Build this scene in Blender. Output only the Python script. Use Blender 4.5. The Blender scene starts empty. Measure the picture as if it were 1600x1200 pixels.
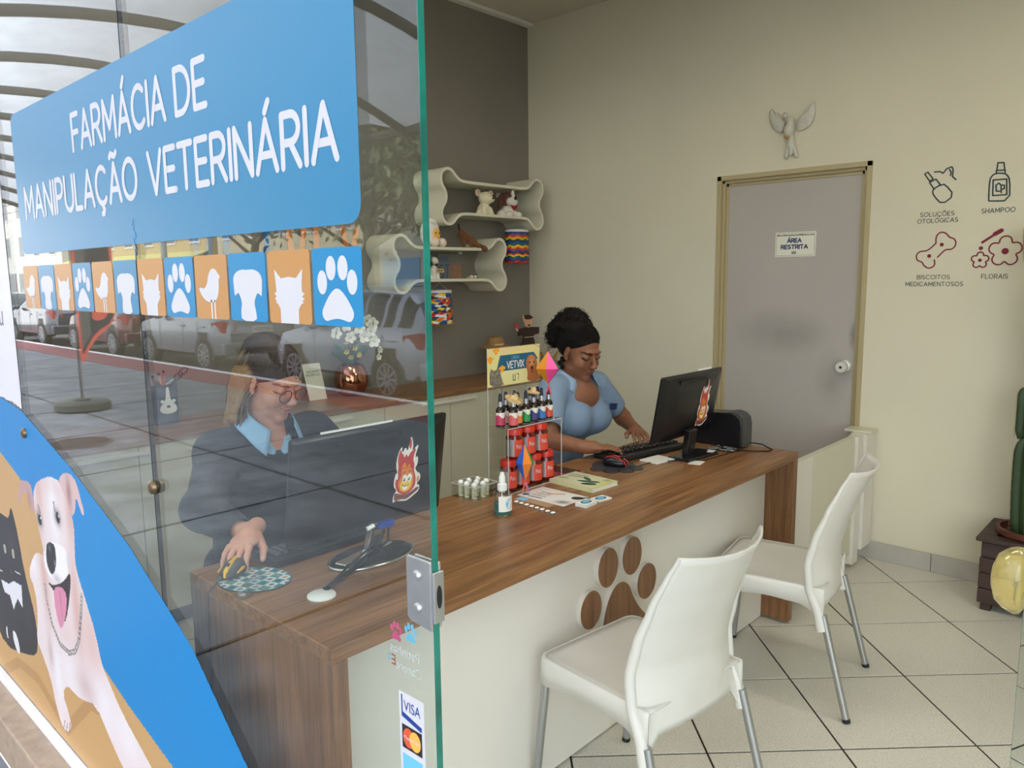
import bpy, bmesh, math, random
import numpy as np
from mathutils import Vector, Matrix, Euler
S = bpy.context.scene
C = S.collection
PI = math.pi
# ------------------------------------------------------------------ camera
CAMP = np.array([0.0, 0.0, 1.52])
FPX, YAW, PITCH, ROLL = 1193.39, 0.748075, 0.137812, -0.01130
def cam_axes():
    a, b, c = YAW, PITCH, ROLL
    fw = np.array([-math.sin(a)*math.cos(b), math.cos(a)*math.cos(b), -math.sin(b)])
    r = np.array([math.cos(a), math.sin(a), 0]); u = np.cross(r, fw)
    return r*math.cos(c)+u*math.sin(c), -r*math.sin(c)+u*math.cos(c), fw
RX, RU, RF = cam_axes()
cd = bpy.data.cameras.new('camera'); cam = bpy.data.objects.new('camera', cd); C.objects.link(cam)
cd.sensor_width = 36; cd.lens = 36*FPX/1600; cd.clip_start = 0.05; cd.clip_end = 400
M = Matrix(((RX[0], RU[0], -RF[0], CAMP[0]), (RX[1], RU[1], -RF[1], CAMP[1]), (RX[2], RU[2], -RF[2], CAMP[2]), (0, 0, 0, 1)))
cam.matrix_world = M
S.camera = cam
S.view_settings.view_transform = 'Standard'; S.view_settings.look = 'None'
S.view_settings.gamma = 1; S.view_settings.use_curve_mapping = False
S.view_settings.exposure = 0.0
# ------------------------------------------------------------------ sky and lamps
w = bpy.data.worlds.new('sky'); S.world = w; w.use_nodes = True
nt = w.node_tree; bg = nt.nodes['Background']
tc = nt.nodes.new('ShaderNodeTexCoord'); sp = nt.nodes.new('ShaderNodeSeparateXYZ'); cr = nt.nodes.new('ShaderNodeValToRGB')
nt.links.new(tc.outputs['Generated'], sp.inputs[0]); nt.links.new(sp.outputs[2], cr.inputs[0]); nt.links.new(cr.outputs[0], bg.inputs[0])
cr.color_ramp.elements[0].position = 0.0; cr.color_ramp.elements[0].color = (0.97, 0.97, 1.0, 1)
cr.color_ramp.elements[1].position = 0.6; cr.color_ramp.elements[1].color = (0.78, 0.87, 1.0, 1)
bg.inputs[1].default_value = 5.2
sun = bpy.data.lights.new('sun', 'SUN'); sun.energy = 3.0; sun.angle = math.radians(8); sun.color = (1, .93, .82)
so = bpy.data.objects.new('sun', sun); C.objects.link(so); so.rotation_euler = (math.radians(38), 0, math.radians(200))
def room_fill_lamp(x, y, z, sx, sy, e, col=(1.0, .955, .86)):
    l = bpy.data.lights.new('ceiling_fill_light', 'AREA'); l.shape = 'RECTANGLE'; l.size = sx; l.size_y = sy; l.energy = e; l.color = col
    o = bpy.data.objects.new('ceiling_fill_light', l); C.objects.link(o); o.location = (x, y, z)
    return o
FILL_LAMPS = [(-1.0, 2.3, 11), (0.9, 2.7, 12), (-2.5, 1.45, 10)]  # unseen lamps put in for interior light; the last brightens the cabinets
for lx, ly, le in FILL_LAMPS: room_fill_lamp(lx, ly, 3.195, 1.15, .5, le)
# ------------------------------------------------------------------ plane helpers (points of flat prints on known planes)
def ray(px, py):
    return RF + RX*(px-800)/FPX - RU*(py-600)/FPX
def on(axis, val, px, py):
    d = ray(px, py); t = (val-CAMP[axis])/d[axis]; return CAMP+t*d
# ------------------------------------------------------------------ materials
MATS = {}
def lin(c):
    return tuple(((v/12.92) if v <= .04045 else ((v+.055)/1.055)**2.4) for v in c)
def mat(name, col, rough=.5, metal=0.0, spec=.5, noise=None, bump=None, coat=0, emit=None, srgb=False, sub=0, tr=0, alpha=None, sheen=0):
    """col linear rgb. noise=(scale, amount) brightness mottling; bump=(scale, strength)"""
    if name in MATS: return MATS[name]
    m = bpy.data.materials.new(name); m.use_nodes = True; n = m.node_tree; p = n.nodes['Principled BSDF']
    c = lin(col) if srgb else col
    p.inputs['Base Color'].default_value = (*c, 1); p.inputs['Roughness'].default_value = rough
    p.inputs['Metallic'].default_value = metal; p.inputs['Specular IOR Level'].default_value = spec
    p.inputs['Coat Weight'].default_value = coat
    if sheen: p.inputs['Sheen Weight'].default_value = sheen
    if sub: p.inputs['Subsurface Weight'].default_value = sub; p.inputs['Subsurface Scale'].default_value = .01
    if tr: p.inputs['Transmission Weight'].default_value = tr
    if emit: p.inputs['Emission Color'].default_value = (*emit[0], 1); p.inputs['Emission Strength'].default_value = emit[1]
    if noise or bump:
        t = n.nodes.new('ShaderNodeTexCoord')
    if noise:
        z = n.nodes.new('ShaderNodeTexNoise'); z.inputs['Scale'].default_value = noise[0]; z.inputs['Detail'].default_value = 6
        n.links.new(t.outputs['Object'], z.inputs['Vector'])
        r = n.nodes.new('ShaderNodeValToRGB'); a = noise[1]
        r.color_ramp.elements[0].position = .3; r.color_ramp.elements[1].position = .7
        r.color_ramp.elements[0].color = (*[v*(1-a) for v in c], 1); r.color_ramp.elements[1].color = (*[min(1, v*(1+a)) for v in c], 1)
        n.links.new(z.outputs['Fac'], r.inputs[0]); n.links.new(r.outputs[0], p.inputs['Base Color'])
    if bump:
        z = n.nodes.new('ShaderNodeTexNoise'); z.inputs['Scale'].default_value = bump[0]; z.inputs['Detail'].default_value = 5
        n.links.new(t.outputs['Object'], z.inputs['Vector'])
        b = n.nodes.new('ShaderNodeBump'); b.inputs['Strength'].default_value = bump[1]; b.inputs['Distance'].default_value = .01
        n.links.new(z.outputs['Fac'], b.inputs['Height']); n.links.new(b.outputs[0], p.inputs['Normal'])
    MATS[name] = m; return m
def vcol_mat(name, rough=.5, bump=None, spec=.5, sub=0, sheen=0):
    m = mat(name, (.5, .5, .5), rough, bump=bump, spec=spec, sub=sub, sheen=sheen); n = m.node_tree
    if not any(x.type == 'ATTRIBUTE' for x in n.nodes):
        a = n.nodes.new('ShaderNodeAttribute'); a.attribute_name = 'Col'; n.links.new(a.outputs['Color'], n.nodes['Principled BSDF'].inputs['Base Color'])
    return m
def wood_mat(name, dark, light, axis, rough=.35, scale=1.0, coat=0.0):
    """grain running along axis (0,1,2)"""
    m = bpy.data.materials.new(name); m.use_nodes = True; n = m.node_tree; L = n.links; p = n.nodes['Principled BSDF']
    t = n.nodes.new('ShaderNodeTexCoord'); mp = n.nodes.new('ShaderNodeMapping'); L.new(t.outputs['Object'], mp.inputs[0])
    s = [22*scale]*3; s[axis] = 1.1*scale; mp.inputs['Scale'].default_value = s
    z = n.nodes.new('ShaderNodeTexNoise'); z.inputs['Scale'].default_value = 1.6; z.inputs['Detail'].default_value = 9; z.inputs['Roughness'].default_value = .62; z.inputs['Distortion'].default_value = .35
    L.new(mp.outputs[0], z.inputs['Vector'])
    mp2 = n.nodes.new('ShaderNodeMapping'); L.new(t.outputs['Object'], mp2.inputs[0]); s2 = [120*scale]*3; s2[axis] = 3*scale; mp2.inputs['Scale'].default_value = s2
    z2 = n.nodes.new('ShaderNodeTexNoise'); z2.inputs['Scale'].default_value = 1.5; z2.inputs['Detail'].default_value = 3; L.new(mp2.outputs[0], z2.inputs['Vector'])
    r = n.nodes.new('ShaderNodeValToRGB'); r.color_ramp.elements[0].position = .30; r.color_ramp.elements[1].position = .70
    r.color_ramp.elements[0].color = (*dark, 1); r.color_ramp.elements[1].color = (*light, 1); L.new(z.outputs['Fac'], r.inputs[0])
    mx = n.nodes.new('ShaderNodeMix'); mx.data_type = 'RGBA'; mx.blend_type = 'MULTIPLY'; mx.inputs[0].default_value = .4
    r2 = n.nodes.new('ShaderNodeValToRGB'); r2.color_ramp.elements[0].position = .35; r2.color_ramp.elements[1].position = .6
    r2.color_ramp.elements[0].color = (.55, .5, .46, 1); r2.color_ramp.elements[1].color = (1, 1, 1, 1); L.new(z2.outputs['Fac'], r2.inputs[0])
    L.new(r.outputs[0], mx.inputs[6]); L.new(r2.outputs[0], mx.inputs[7]); L.new(mx.outputs[2], p.inputs['Base Color'])
    p.inputs['Roughness'].default_value = rough; p.inputs['Coat Weight'].default_value = coat
    MATS[name] = m; return m
def glass_mat(name, tint=(1, 1, 1), base=.045, rough=0.0, haze=0.0):
    """clear pane: transparent with a mirror reflection that grows towards grazing angles"""
    m = bpy.data.materials.new(name); m.use_nodes = True; n = m.node_tree; L = n.links
    for x in list(n.nodes): n.nodes.remove(x)
    o = n.nodes.new('ShaderNodeOutputMaterial'); mx = n.nodes.new('ShaderNodeMixShader')
    tr = n.nodes.new('ShaderNodeBsdfTransparent'); tr.inputs[0].default_value = (*tint, 1)
    gl = n.nodes.new('ShaderNodeBsdfGlossy'); gl.inputs['Roughness'].default_value = rough; gl.inputs[0].default_value = (1, 1, 1, 1)
    lw = n.nodes.new('ShaderNodeLayerWeight'); lw.inputs[0].default_value = .5
    pw = n.nodes.new('ShaderNodeMath'); pw.operation = 'POWER'; pw.inputs[1].default_value = 5
    ma = n.nodes.new('ShaderNodeMath'); ma.operation = 'MULTIPLY_ADD'; ma.inputs[1].default_value = 1-base; ma.inputs[2].default_value = base
    L.new(lw.outputs['Facing'], pw.inputs[0]); L.new(pw.outputs[0], ma.inputs[0]); L.new(ma.outputs[0], mx.inputs[0])
    L.new(tr.outputs[0], mx.inputs[1]); L.new(gl.outputs[0], mx.inputs[2])
    if haze:
        mh = n.nodes.new('ShaderNodeMixShader'); df = n.nodes.new('ShaderNodeBsdfDiffuse'); df.inputs[0].default_value = (.8, .85, .85, 1)
        mh.inputs[0].default_value = haze; L.new(mx.outputs[0], mh.inputs[1]); L.new(df.outputs[0], mh.inputs[2]); L.new(mh.outputs[0], o.inputs[0])
    else: L.new(mx.outputs[0], o.inputs[0])
    MATS[name] = m; return m
# ------------------------------------------------------------------ objects
def thing(name, label, cat, loc=(0, 0, 0), rz=0.0, group=None, kind=None):
    o = bpy.data.objects.new(name, None); C.objects.link(o); o.empty_display_size = .05
    o.location = loc; o.rotation_euler = (0, 0, rz); tag(o, label, cat, group, kind); return o
def tag(o, label=None, cat=None, group=None, kind=None):
    if label: o['label'] = label
    if cat: o['category'] = cat
    if group: o['group'] = group
    if kind: o['kind'] = kind
    return o
def copy_tree(o, parent=None):
    c = o.copy(); C.objects.link(c); c.parent = parent
    for ch in [q for q in S.objects if q.parent == o]: copy_tree(ch, c)
    return c
def wm(o):
    m = Matrix.Translation(o.location) @ o.rotation_euler.to_matrix().to_4x4()
    return wm(o.parent) @ m if o.parent else m
class MB:
    def __init__(s): s.v = []; s.f = []; s.m = []; s.cm = 0
    def add(s, vs, fs, mi=None):
        b = len(s.v); s.v += [tuple(map(float, q)) for q in vs]; s.f += [tuple(b+i for i in f) for f in fs]; s.m += [s.cm if mi is None else mi]*len(fs); return s
    def box(s, c, d, rz=0.0, rot=None, mi=None):
        hx, hy, hz = d[0]/2, d[1]/2, d[2]/2
        R = (rot.to_matrix() if rot else Matrix.Rotation(rz, 3, 'Z'))
        vs = [Vector(c)+R @ Vector((sx*hx, sy*hy, sz*hz)) for sz in (-1, 1) for sy in (-1, 1) for sx in (-1, 1)]
        return s.add(vs, [(0, 2, 3, 1), (4, 5, 7, 6), (0, 1, 5, 4), (2, 6, 7, 3), (0, 4, 6, 2), (1, 3, 7, 5)], mi)
    def span(s, a, b, mi=None):
        return s.box([(a[i]+b[i])/2 for i in range(3)], [abs(b[i]-a[i]) for i in range(3)], mi=mi)
    def tube(s, pts, r, n=10, cap=True, mi=None, closed=False):
        P = [Vector(p) for p in pts]; N = len(P); rr = r if isinstance(r, (list, tuple)) else [r]*N
        vs = []; up = None
        for i in range(N):
            if closed: t = P[(i+1) % N]-P[i-1]
            else: t = P[min(i+1, N-1)]-P[max(i-1, 0)]
            t.normalize()
            if up is None:
                up = Vector((0, 0, 1)) if abs(t.z) < .9 else Vector((1, 0, 0))
            u = t.cross(up); u.normalize(); w_ = u.cross(t); w_.normalize(); up = w_
            for k in range(n):
                a = 2*PI*k/n; vs.append(P[i]+(u*math.cos(a)+w_*math.sin(a))*rr[i])
        fs = [(i*n+k, i*n+(k+1) % n, (i+1)*n+(k+1) % n, (i+1)*n+k) for i in range(N-1) for k in range(n)]
        if closed: fs += [((N-1)*n+k, (N-1)*n+(k+1) % n, (k+1) % n, k) for k in range(n)]
        elif cap: fs += [tuple(range(n-1, -1, -1)), tuple((N-1)*n+k for k in range(n))]
        return s.add(vs, fs, mi)
    def lathe(s, prof, n=24, c=(0, 0, 0), axis='z', mi=None, caps=True, sx=1, sy=1):
        vs = []
        for r, z in prof:
            for k in range(n):
                a = 2*PI*k/n; x, y = r*math.cos(a)*sx, r*math.sin(a)*sy
                q = (x, y, z) if axis == 'z' else ((z, x, y) if axis == 'x' else (y, z, x))
                vs.append((c[0]+q[0], c[1]+q[1], c[2]+q[2]))
        N = len(prof)
        fs = [(i*n+k, i*n+(k+1) % n, (i+1)*n+(k+1) % n, (i+1)*n+k) for i in range(N-1) for k in range(n)]
        if caps:
            if prof[0][0] > 1e-5: fs.append(tuple(range(n-1, -1, -1)))
            if prof[-1][0] > 1e-5: fs.append(tuple((N-1)*n+k for k in range(n)))
        return s.add(vs, fs, mi)
    def ball(s, c, r, n=16, rot=None, mi=None):
        r = r if isinstance(r, (list, tuple)) else (r, r, r); m = n//2; vs = []; R = rot.to_matrix() if rot else Matrix.Identity(3)
        for i in range(m+1):
            t = PI*i/m
            for k in range(n):
                a = 2*PI*k/n; vs.append(Vector(c)+R @ Vector((r[0]*math.sin(t)*math.cos(a), r[1]*math.sin(t)*math.sin(a), -r[2]*math.cos(t))))
        return s.add(vs, [(i*n+k, i*n+(k+1) % n, (i+1)*n+(k+1) % n, (i+1)*n+k) for i in range(m) for k in range(n)], mi)
    def prism(s, poly, fn, d0, d1, mi=None):
        """poly 2d points; fn(u,v,d)->xyz"""
        n = len(poly); vs = [fn(u, v, d0) for u, v in poly]+[fn(u, v, d1) for u, v in poly]
        return s.add(vs, [tuple(range(n-1, -1, -1)), tuple(range(n, 2*n))]+[(k, (k+1) % n, n+(k+1) % n, n+k) for k in range(n)], mi)
    def grid(s, nu, nv, fn, mi=None):
        vs = [fn(i/nu, j/nv) for j in range(nv+1) for i in range(nu+1)]
        return s.add(vs, [(j*(nu+1)+i, j*(nu+1)+i+1, (j+1)*(nu+1)+i+1, (j+1)*(nu+1)+i) for j in range(nv) for i in range(nu)], mi)
    def build(s, name, mats, parent=None, smooth=None, bevel=0, world=True, seg=2, cols=None):
        me = bpy.data.meshes.new(name)
        vs = s.v
        if parent is not None and world:
            inv = wm(parent).inverted(); vs = [inv @ Vector(v) for v in vs]
        me.from_pydata([tuple(v) for v in vs], [], s.f)
        bm = bmesh.new(); bm.from_mesh(me)
        for i, f in enumerate(bm.faces): f.material_index = s.m[i]
        bmesh.ops.recalc_face_normals(bm, faces=bm.faces); bm.to_mesh(me); bm.free()
        for q in (mats if isinstance(mats, (list, tuple)) else [mats]): me.materials.append(q if not isinstance(q, str) else MATS[q])
        o = bpy.data.objects.new(name, me); C.objects.link(o)
        if parent is not None: o.parent = parent
        if smooth is not None:
            me.shade_smooth()
            if smooth < 180: me.set_sharp_from_angle(angle=math.radians(smooth))
        if bevel:
            b = o.modifiers.new('bevel', 'BEVEL'); b.width = bevel; b.segments = seg; b.limit_method = 'ANGLE'; b.angle_limit = math.radians(40)
        return o
def struct(o): o['kind'] = 'structure'; return o
# ------------------------------------------------------------------ flat lettering and line art as strokes with round ends
def arc(cx, cy, rx, ry, a0, a1, n=10):
    return [(cx+rx*math.cos(math.radians(a0+(a1-a0)*i/n)), cy+ry*math.sin(math.radians(a0+(a1-a0)*i/n))) for i in range(n+1)]
GL = {  # width, strokes in a box of height 1
 'A': (.74, [[(0, 0), (.37, 1), (.74, 0)], [(.13, .32), (.61, .32)]]),
 'B': (.6, [[(0, 0), (0, 1), (.3, 1)]+arc(.3, .77, .26, .23, 90, -90)+[(0, .54)], [(.3, .54)]+arc(.32, .27, .28, .27, 90, -90)+[(0, 0)]]),
 'C': (.74, [arc(.42, .5, .42, .5, 48, 312, 16)]),
 'D': (.7, [[(0, 0), (0, 1), (.25, 1)]+arc(.25, .5, .45, .5, 90, -90, 14)+[(0, 0)]]),
 'E': (.52, [[(.52, 1), (0, 1), (0, 0), (.52, 0)], [(0, .51), (.46, .51)]]),
 'F': (.52, [[(.52, 1), (0, 1), (0, 0)], [(0, .5), (.46, .5)]]),
 'G': (.76, [arc(.42, .5, .42, .5, 48, 350, 16)+[(.82, .45), (.48, .45)]]),
 'H': (.66, [[(0, 0), (0, 1)], [(.66, 0), (.66, 1)], [(0, .51), (.66, .51)]]),
 'I': (.0, [[(0, 0), (0, 1)]]),
 'L': (.48, [[(0, 1), (0, 0), (.48, 0)]]),
 'M': (.84, [[(0, 0), (0.04, 1), (.42, .25), (.8, 1), (.84, 0)]]),
 'N': (.66, [[(0, 0), (0, 1), (.66, 0), (.66, 1)]]),
 'O': (.84, [arc(.42, .5, .42, .5, 0, 360, 22)]),
 'P': (.58, [[(0, 0), (0, 1), (.3, 1)]+arc(.3, .73, .28, .27, 90, -90)+[(0, .46)]]),
 'R': (.6, [[(0, 0), (0, 1), (.3, 1)]+arc(.3, .73, .28, .27, 90, -90)+[(0, .46)], [(.28, .46), (.6, 0)]]),
 'S': (.56, [arc(.28, .745, .26, .255, 40, 270, 12)+arc(.28, .245, .28, .245, 90, -140, 12)]),
 'T': (.66, [[(0, 1), (.66, 1)], [(.33, 1), (.33, 0)]]),
 'U': (.66, [[(0, 1)]+arc(.33, .33, .33, .33, 180, 360, 12)+[(.66, 1)]]),
 'V': (.72, [[(0, 1), (.36, 0), (.72, 1)]]),
 'X': (.64, [[(0, 0), (.64, 1)], [(0, 1), (.64, 0)]]),
 ' ': (.22, []),
}
def _acc(ch, base, extra): w_, st = GL[base]; GL[ch] = (w_, st+extra)
_acc('Á', 'A', [[(.37, 1.17), (.5, 1.36)]])
_acc('Ó', 'O', [[(.4, 1.17), (.53, 1.36)]])
_acc('Ã', 'A', [[(.14, 1.2), (.24, 1.28), (.37, 1.23), (.48, 1.2), (.6, 1.29)]])
_acc('Õ', 'O', [[(.19, 1.2), (.29, 1.28), (.42, 1.23), (.53, 1.2), (.65, 1.29)]])
_acc('Ç', 'C', [[(.42, 0), (.42, -.1), (.52, -.17), (.46, -.28), (.34, -.28)]])
STK = [0]
def stroke_mesh(mb, line, th, fn, d0, closed=False):
    """ribbon of half width th along a 2d line, round joins; fn(u,v,d)"""
    pts = line+[line[0]] if closed else line
    f0 = fn; cnt = [0]
    def fn(u, v, d): return f0(u, v, d)
    def lift():      # every piece of a stroke lies a hair above the one before, so none are coplanar
        STK[0] = (STK[0]+1) % 37; return d0+STK[0]*1.1e-5
    for (a, b) in zip(pts, pts[1:]):
        dx, dy = b[0]-a[0], b[1]-a[1]; L = math.hypot(dx, dy)
        if L < 1e-9: continue
        nx, ny = -dy/L*th, dx/L*th
        q_ = lift(); mb.add([fn(a[0]+nx, a[1]+ny, q_), fn(a[0]-nx, a[1]-ny, q_), fn(b[0]-nx, b[1]-ny, q_), fn(b[0]+nx, b[1]+ny, q_)], [(0, 1, 2, 3)])
    for p in pts:
        q_ = lift(); mb.add([fn(p[0]+th*math.cos(2*PI*k/10), p[1]+th*math.sin(2*PI*k/10), q_) for k in range(10)], [tuple(range(10))])
def text_strokes(mb, txt, x0, x1, z0, h, th, fn, d0, gap=.22):
    """letters fitted between x0 and x1, cap height h"""
    tot = sum(GL[c][0] for c in txt)+gap*(len(txt)-1)
    sx = (x1-x0)/tot if tot > .01 else 1; x = 0
    for c in txt:
        w_, st = GL[c]
        for s_ in st: stroke_mesh(mb, [(x0+(x+u)*sx, z0+v*h) for u, v in s_], th, fn, d0)
        x += w_+gap
# ------------------------------------------------------------------ soft shapes: smooth-union distance field -> one continuous surface
class Soft:
    def __init__(s): s.p = []
    def ell(s, c, r, col=(.5, .5, .5), k=.015, rot=None, sub=False):
        R = np.array((rot if rot else Euler((0, 0, 0))).to_matrix()); s.p.append(('e', np.array(c, float), np.array(r if hasattr(r, '__len__') else (r, r, r), float), R, np.array(col, float), k, sub)); return s
    def cap(s, a, b, ra, rb=None, col=(.5, .5, .5), k=.015, sub=False):
        s.p.append(('c', np.array(a, float), np.array(b, float), (ra, ra if rb is None else rb), np.array(col, float), k, sub)); return s
    def dist(s, q, P):
        if q[0] == 'e':
            l = (P-q[1]) @ q[3]; r = q[2]
            k0 = np.sqrt(((l/r)**2).sum(-1)); k1 = np.sqrt(((l/(r*r))**2).sum(-1)); return k0*(k0-1)/np.maximum(k1, 1e-6)
        a, b = q[1], q[2]; ab = b-a; t = np.clip(((P-a) @ ab)/max(ab @ ab, 1e-12), 0, 1)
        return np.sqrt(((P-a-t[..., None]*ab)**2).sum(-1))-(q[3][0]+(q[3][1]-q[3][0])*t)
    def bb(s, q, m):
        if q[0] == 'e': R = np.sqrt(((q[3]*q[2])**2).sum(1)); return q[1]-R-m, q[1]+R+m
        r = max(q[3])+m; return np.minimum(q[1], q[2])-r, np.maximum(q[1], q[2])+r
    def mesh(s, vox, colfn=None):
        lo = np.min([s.bb(q, 0)[0] for q in s.p if not q[-1]], 0)-3*vox; hi = np.max([s.bb(q, 0)[1] for q in s.p if not q[-1]], 0)+3*vox
        n = np.ceil((hi-lo)/vox).astype(int)+1; D = np.full(n, .05, np.float32); big = .05
        for q in s.p:
            k = q[-2]; m = k+3*vox+.01
            a, b = s.bb(q, m); i0 = np.clip(np.floor((a-lo)/vox).astype(int), 0, n-1); i1 = np.clip(np.ceil((b-lo)/vox).astype(int)+1, 1, n)
            if np.any(i1 <= i0): continue
            g = np.stack(np.meshgrid(*[lo[j]+vox*np.arange(i0[j], i1[j]) for j in range(3)], indexing='ij'), -1)
            d = s.dist(q, g); sl = tuple(slice(i0[j], i1[j]) for j in range(3)); o = D[sl]
            if q[-1]:
                h = np.maximum(k-np.abs(o+d), 0)/k; D[sl] = np.maximum(o, -d)+h*h*k*.25
            else:
                h = np.maximum(k-np.abs(o-d), 0)/k; D[sl] = np.minimum(o, d)-h*h*k*.25
        ins = D < 0
        c = np.zeros(np.array(n)-1, np.int16)
        for dx in (0, 1):
            for dy in (0, 1):
                for dz in (0, 1): c += ins[dx:n[0]-1+dx, dy:n[1]-1+dy, dz:n[2]-1+dz]
        act = (c > 0) & (c < 8); idx = -np.ones(c.shape, np.int64); A = np.argwhere(act); idx[act] = np.arange(len(A))
        acc = np.zeros((len(A), 3)); cnt = np.zeros(len(A))
        cor = [(x, y, z) for x in (0, 1) for y in (0, 1) for z in (0, 1)]
        for ci in cor:
            for ax in range(3):
                if ci[ax]: continue
                cj = list(ci); cj[ax] = 1
                da = D[A[:, 0]+ci[0], A[:, 1]+ci[1], A[:, 2]+ci[2]]; db = D[A[:, 0]+cj[0], A[:, 1]+cj[1], A[:, 2]+cj[2]]
                m = (da < 0) != (db < 0); t = np.where(m, da/np.where(m, da-db, 1), 0)
                p = np.array(ci)[None]+t[:, None]*np.eye(3)[ax]; acc[m] += p[m]; cnt[m] += 1
        V = lo+vox*(A+acc/np.maximum(cnt, 1)[:, None]); F = []
        for ax in range(3):
            b_, c_ = (ax+1) % 3, (ax+2) % 3
            sa = [slice(None)]*3; sb = [slice(None)]*3; sa[ax] = slice(0, -1); sb[ax] = slice(1, None)
            e = ins[tuple(sa)] != ins[tuple(sb)]
            E_ = np.argwhere(e); E_ = E_[(E_[:, b_] > 0) & (E_[:, c_] > 0) & (E_[:, b_] < n[b_]-1) & (E_[:, c_] < n[c_]-1)]
            q4 = []
            for (ob, oc) in ((-1, -1), (0, -1), (0, 0), (-1, 0)):
                K = E_.copy(); K[:, b_] += ob; K[:, c_] += oc; q4.append(idx[K[:, 0], K[:, 1], K[:, 2]])
            Q = np.stack(q4, 1); fl = ins[E_[:, 0], E_[:, 1], E_[:, 2]]; Q[~fl] = Q[~fl][:, ::-1]; F.append(Q)
        F = np.concatenate(F); F = F[(F >= 0).all(1)]
        W = np.zeros(len(V)); CC = np.zeros((len(V), 3))
        for q in s.p:
            if q[-1]: continue
            d = s.dist(q, V); w_ = np.exp(-np.clip(d, -.0, .1)/(vox*.9)); CC += w_[:, None]*q[-3]; W += w_
        CC /= np.maximum(W, 1e-12)[:, None]
        if colfn is not None: CC = colfn(V, CC)
        return V, F, CC
    def build(s, name, m, parent=None, vox=.005, colfn=None, world=True, smooth_it=2):
        V, F, CC = s.mesh(vox, colfn)
        if smooth_it:
            E_ = np.unique(np.sort(np.concatenate([F[:, [0, 1]], F[:, [1, 2]], F[:, [2, 3]], F[:, [3, 0]]]), 1), axis=0)
            deg = np.bincount(E_.ravel(), minlength=len(V))[:, None]
            for it in range(smooth_it*2):
                a_ = np.zeros_like(V); np.add.at(a_, E_[:, 0], V[E_[:, 1]]); np.add.at(a_, E_[:, 1], V[E_[:, 0]])
                V = V+(.5 if it % 2 == 0 else -.45)*(a_/np.maximum(deg, 1)-V)
        if parent is not None and world:
            I = np.array(wm(parent).inverted()); V = V @ I[:3, :3].T+I[:3, 3]
        me = bpy.data.meshes.new(name); me.vertices.add(len(V)); me.vertices.foreach_set('co', V.astype(np.float32).ravel())
        me.loops.add(F.size); me.loops.foreach_set('vertex_index', F.astype(np.int32).ravel())
        me.polygons.add(len(F)); me.polygons.foreach_set('loop_start', np.arange(0, F.size, 4, dtype=np.int32)); me.polygons.foreach_set('loop_total', np.full(len(F), 4, np.int32))
        me.update(); me.validate()
        ca = me.color_attributes.new('Col', 'FLOAT_COLOR', 'POINT'); ca.data.foreach_set('color', np.concatenate([CC, np.ones((len(CC), 1))], 1).astype(np.float32).ravel())
        me.materials.append(m); me.shade_smooth()
        o = bpy.data.objects.new(name, me); C.objects.link(o)
        if parent is not None: o.parent = parent
        return o
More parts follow.
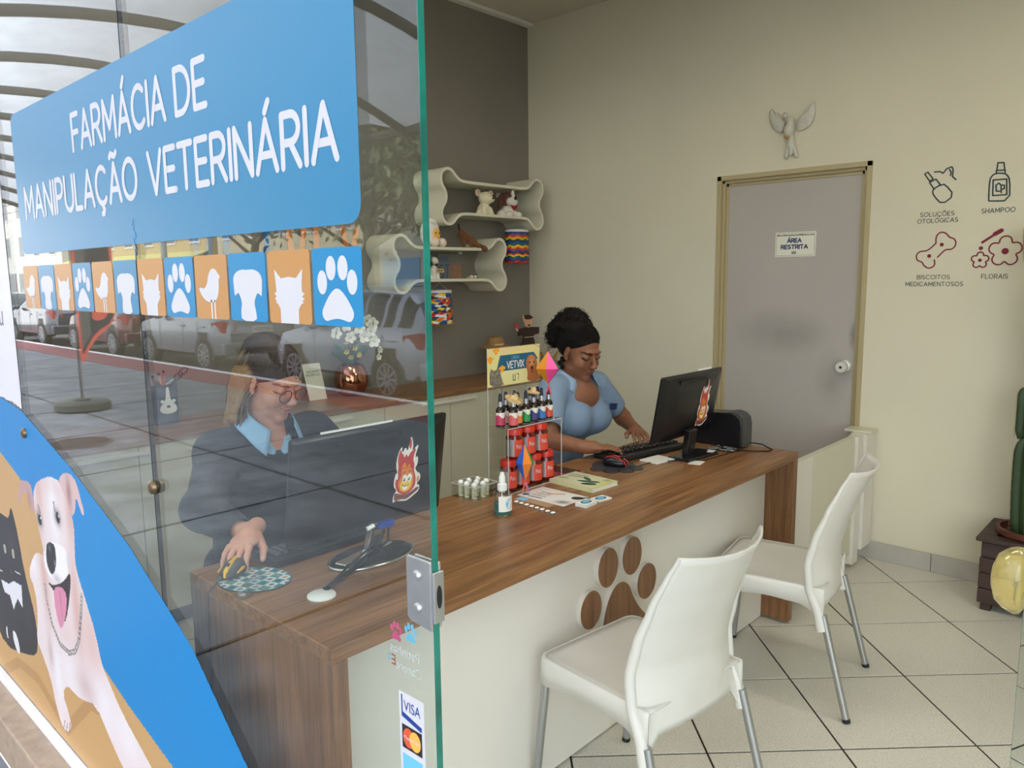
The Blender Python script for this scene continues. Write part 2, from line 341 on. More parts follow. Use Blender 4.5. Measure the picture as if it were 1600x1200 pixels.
# ------------------------------------------------------------------ a printed picture: a fine grid of coloured cells lying on its sheet
def inpoly(poly, X, Y):
    r = np.zeros(X.shape, bool); n = len(poly)
    for i in range(n):
        x1, y1 = poly[i]; x2, y2 = poly[(i+1) % n]
        if y1 == y2: continue
        c = ((y1 > Y) != (y2 > Y)) & (X < (x2-x1)*(Y-y1)/(y2-y1)+x1); r ^= c
    return r
def smoothpoly(poly, it=2):
    for _ in range(it):
        q = []
        for i in range(len(poly)):
            a, b = poly[i], poly[(i+1) % len(poly)]
            q += [(a[0]*.75+b[0]*.25, a[1]*.75+b[1]*.25), (a[0]*.25+b[0]*.75, a[1]*.25+b[1]*.75)]
        poly = q
    return poly
class Print:
    """paints in its own flat (u,v) picture coordinates"""
    def __init__(s, u0, u1, v0, v1, nu, nv, bgc):
        s.u = np.linspace(u0, u1, nu+1); s.v = np.linspace(v0, v1, nv+1); s.U, s.V = np.meshgrid(s.u, s.v); s.nu, s.nv = nu, nv
        s.uc = (s.u[1:]+s.u[:-1])/2; s.vc = (s.v[1:]+s.v[:-1])/2; s.X, s.Y = np.meshgrid(s.uc, s.vc)
        s.c = np.zeros(s.X.shape+(3,)); s.c[:] = bgc; s.mask = np.ones(s.X.shape, bool)
    def poly(s, p, col, sm=0, a=1.0):
        m = inpoly(smoothpoly(p, sm) if sm else p, s.X, s.Y); s.c[m] = s.c[m]*(1-a)+np.array(col)*a; return m
    def blob(s, x, y, rx, ry, col, a=1.0, rot=0, clip=None, hard=False):
        ct, st = math.cos(rot), math.sin(rot); dx, dy = s.X-x, s.Y-y
        d = ((dx*ct+dy*st)/rx)**2+((-dx*st+dy*ct)/ry)**2
        w_ = (d < 1)*a if hard else a*np.exp(-d*1.4)
        if clip is not None: w_ = w_*clip
        s.c = s.c*(1-w_[..., None])+np.array(col)*w_[..., None]
    def line(s, p, th, col, clip=None):
        m = np.zeros(s.X.shape, bool)
        for (a, b) in zip(p, p[1:]):
            a = np.array(a, float); ab = np.array(b, float)-a; L = max(ab @ ab, 1e-9)
            t = np.clip(((s.X-a[0])*ab[0]+(s.Y-a[1])*ab[1])/L, 0, 1); m |= np.hypot(s.X-a[0]-t*ab[0], s.Y-a[1]-t*ab[1]) < th
        if clip is not None: m &= clip
        s.c[m] = col
    def noise(s, amt, clip=None, seed=3):
        r = np.random.RandomState(seed).rand(*s.X.shape)[..., None]-.5
        f = 1+r*amt
        if clip is not None: f = np.where(clip[..., None], f, 1)
        s.c = s.c*f
    def build(s, name, m, fn, parent=None):
        """fn(U,V) -> xyz array; faces only where mask"""
        P = fn(s.U, s.V).reshape(-1, 3)
        if parent is not None:
            I = np.array(wm(parent).inverted()); P = P @ I[:3, :3].T+I[:3, 3]
        j, i = np.nonzero(s.mask); w_ = s.nu+1
        F = np.stack([j*w_+i, j*w_+i+1, (j+1)*w_+i+1, (j+1)*w_+i], 1)
        used, inv = np.unique(F, return_inverse=True); F = inv.reshape(F.shape); P = P[used]
        me = bpy.data.meshes.new(name); me.vertices.add(len(P)); me.vertices.foreach_set('co', P.astype(np.float32).ravel())
        me.loops.add(F.size); me.loops.foreach_set('vertex_index', F.astype(np.int32).ravel())
        me.polygons.add(len(F)); me.polygons.foreach_set('loop_start', np.arange(0, F.size, 4, dtype=np.int32)); me.polygons.foreach_set('loop_total', np.full(len(F), 4, np.int32))
        me.update()
        ca = me.color_attributes.new('Col', 'FLOAT_COLOR', 'CORNER'); cc = np.repeat(s.c[j, i], 4, axis=0); ca.data.foreach_set('color', np.concatenate([np.clip(cc, 0, 1), np.ones((len(cc), 1))], 1).astype(np.float32).ravel())
        me.materials.append(m); o = bpy.data.objects.new(name, me); C.objects.link(o)
        if parent is not None: o.parent = parent
        return o
PRN = vcol_mat('printed_paper', .45); vcol_mat('cloth_soft', .85, bump=(140, .15), sheen=.2)
def srgb(r, g, b): return lin((r/255, g/255, b/255))
# ================================================================== THE SETTING
mat('wall_paint', srgb(213, 207, 184), .75, noise=(1.3, .035), bump=(60, .05))
mat('wall_grey_paint', srgb(130, 124, 113), .8, noise=(1.5, .04), bump=(60, .05))
mat('ceiling_paint', srgb(205, 198, 180), .85)
mat('moulding_white', srgb(225, 222, 210), .6)
mat('plaster_white', srgb(225, 225, 220), .7)
mat('grout', srgb(48, 38, 32), .9)
mat('dark_joint', srgb(34, 33, 33), .95)
XL, XR, Y0, Y1, ZC = -3.73, 2.6, 0.72, 4.22, 3.27
def tile_mat():
    m = mat('floor_tile_glaze', srgb(214, 210, 196), .28, spec=.5); n = m.node_tree; L = n.links; p = n.nodes['Principled BSDF']
    t = n.nodes.new('ShaderNodeTexCoord'); z = n.nodes.new('ShaderNodeTexNoise'); z.inputs['Scale'].default_value = 240; z.inputs['Detail'].default_value = 2
    z3 = n.nodes.new('ShaderNodeTexNoise'); z3.inputs['Scale'].default_value = 3
    L.new(t.outputs['Object'], z.inputs['Vector']); L.new(t.outputs['Object'], z3.inputs['Vector'])
    r = n.nodes.new('ShaderNodeValToRGB'); r.color_ramp.elements[0].position = .30; r.color_ramp.elements[1].position = .46
    r.color_ramp.elements[0].color = (*srgb(168, 158, 138), 1); r.color_ramp.elements[1].color = (*srgb(218, 214, 200), 1)
    L.new(z.outputs['Fac'], r.inputs[0]); mx = n.nodes.new('ShaderNodeMix'); mx.data_type = 'RGBA'; mx.blend_type = 'MULTIPLY'; mx.inputs[0].default_value = 1
    r3 = n.nodes.new('ShaderNodeValToRGB'); r3.color_ramp.elements[0].color = (.86, .86, .86, 1); r3.color_ramp.elements[1].color = (1, 1, 1, 1); L.new(z3.outputs['Fac'], r3.inputs[0])
    L.new(r.outputs[0], mx.inputs[6]); L.new(r3.outputs[0], mx.inputs[7]); L.new(mx.outputs[2], p.inputs['Base Color']); return m
tile_mat()
def clip_rect(poly, x0, x1, y0, y1):
    def cl(P, f, g):
        out = []
        for i in range(len(P)):
            a, b = P[i-1], P[i]; fa, fb = f(a), f(b)
            if (fa >= 0) != (fb >= 0): t = fa/(fa-fb); out.append((a[0]+(b[0]-a[0])*t, a[1]+(b[1]-a[1])*t))
            if fb >= 0: out.append(b)
        return out
    for f in (lambda p: p[0]-x0, lambda p: x1-p[0], lambda p: p[1]-y0, lambda p: y1-p[1]):
        poly = cl(poly, f, None)
        if len(poly) < 3: return []
    return poly
fl = struct(MB().span((XL, .71, -.1), (XR, Y1, -.0035)).build('floor', 'grout'))
a_ = math.radians(44.35); T1 = (math.cos(a_), math.sin(a_)); T2 = (-math.sin(a_), math.cos(a_)); P0 = (-1.0865, 2.705); PT = .4405; g_ = .0034
full = None
for i in range(-16, 16):
    for j in range(-16, 16):
        q = []
        for u, v in ((g_, g_), (PT-g_, g_), (PT-g_, PT-g_), (g_, PT-g_)):
            uu, vv = i*PT+u, j*PT+v; q.append((P0[0]+T1[0]*uu+T2[0]*vv, P0[1]+T1[1]*uu+T2[1]*vv))
        c_ = clip_rect(q, XL, XR, .72, Y1)
        if len(c_) < 3: continue
        whole = all(XL < x < XR and .72 < y < Y1 for x, y in q)
        if whole:
            ox, oy = q[0]
            if full is None:
                full = MB().prism([(x-ox, y-oy) for x, y in q], lambda u, v, d: (u, v, d), -.0035, 0).build('tile', 'floor_tile_glaze', fl, bevel=.0012, seg=1); full.location = (ox, oy, 0)
            else:
                o = full.copy(); C.objects.link(o); o.location = (ox, oy, 0)
        else:
            MB().prism(c_, lambda u, v, d: (u, v, d), -.0035, 0).build('tile', 'floor_tile_glaze', fl)
DX0, DX1, DZ = -2.244, -1.375, 2.096
wb = MB().span((XL-.15, Y1, -.1), (DX0, Y1+.15, ZC+.1)).span((DX1, Y1, -.1), (XR+.15, Y1+.15, ZC+.1)).span((DX0, Y1, DZ), (DX1, Y1+.15, ZC+.1))
wb = struct(wb.build('wall_back', 'wall_paint'))
struct(MB().span((XL-.15, Y0, -.1), (XL, Y1, ZC+.1)).build('wall_left', 'wall_grey_paint'))
struct(MB().span((XR, Y0, -.1), (XR+.15, Y1, ZC+.1)).build('wall_right', 'wall_paint'))
struct(MB().span((XL, Y0-.02, ZC), (XR, Y1, ZC+.1)).build('ceiling', 'ceiling_paint'))
struct(MB().span((XL, Y0, ZC-.022), (XL+.055, Y1, ZC)).build('trim_1', 'moulding_white', bevel=.004))
# lintel and fascia above the shop glass, solid facade beyond it
struct(MB().span((XL-.15, .6, 2.62), (XR+.15, .8, 4.3)).build('wall_front', 'plaster_white'))
# unseen ceiling panels, added to go with the fill lights of the room
mat('lamp_diffuser', (1, 1, 1), emit=((1, .9, .7), 2.5))
for i, (lx, ly, le) in enumerate(FILL_LAMPS):
    t = thing('ceiling_fill_lamp', 'unseen flat ceiling lamp panel, added to light the room above the ' + ('far end of the desk', 'entrance side of the shop', 'near end of the desk and brighten the cabinets')[i], 'lamp', (lx, ly, 3.2))
    MB().span((lx-.6, ly-.28, 3.235), (lx+.6, ly+.28, 3.27)).build('housing', 'moulding_white', t)
    MB().span((lx-.57, ly-.25, 3.222), (lx+.57, ly+.25, 3.2345)).build('diffuser', 'lamp_diffuser', t)
# skirting tiles
bb = struct(MB().span((XL, Y1-.008, 0), (DX0, Y1, .09)).span((DX1, Y1-.008, 0), (XR, Y1, .09)).build('baseboard_back', 'grout'))
mat('skirting_tile', srgb(176, 172, 162), .35, noise=(9, .06))
x = -.985-.44
while x < XR:
    a, b = max(x, DX1+.002), min(x+.4375, XR-.002)
    if b-a > .03: MB().span((a, Y1-.013, .0005), (b, Y1-.008, .095)).build('tile', 'skirting_tile', bb, bevel=.001, seg=1)
    x += .44
# ---------------------------------------------------------------- door in the back wall
mat('door_laminate', srgb(176, 170, 163), .5, noise=(2.2, .035))
mat('door_frame_beige', srgb(176, 162, 124), .35)
mat('rubber_black', srgb(22, 22, 24), .7)
m = MATS['door_laminate']; n_ = m.node_tree; p_ = n_.nodes['Principled BSDF']; src = p_.inputs['Base Color'].links[0].from_socket
tt = n_.nodes.new('ShaderNodeTexCoord')
def smudge(src, cx, cz, rx, rz, amt, scale=9):
    mp = n_.nodes.new('ShaderNodeMapping'); mp.inputs['Location'].default_value = (-cx/rx, 0, -cz/rz); mp.inputs['Scale'].default_value = (1/rx, 0, 1/rz)
    gr = n_.nodes.new('ShaderNodeTexGradient'); gr.gradient_type = 'SPHERICAL'; nz = n_.nodes.new('ShaderNodeTexNoise'); nz.inputs['Scale'].default_value = scale; nz.inputs['Detail'].default_value = 6
    mu = n_.nodes.new('ShaderNodeMath'); mu.operation = 'MULTIPLY'; mu2 = n_.nodes.new('ShaderNodeMath'); mu2.operation = 'MULTIPLY'; mu2.inputs[1].default_value = amt; mu2.use_clamp = True
    mx = n_.nodes.new('ShaderNodeMix'); mx.data_type = 'RGBA'; mx.inputs[7].default_value = (*srgb(84, 78, 70), 1)
    L = n_.links; L.new(tt.outputs['Object'], mp.inputs[0]); L.new(mp.outputs[0], gr.inputs[0]); L.new(tt.outputs['Object'], nz.inputs['Vector'])
    L.new(gr.outputs['Fac'], mu.inputs[0]); L.new(nz.outputs['Fac'], mu.inputs[1]); L.new(mu.outputs[0], mu2.inputs[0]); L.new(mu2.outputs[0], mx.inputs[0]); L.new(src, mx.inputs[6]); return mx.outputs[2]
src = smudge(src, -1.85, 1.20, .30, .15, .75, 4); src = smudge(src, -1.44, 1.19, .03, .09, 1.7); src = smudge(src, -1.55, .95, .1, .2, .5)
n_.links.new(src, p_.inputs['Base Color'])
dr = struct(MB().span((DX0+.058, 4.256, .006), (DX1-.058, 4.29, DZ-.056)).build('door_1', 'door_laminate', bevel=.002))
fr = MB()
for (d0, d1, yy) in ((0, .026, 4.214), (.026, .043, 4.235), (.043, .06, 4.25)):
    fr.span((DX0+d0, yy, 0), (DX0+d1, 4.33, DZ-d0)).span((DX1-d1, yy, 0), (DX1-d0, 4.33, DZ-d0)).span((DX0+d0, yy, DZ-d1), (DX1-d0, 4.33, DZ-d0))
fr.build('door_frame', 'door_frame_beige', dr, bevel=.0015, seg=1)
MB().span((DX0-.1, 4.34, 0), (DX1+.1, 4.36, DZ)).build('door_backing', 'rubber_black', dr)
mat('knob_steel', srgb(222, 222, 214), .35, .25)
k = MB().lathe([(.034, 0), (.034, -.004), (.028, -.012), (.012, -.018), (.012, -.032), (.026, -.036), (.031, -.045), (.031, -.064), (.027, -.072), (0.0, -.073)], 28, (-1.476, 4.256, 1.025), 'y').build('door_knob', 'knob_steel', dr, smooth=40)
MB().lathe([(.0075, -.0735), (.0075, -.0745), (0, -.0746)], 16, (-1.476, 4.256, 1.025), 'y').build('keyhole', 'rubber_black', k)
# ---------------------------------------------------------------- shop glass
glass_mat('shop_glass', (.955, .985, .972), base=.052)
mat('glass_edge_green', srgb(20, 112, 96), .12, spec=.8, noise=(14, .35))
mat('steel_brushed', srgb(190, 190, 188), .32, .85, noise=(30, .08)); mat('alu_white', srgb(236, 236, 238), .4)
mat('brass_dull', srgb(120, 104, 78), .35, .8)
GY, GT = .705, .010                      # street face of the glass and its thickness
panes = [(-1.803, -.8185), (-2.795, -1.808), (-3.787, -2.80), (-4.779, -3.792), (-5.8, -4.784)]
win = struct(MB().span((-5.8, .69, .0), (-.815, .73, .012)).build('window_1', 'alu_white'))
for a, b in panes:
    MB().span((a, GY, .014), (b, GY+GT, 2.62), 0).build('pane', ['shop_glass'], win)
MB().span((-.8185, GY-.0005, .014), (-.817, GY+GT+.0005, 2.62)).build('pane_edge', 'glass_edge_green', win)
for a, b in panes[1:]:
    MB().span((b+.0008, GY-.0002, .014), (b+.0022, GY+GT, 2.62)).span((b+.0028, GY-.0002, .014), (b+.0042, GY+GT, 2.62)).build('pane_edge', 'dark_joint', win)
    for zz in (1.043, 2.45):
        MB().lathe([(0, -.012), (.010, -.0115), (.0155, -.008), (.017, -.002), (.017, 0)], 24, (b+.0025, GY, zz), 'y').build('glass_connector', 'brass_dull', win, smooth=50)
        MB().lathe([(.017, 0), (.017, .004), (.0155, .010), (0, .012)], 24, (b+.0025, GY+GT, zz), 'y').build('glass_connector', 'brass_dull', win, smooth=50)
MB().span((-5.8, .678, -.004), (-.815, GY-.0015, .016)).build('bottom_channel', 'alu_white', win, bevel=.001)
# strike box clamped on the free edge
st = MB().prism(smoothpoly([(-.872, 1.012), (-.872, 1.106), (-.868, 1.110), (-.8165, 1.110), (-.8165, 1.002), (-.864, 1.006)], 0), lambda u, v, d: (u, d, v), GY-.006, GY-.0005).build('strike_plate', 'steel_brushed', win, bevel=.002)
MB().span((-.872, GY+GT+.0005, 1.004), (-.8165, GY+GT+.006, 1.106)).build('strike_plate', 'steel_brushed', win, bevel=.002)
e_ = MB().span((-.8160, GY-.005, 1.016), (-.8095, GY+GT+.005, 1.094)).build('strike_box', 'steel_brushed', win, bevel=.001)
MB().prism([(.009*math.cos(t*PI/8)*.55, .018*math.sin(t*PI/8)) for t in range(16)], lambda u, v, d: (d, .710+u, 1.056+v), -.8094, -.8088).build('slot', 'rubber_black', e_)
for zz in (1.032, 1.083):
    MB().lathe([(0, -.0055), (.006, -.005), (.0085, -.001), (.0085, 0)], 20, (-.846, GY-.006, zz), 'y').build('bolt', 'steel_brushed', st, smooth=30)
# far glass to the right of the open door, and the open leaf itself
struct(MB().span((-.03, GY, .014), (XR, GY+GT, 2.62)).build('window_2', 'shop_glass'))
HX, HY_, LAX = -.07, .74, math.radians(90+10.2)
lx_, ly_ = math.cos(LAX), math.sin(LAX)
dl = struct(MB().box((HX+lx_*.31, HY_+ly_*.31, 1.06), (.62, .01, 2.09), rz=LAX).build('door_2', 'shop_glass'))
MB().box((HX+lx_*.6206, HY_+ly_*.6206, 1.06), (.0012, .0105, 2.09), rz=LAX).build('leaf_edge', 'glass_edge_green', dl)
mat('amber_acrylic', srgb(246, 226, 150), .06, tr=.75, spec=.6, coat=.4)
hx_, hy_ = HX+lx_*.585, HY_+ly_*.585
hd = MB().lathe([(0, -.046), (.014, -.045), (.028, -.039), (.036, -.027), (.040, -.014), (.038, -.006), (.030, -.001), (0, .001)], 28, (hx_-.004, hy_, 1.062), 'x', sy=1.3).build('pull_handle', 'amber_acrylic', dl, smooth=50)
MB().lathe([(.030, .0), (.034, .006), (.026, .016), (0, .018)], 24, (hx_+.007, hy_, 1.062), 'x').build('back_knob', 'amber_acrylic', dl, smooth=50)
# ---------------------------------------------------------------- doorstep, pavement, kerb, road
mat('sill_stone', srgb(168, 148, 128), .6, noise=(18, .16), bump=(40, .25))
mat('concrete_paving', srgb(112, 116, 122), .75, noise=(3.2, .36), bump=(25, .3))
mat('red_paving', srgb(132, 66, 70), .8, noise=(6, .14)); mat('kerb_white', srgb(232, 232, 234), .6); mat('asphalt', srgb(78, 78, 80), .85, noise=(12, .15))
mat('cast_iron', srgb(96, 94, 92), .6, .3)
struct(MB().span((-34, .602, -.16), (8, .7035, -.005)).build('trim_2', 'sill_stone', bevel=.006))
pv = struct(MB().span((-34, -5.18, -.4), (8, .602, -.175)).build('ground_pavement', 'dark_joint'))
x = -3.27
xs = [-3.27+1.96*k for k in range(-14, 6)]
for x0 in xs:
    for (ya, yb) in ((-1.960, .598), (-4.366, -1.998)):
        MB().span((x0+.020, ya, -.162), (x0+1.940, yb, -.15)).build('paving_slab', 'concrete_paving', pv)
    MB().span((x0+.004, -5.178, -.158), (x0+1.956, -4.385, -.149)).build('paving_slab', 'red_paving', pv)
pv['kind'] = 'structure'
ks = struct(MB().span((-40, -5.31, -.4), (8, -5.18, -.142)).build('trim_3', 'kerb_white', bevel=.01))
struct(MB().span((-90, -13.5, -.5), (20, -5.31, -.30)).build('ground_road', 'asphalt'))
struct(MB().span((-90, -40, -.5), (20, -13.5, -.16)).build('ground_far_pavement', 'concrete_paving'))
mh = thing('manhole_cover', 'round ribbed iron manhole cover set in the grey pavement', 'manhole', (-8.7, -1.25, -.15))
MB().lathe([(.33, -.002), (.33, .006), (.30, .007), (0, .007)], 32, (-8.7, -1.25, -.15)).build('lid', 'cast_iron', mh)
rb = MB()
for i in range(-6, 7):
    hw = math.sqrt(.29**2-(i*.045)**2) if abs(i*.045) < .29 else .02
    rb.box((-8.7+i*.045, -1.25, -.141), (.02, hw*2, .006))
rb.build('rib', 'cast_iron', mh)
# ---------------------------------------------------------------- awning over the pavement: pale membrane on curved dark beams
mat('beam_grey', srgb(92, 88, 84), .6)
def cloth_mat():
    m = bpy.data.materials.new('awning_membrane'); m.use_nodes = True; n = m.node_tree; L = n.links; p = n.nodes['Principled BSDF']; o = n.nodes['Material Output']
    p.inputs['Base Color'].default_value = (*srgb(215, 217, 220), 1); p.inputs['Roughness'].default_value = .7
    t = n.nodes.new('ShaderNodeBsdfTranslucent'); t.inputs[0].default_value = (.8, .82, .86, 1); mx = n.nodes.new('ShaderNodeMixShader'); mx.inputs[0].default_value = .30
    tc_ = n.nodes.new('ShaderNodeTexCoord'); z = n.nodes.new('ShaderNodeTexNoise'); z.inputs['Scale'].default_value = 2.5; z.inputs['Detail'].default_value = 8; L.new(tc_.outputs['Object'], z.inputs[0])
    r = n.nodes.new('ShaderNodeValToRGB'); r.color_ramp.elements[0].position = .3; r.color_ramp.elements[0].color = (*srgb(188, 188, 190), 1); r.color_ramp.elements[1].position = .6; r.color_ramp.elements[1].color = (*srgb(222, 224, 228), 1)
    L.new(z.outputs[0], r.inputs[0]); L.new(r.outputs[0], p.inputs['Base Color'])
    L.new(p.outputs[0], mx.inputs[1]); L.new(t.outputs[0], mx.inputs[2]); L.new(mx.outputs[0], o.inputs[0]); MATS['awning_membrane'] = m
cloth_mat()
def az(y, ph=0): 
    s = (0.55-y)/5.9; return 3.62+.50*math.sin(PI*min(max(s, 0), 1))*1.0-.12*s+ph
aw = thing('street_awning', 'pale stretched awning on curved grey beams over the pavement', 'awning', (-8, -2.3, 0))
bx = [1.6-1.95*k for k in range(0, 14)]
MB().grid(78, 14, lambda u, v: (-24.6+u*27.2, .55-v*5.9, az(.55-v*5.9)+.10-.09*math.cos(2*PI*((-24.6+u*27.2)-1.6)/1.95))).build('membrane', 'awning_membrane', aw, smooth=180)
for xb in bx:
    pts = [(xb+.35*math.sin(PI*k/16), .55-5.9*k/16, az(.55-5.9*k/16)-.05) for k in range(17)]
    MB().tube(pts, .055, 8).build('beam', 'beam_grey', aw, smooth=50)
MB().tube([(-24.6, -5.35, 3.47), (2.6, -5.35, 3.47)], .06, 8).build('edge_beam', 'beam_grey', aw)
# ================================================================== DESK
wood_mat('desk_wood', srgb(108, 72, 42), srgb(166, 120, 76), 1, .34, 1.5)
wood_mat('desk_wood_vertical', srgb(104, 70, 44), srgb(156, 112, 74), 2, .36, 1.5)
mat('laminate_white', srgb(218, 214, 202), .3, noise=(2, .02))
mat('cream_laminate', srgb(206, 202, 178), .35)
ZD = .769; DXF, DXB, DY0, DY1 = -1.28, -1.925, .825, 3.178
desk = thing('reception_desk', 'long brown wood-grain reception desk with a white front panel and paw cut-out', 'desk', (-1.6, 2.0, 0))
MB().span((DXB, DY0, ZD-.034), (DXF, DY1, ZD)).build('desk_top', 'desk_wood', desk, bevel=.0015, seg=1)
MB().span((DXB, DY0, .004), (DXF, DY0+.04, ZD-.0345)).build('side_panel', 'desk_wood_vertical', desk, bevel=.001, seg=1)
MB().span((DXB, DY1-.04, .012), (DXF, DY1, ZD-.0345)).build('side_panel', 'desk_wood_vertical', desk, bevel=.001, seg=1)
mat('steel_dark', srgb(70, 70, 70), .4, .7)

PXF = -1.405
def el(cy, cz, ry, rz, n=28): return [(cy+ry*math.cos(2*PI*k/n), cz+rz*math.sin(2*PI*k/n)) for k in range(n)]
TOES = [(1.851, .4745, .0545, .0625), (1.942, .588, .054, .0655), (2.079, .590, .056, .0655), (2.171, .4725, .0585, .063)]
PADP = smoothpoly([(1.905, .30), (1.915, .40), (1.935, .465), (1.975, .512), (2.02, .520), (2.062, .495), (2.085, .445), (2.125, .392), (2.175, .345), (2.185, .29), (2.13, .262), (2.05, .285), (1.98, .262), (1.925, .27)], 2)
MB().span((PXF-.018, DY0+.0405, .006), (PXF, DY1-.0405, ZD-.035)).build('front_panel', 'laminate_white', desk)
for l in [el(*q) for q in TOES]+[PADP]:
    o_ = MB().prism(l, lambda u, v, d: (d, u, v), PXF+.0003, PXF+.0185).build('raised_shape', 'laminate_white', desk)
    MB().prism(l, lambda u, v, d: (d, u, v), PXF+.0186, PXF+.0200).build('wood_face', 'desk_wood_vertical', o_)
# ================================================================== CREDENZA along the grey wall
cz, cxf = .87, -3.27
cr_ = thing('storage_credenza', 'long low cream cabinet with a brown wood top along the grey wall', 'cabinet', (-3.5, 2.5, 0))
MB().span((-3.728, .80, cz-.03), (cxf, 4.21, cz)).build('cabinet_top', 'desk_wood', cr_, bevel=.001, seg=1)
MB().span((-3.728, .80, .08), (cxf-.03, 4.21, cz-.0305)).build('body', 'cream_laminate', cr_)
MB().span((-3.70, .82, .0), (cxf-.07, 4.19, .0795)).build('plinth', 'steel_dark', cr_)
y = .80
joints = [.80, 1.23, 1.66, 2.09, 2.52, 3.00, 3.44, 3.86, 4.21]
for a, b in zip(joints, joints[1:]):
    dd = MB().span((cxf-.0295, a+.002, .09), (cxf-.012, b-.002, cz-.034)).build('cabinet_door', 'cream_laminate', cr_, bevel=.0008, seg=1)
for a, b in ((.86, 1.3), (1.9, 2.3), (2.78, 3.2), (3.65, 4.05)):
    MB().span((cxf-.0115, a, cz-.066), (cxf+.009, b, cz-.052)).build('handle_rail', 'laminate_white', cr_)
# ================================================================== BONE SHELVES
mat('shelf_cream', srgb(216, 213, 190), .4)
def bone(name, label, yc, zc):
    t = thing(name, label, 'shelf', (-3.6, yc, zc), group='bone shelves on the grey wall')
    q = [(.432, 0), (.440, .03), (.462, .055), (.476, .09), (.472, .13), (.448, .162), (.41, .175), (.372, .165), (.345, .138), (.315, .113), (.275, .104), (.10, .104)]
    loop = q+[(-x, z) for x, z in q[::-1]]+[(-x, -z) for x, z in q[1:]]+[(x, -z) for x, z in q[::-1][:-1]]
    loop = smoothpoly(loop, 2); n = len(loop); inner = []
    for i in range(n):
        a, b = Vector(loop[i-1]), Vector(loop[(i+1) % n]); d = (b-a).normalized(); nn = Vector((-d.y, d.x)); inner.append((loop[i][0]+nn.x*.017, loop[i][1]+nn.y*.017))
    x0, x1 = -3.481, -3.728
    vs = [(x, yc+p[0], zc+p[1]) for x, l in ((x0, loop), (x0, inner), (x1, inner), (x1, loop)) for p in l]; fs = []
    for r in range(4):
        for k in range(n): fs.append((r*n+k, r*n+(k+1) % n, ((r+1) % 4)*n+(k+1) % n, ((r+1) % 4)*n+k))
    MB().add(vs, fs).build('bone_frame', 'shelf_cream', t, smooth=35)
    for s_ in (-.27, .27): MB().span((-3.727, yc+s_-.012, zc+.055), (-3.705, yc+s_+.012, zc+.087)).build('wall_bracket', 'moulding_white', t)
    return t
sh1 = bone('bone_shelf', 'upper cream bone-shaped wall shelf holding two plush dogs', 3.617, 2.013)
sh2 = bone('bone_shelf', 'lower cream bone-shaped wall shelf with a dog figurine inside', 3.24, 1.607)
# ================================================================== SWING GATE between desk and wall
gt = thing('swing_gate', 'low cream gate panel between the desk end and the back wall', 'gate', (-1.33, 3.6, 0))
MB().span((-1.345, 3.24, .07), (-1.315, 3.98, .70)).build('gate_panel', 'cream_laminate', gt, bevel=.0015)
MB().span((-1.3148, 3.24, .0705), (-1.312, 3.43, .6995)).build('edge_strip', 'laminate_white', gt)
MB().span((-1.350, 3.985, .02), (-1.300, 4.06, .70)).build('hinge_post', 'laminate_white', gt, bevel=.0015)
MB().span((-1.365, 4.065, .085), (-1.285, 4.205, .70)).build('wall_post', 'laminate_white', gt, bevel=.0015)
MB().span((-1.41, 4.10, .70), (-1.275, 4.205, .712)).build('post_cap', 'cream_laminate', gt, bevel=.0015)
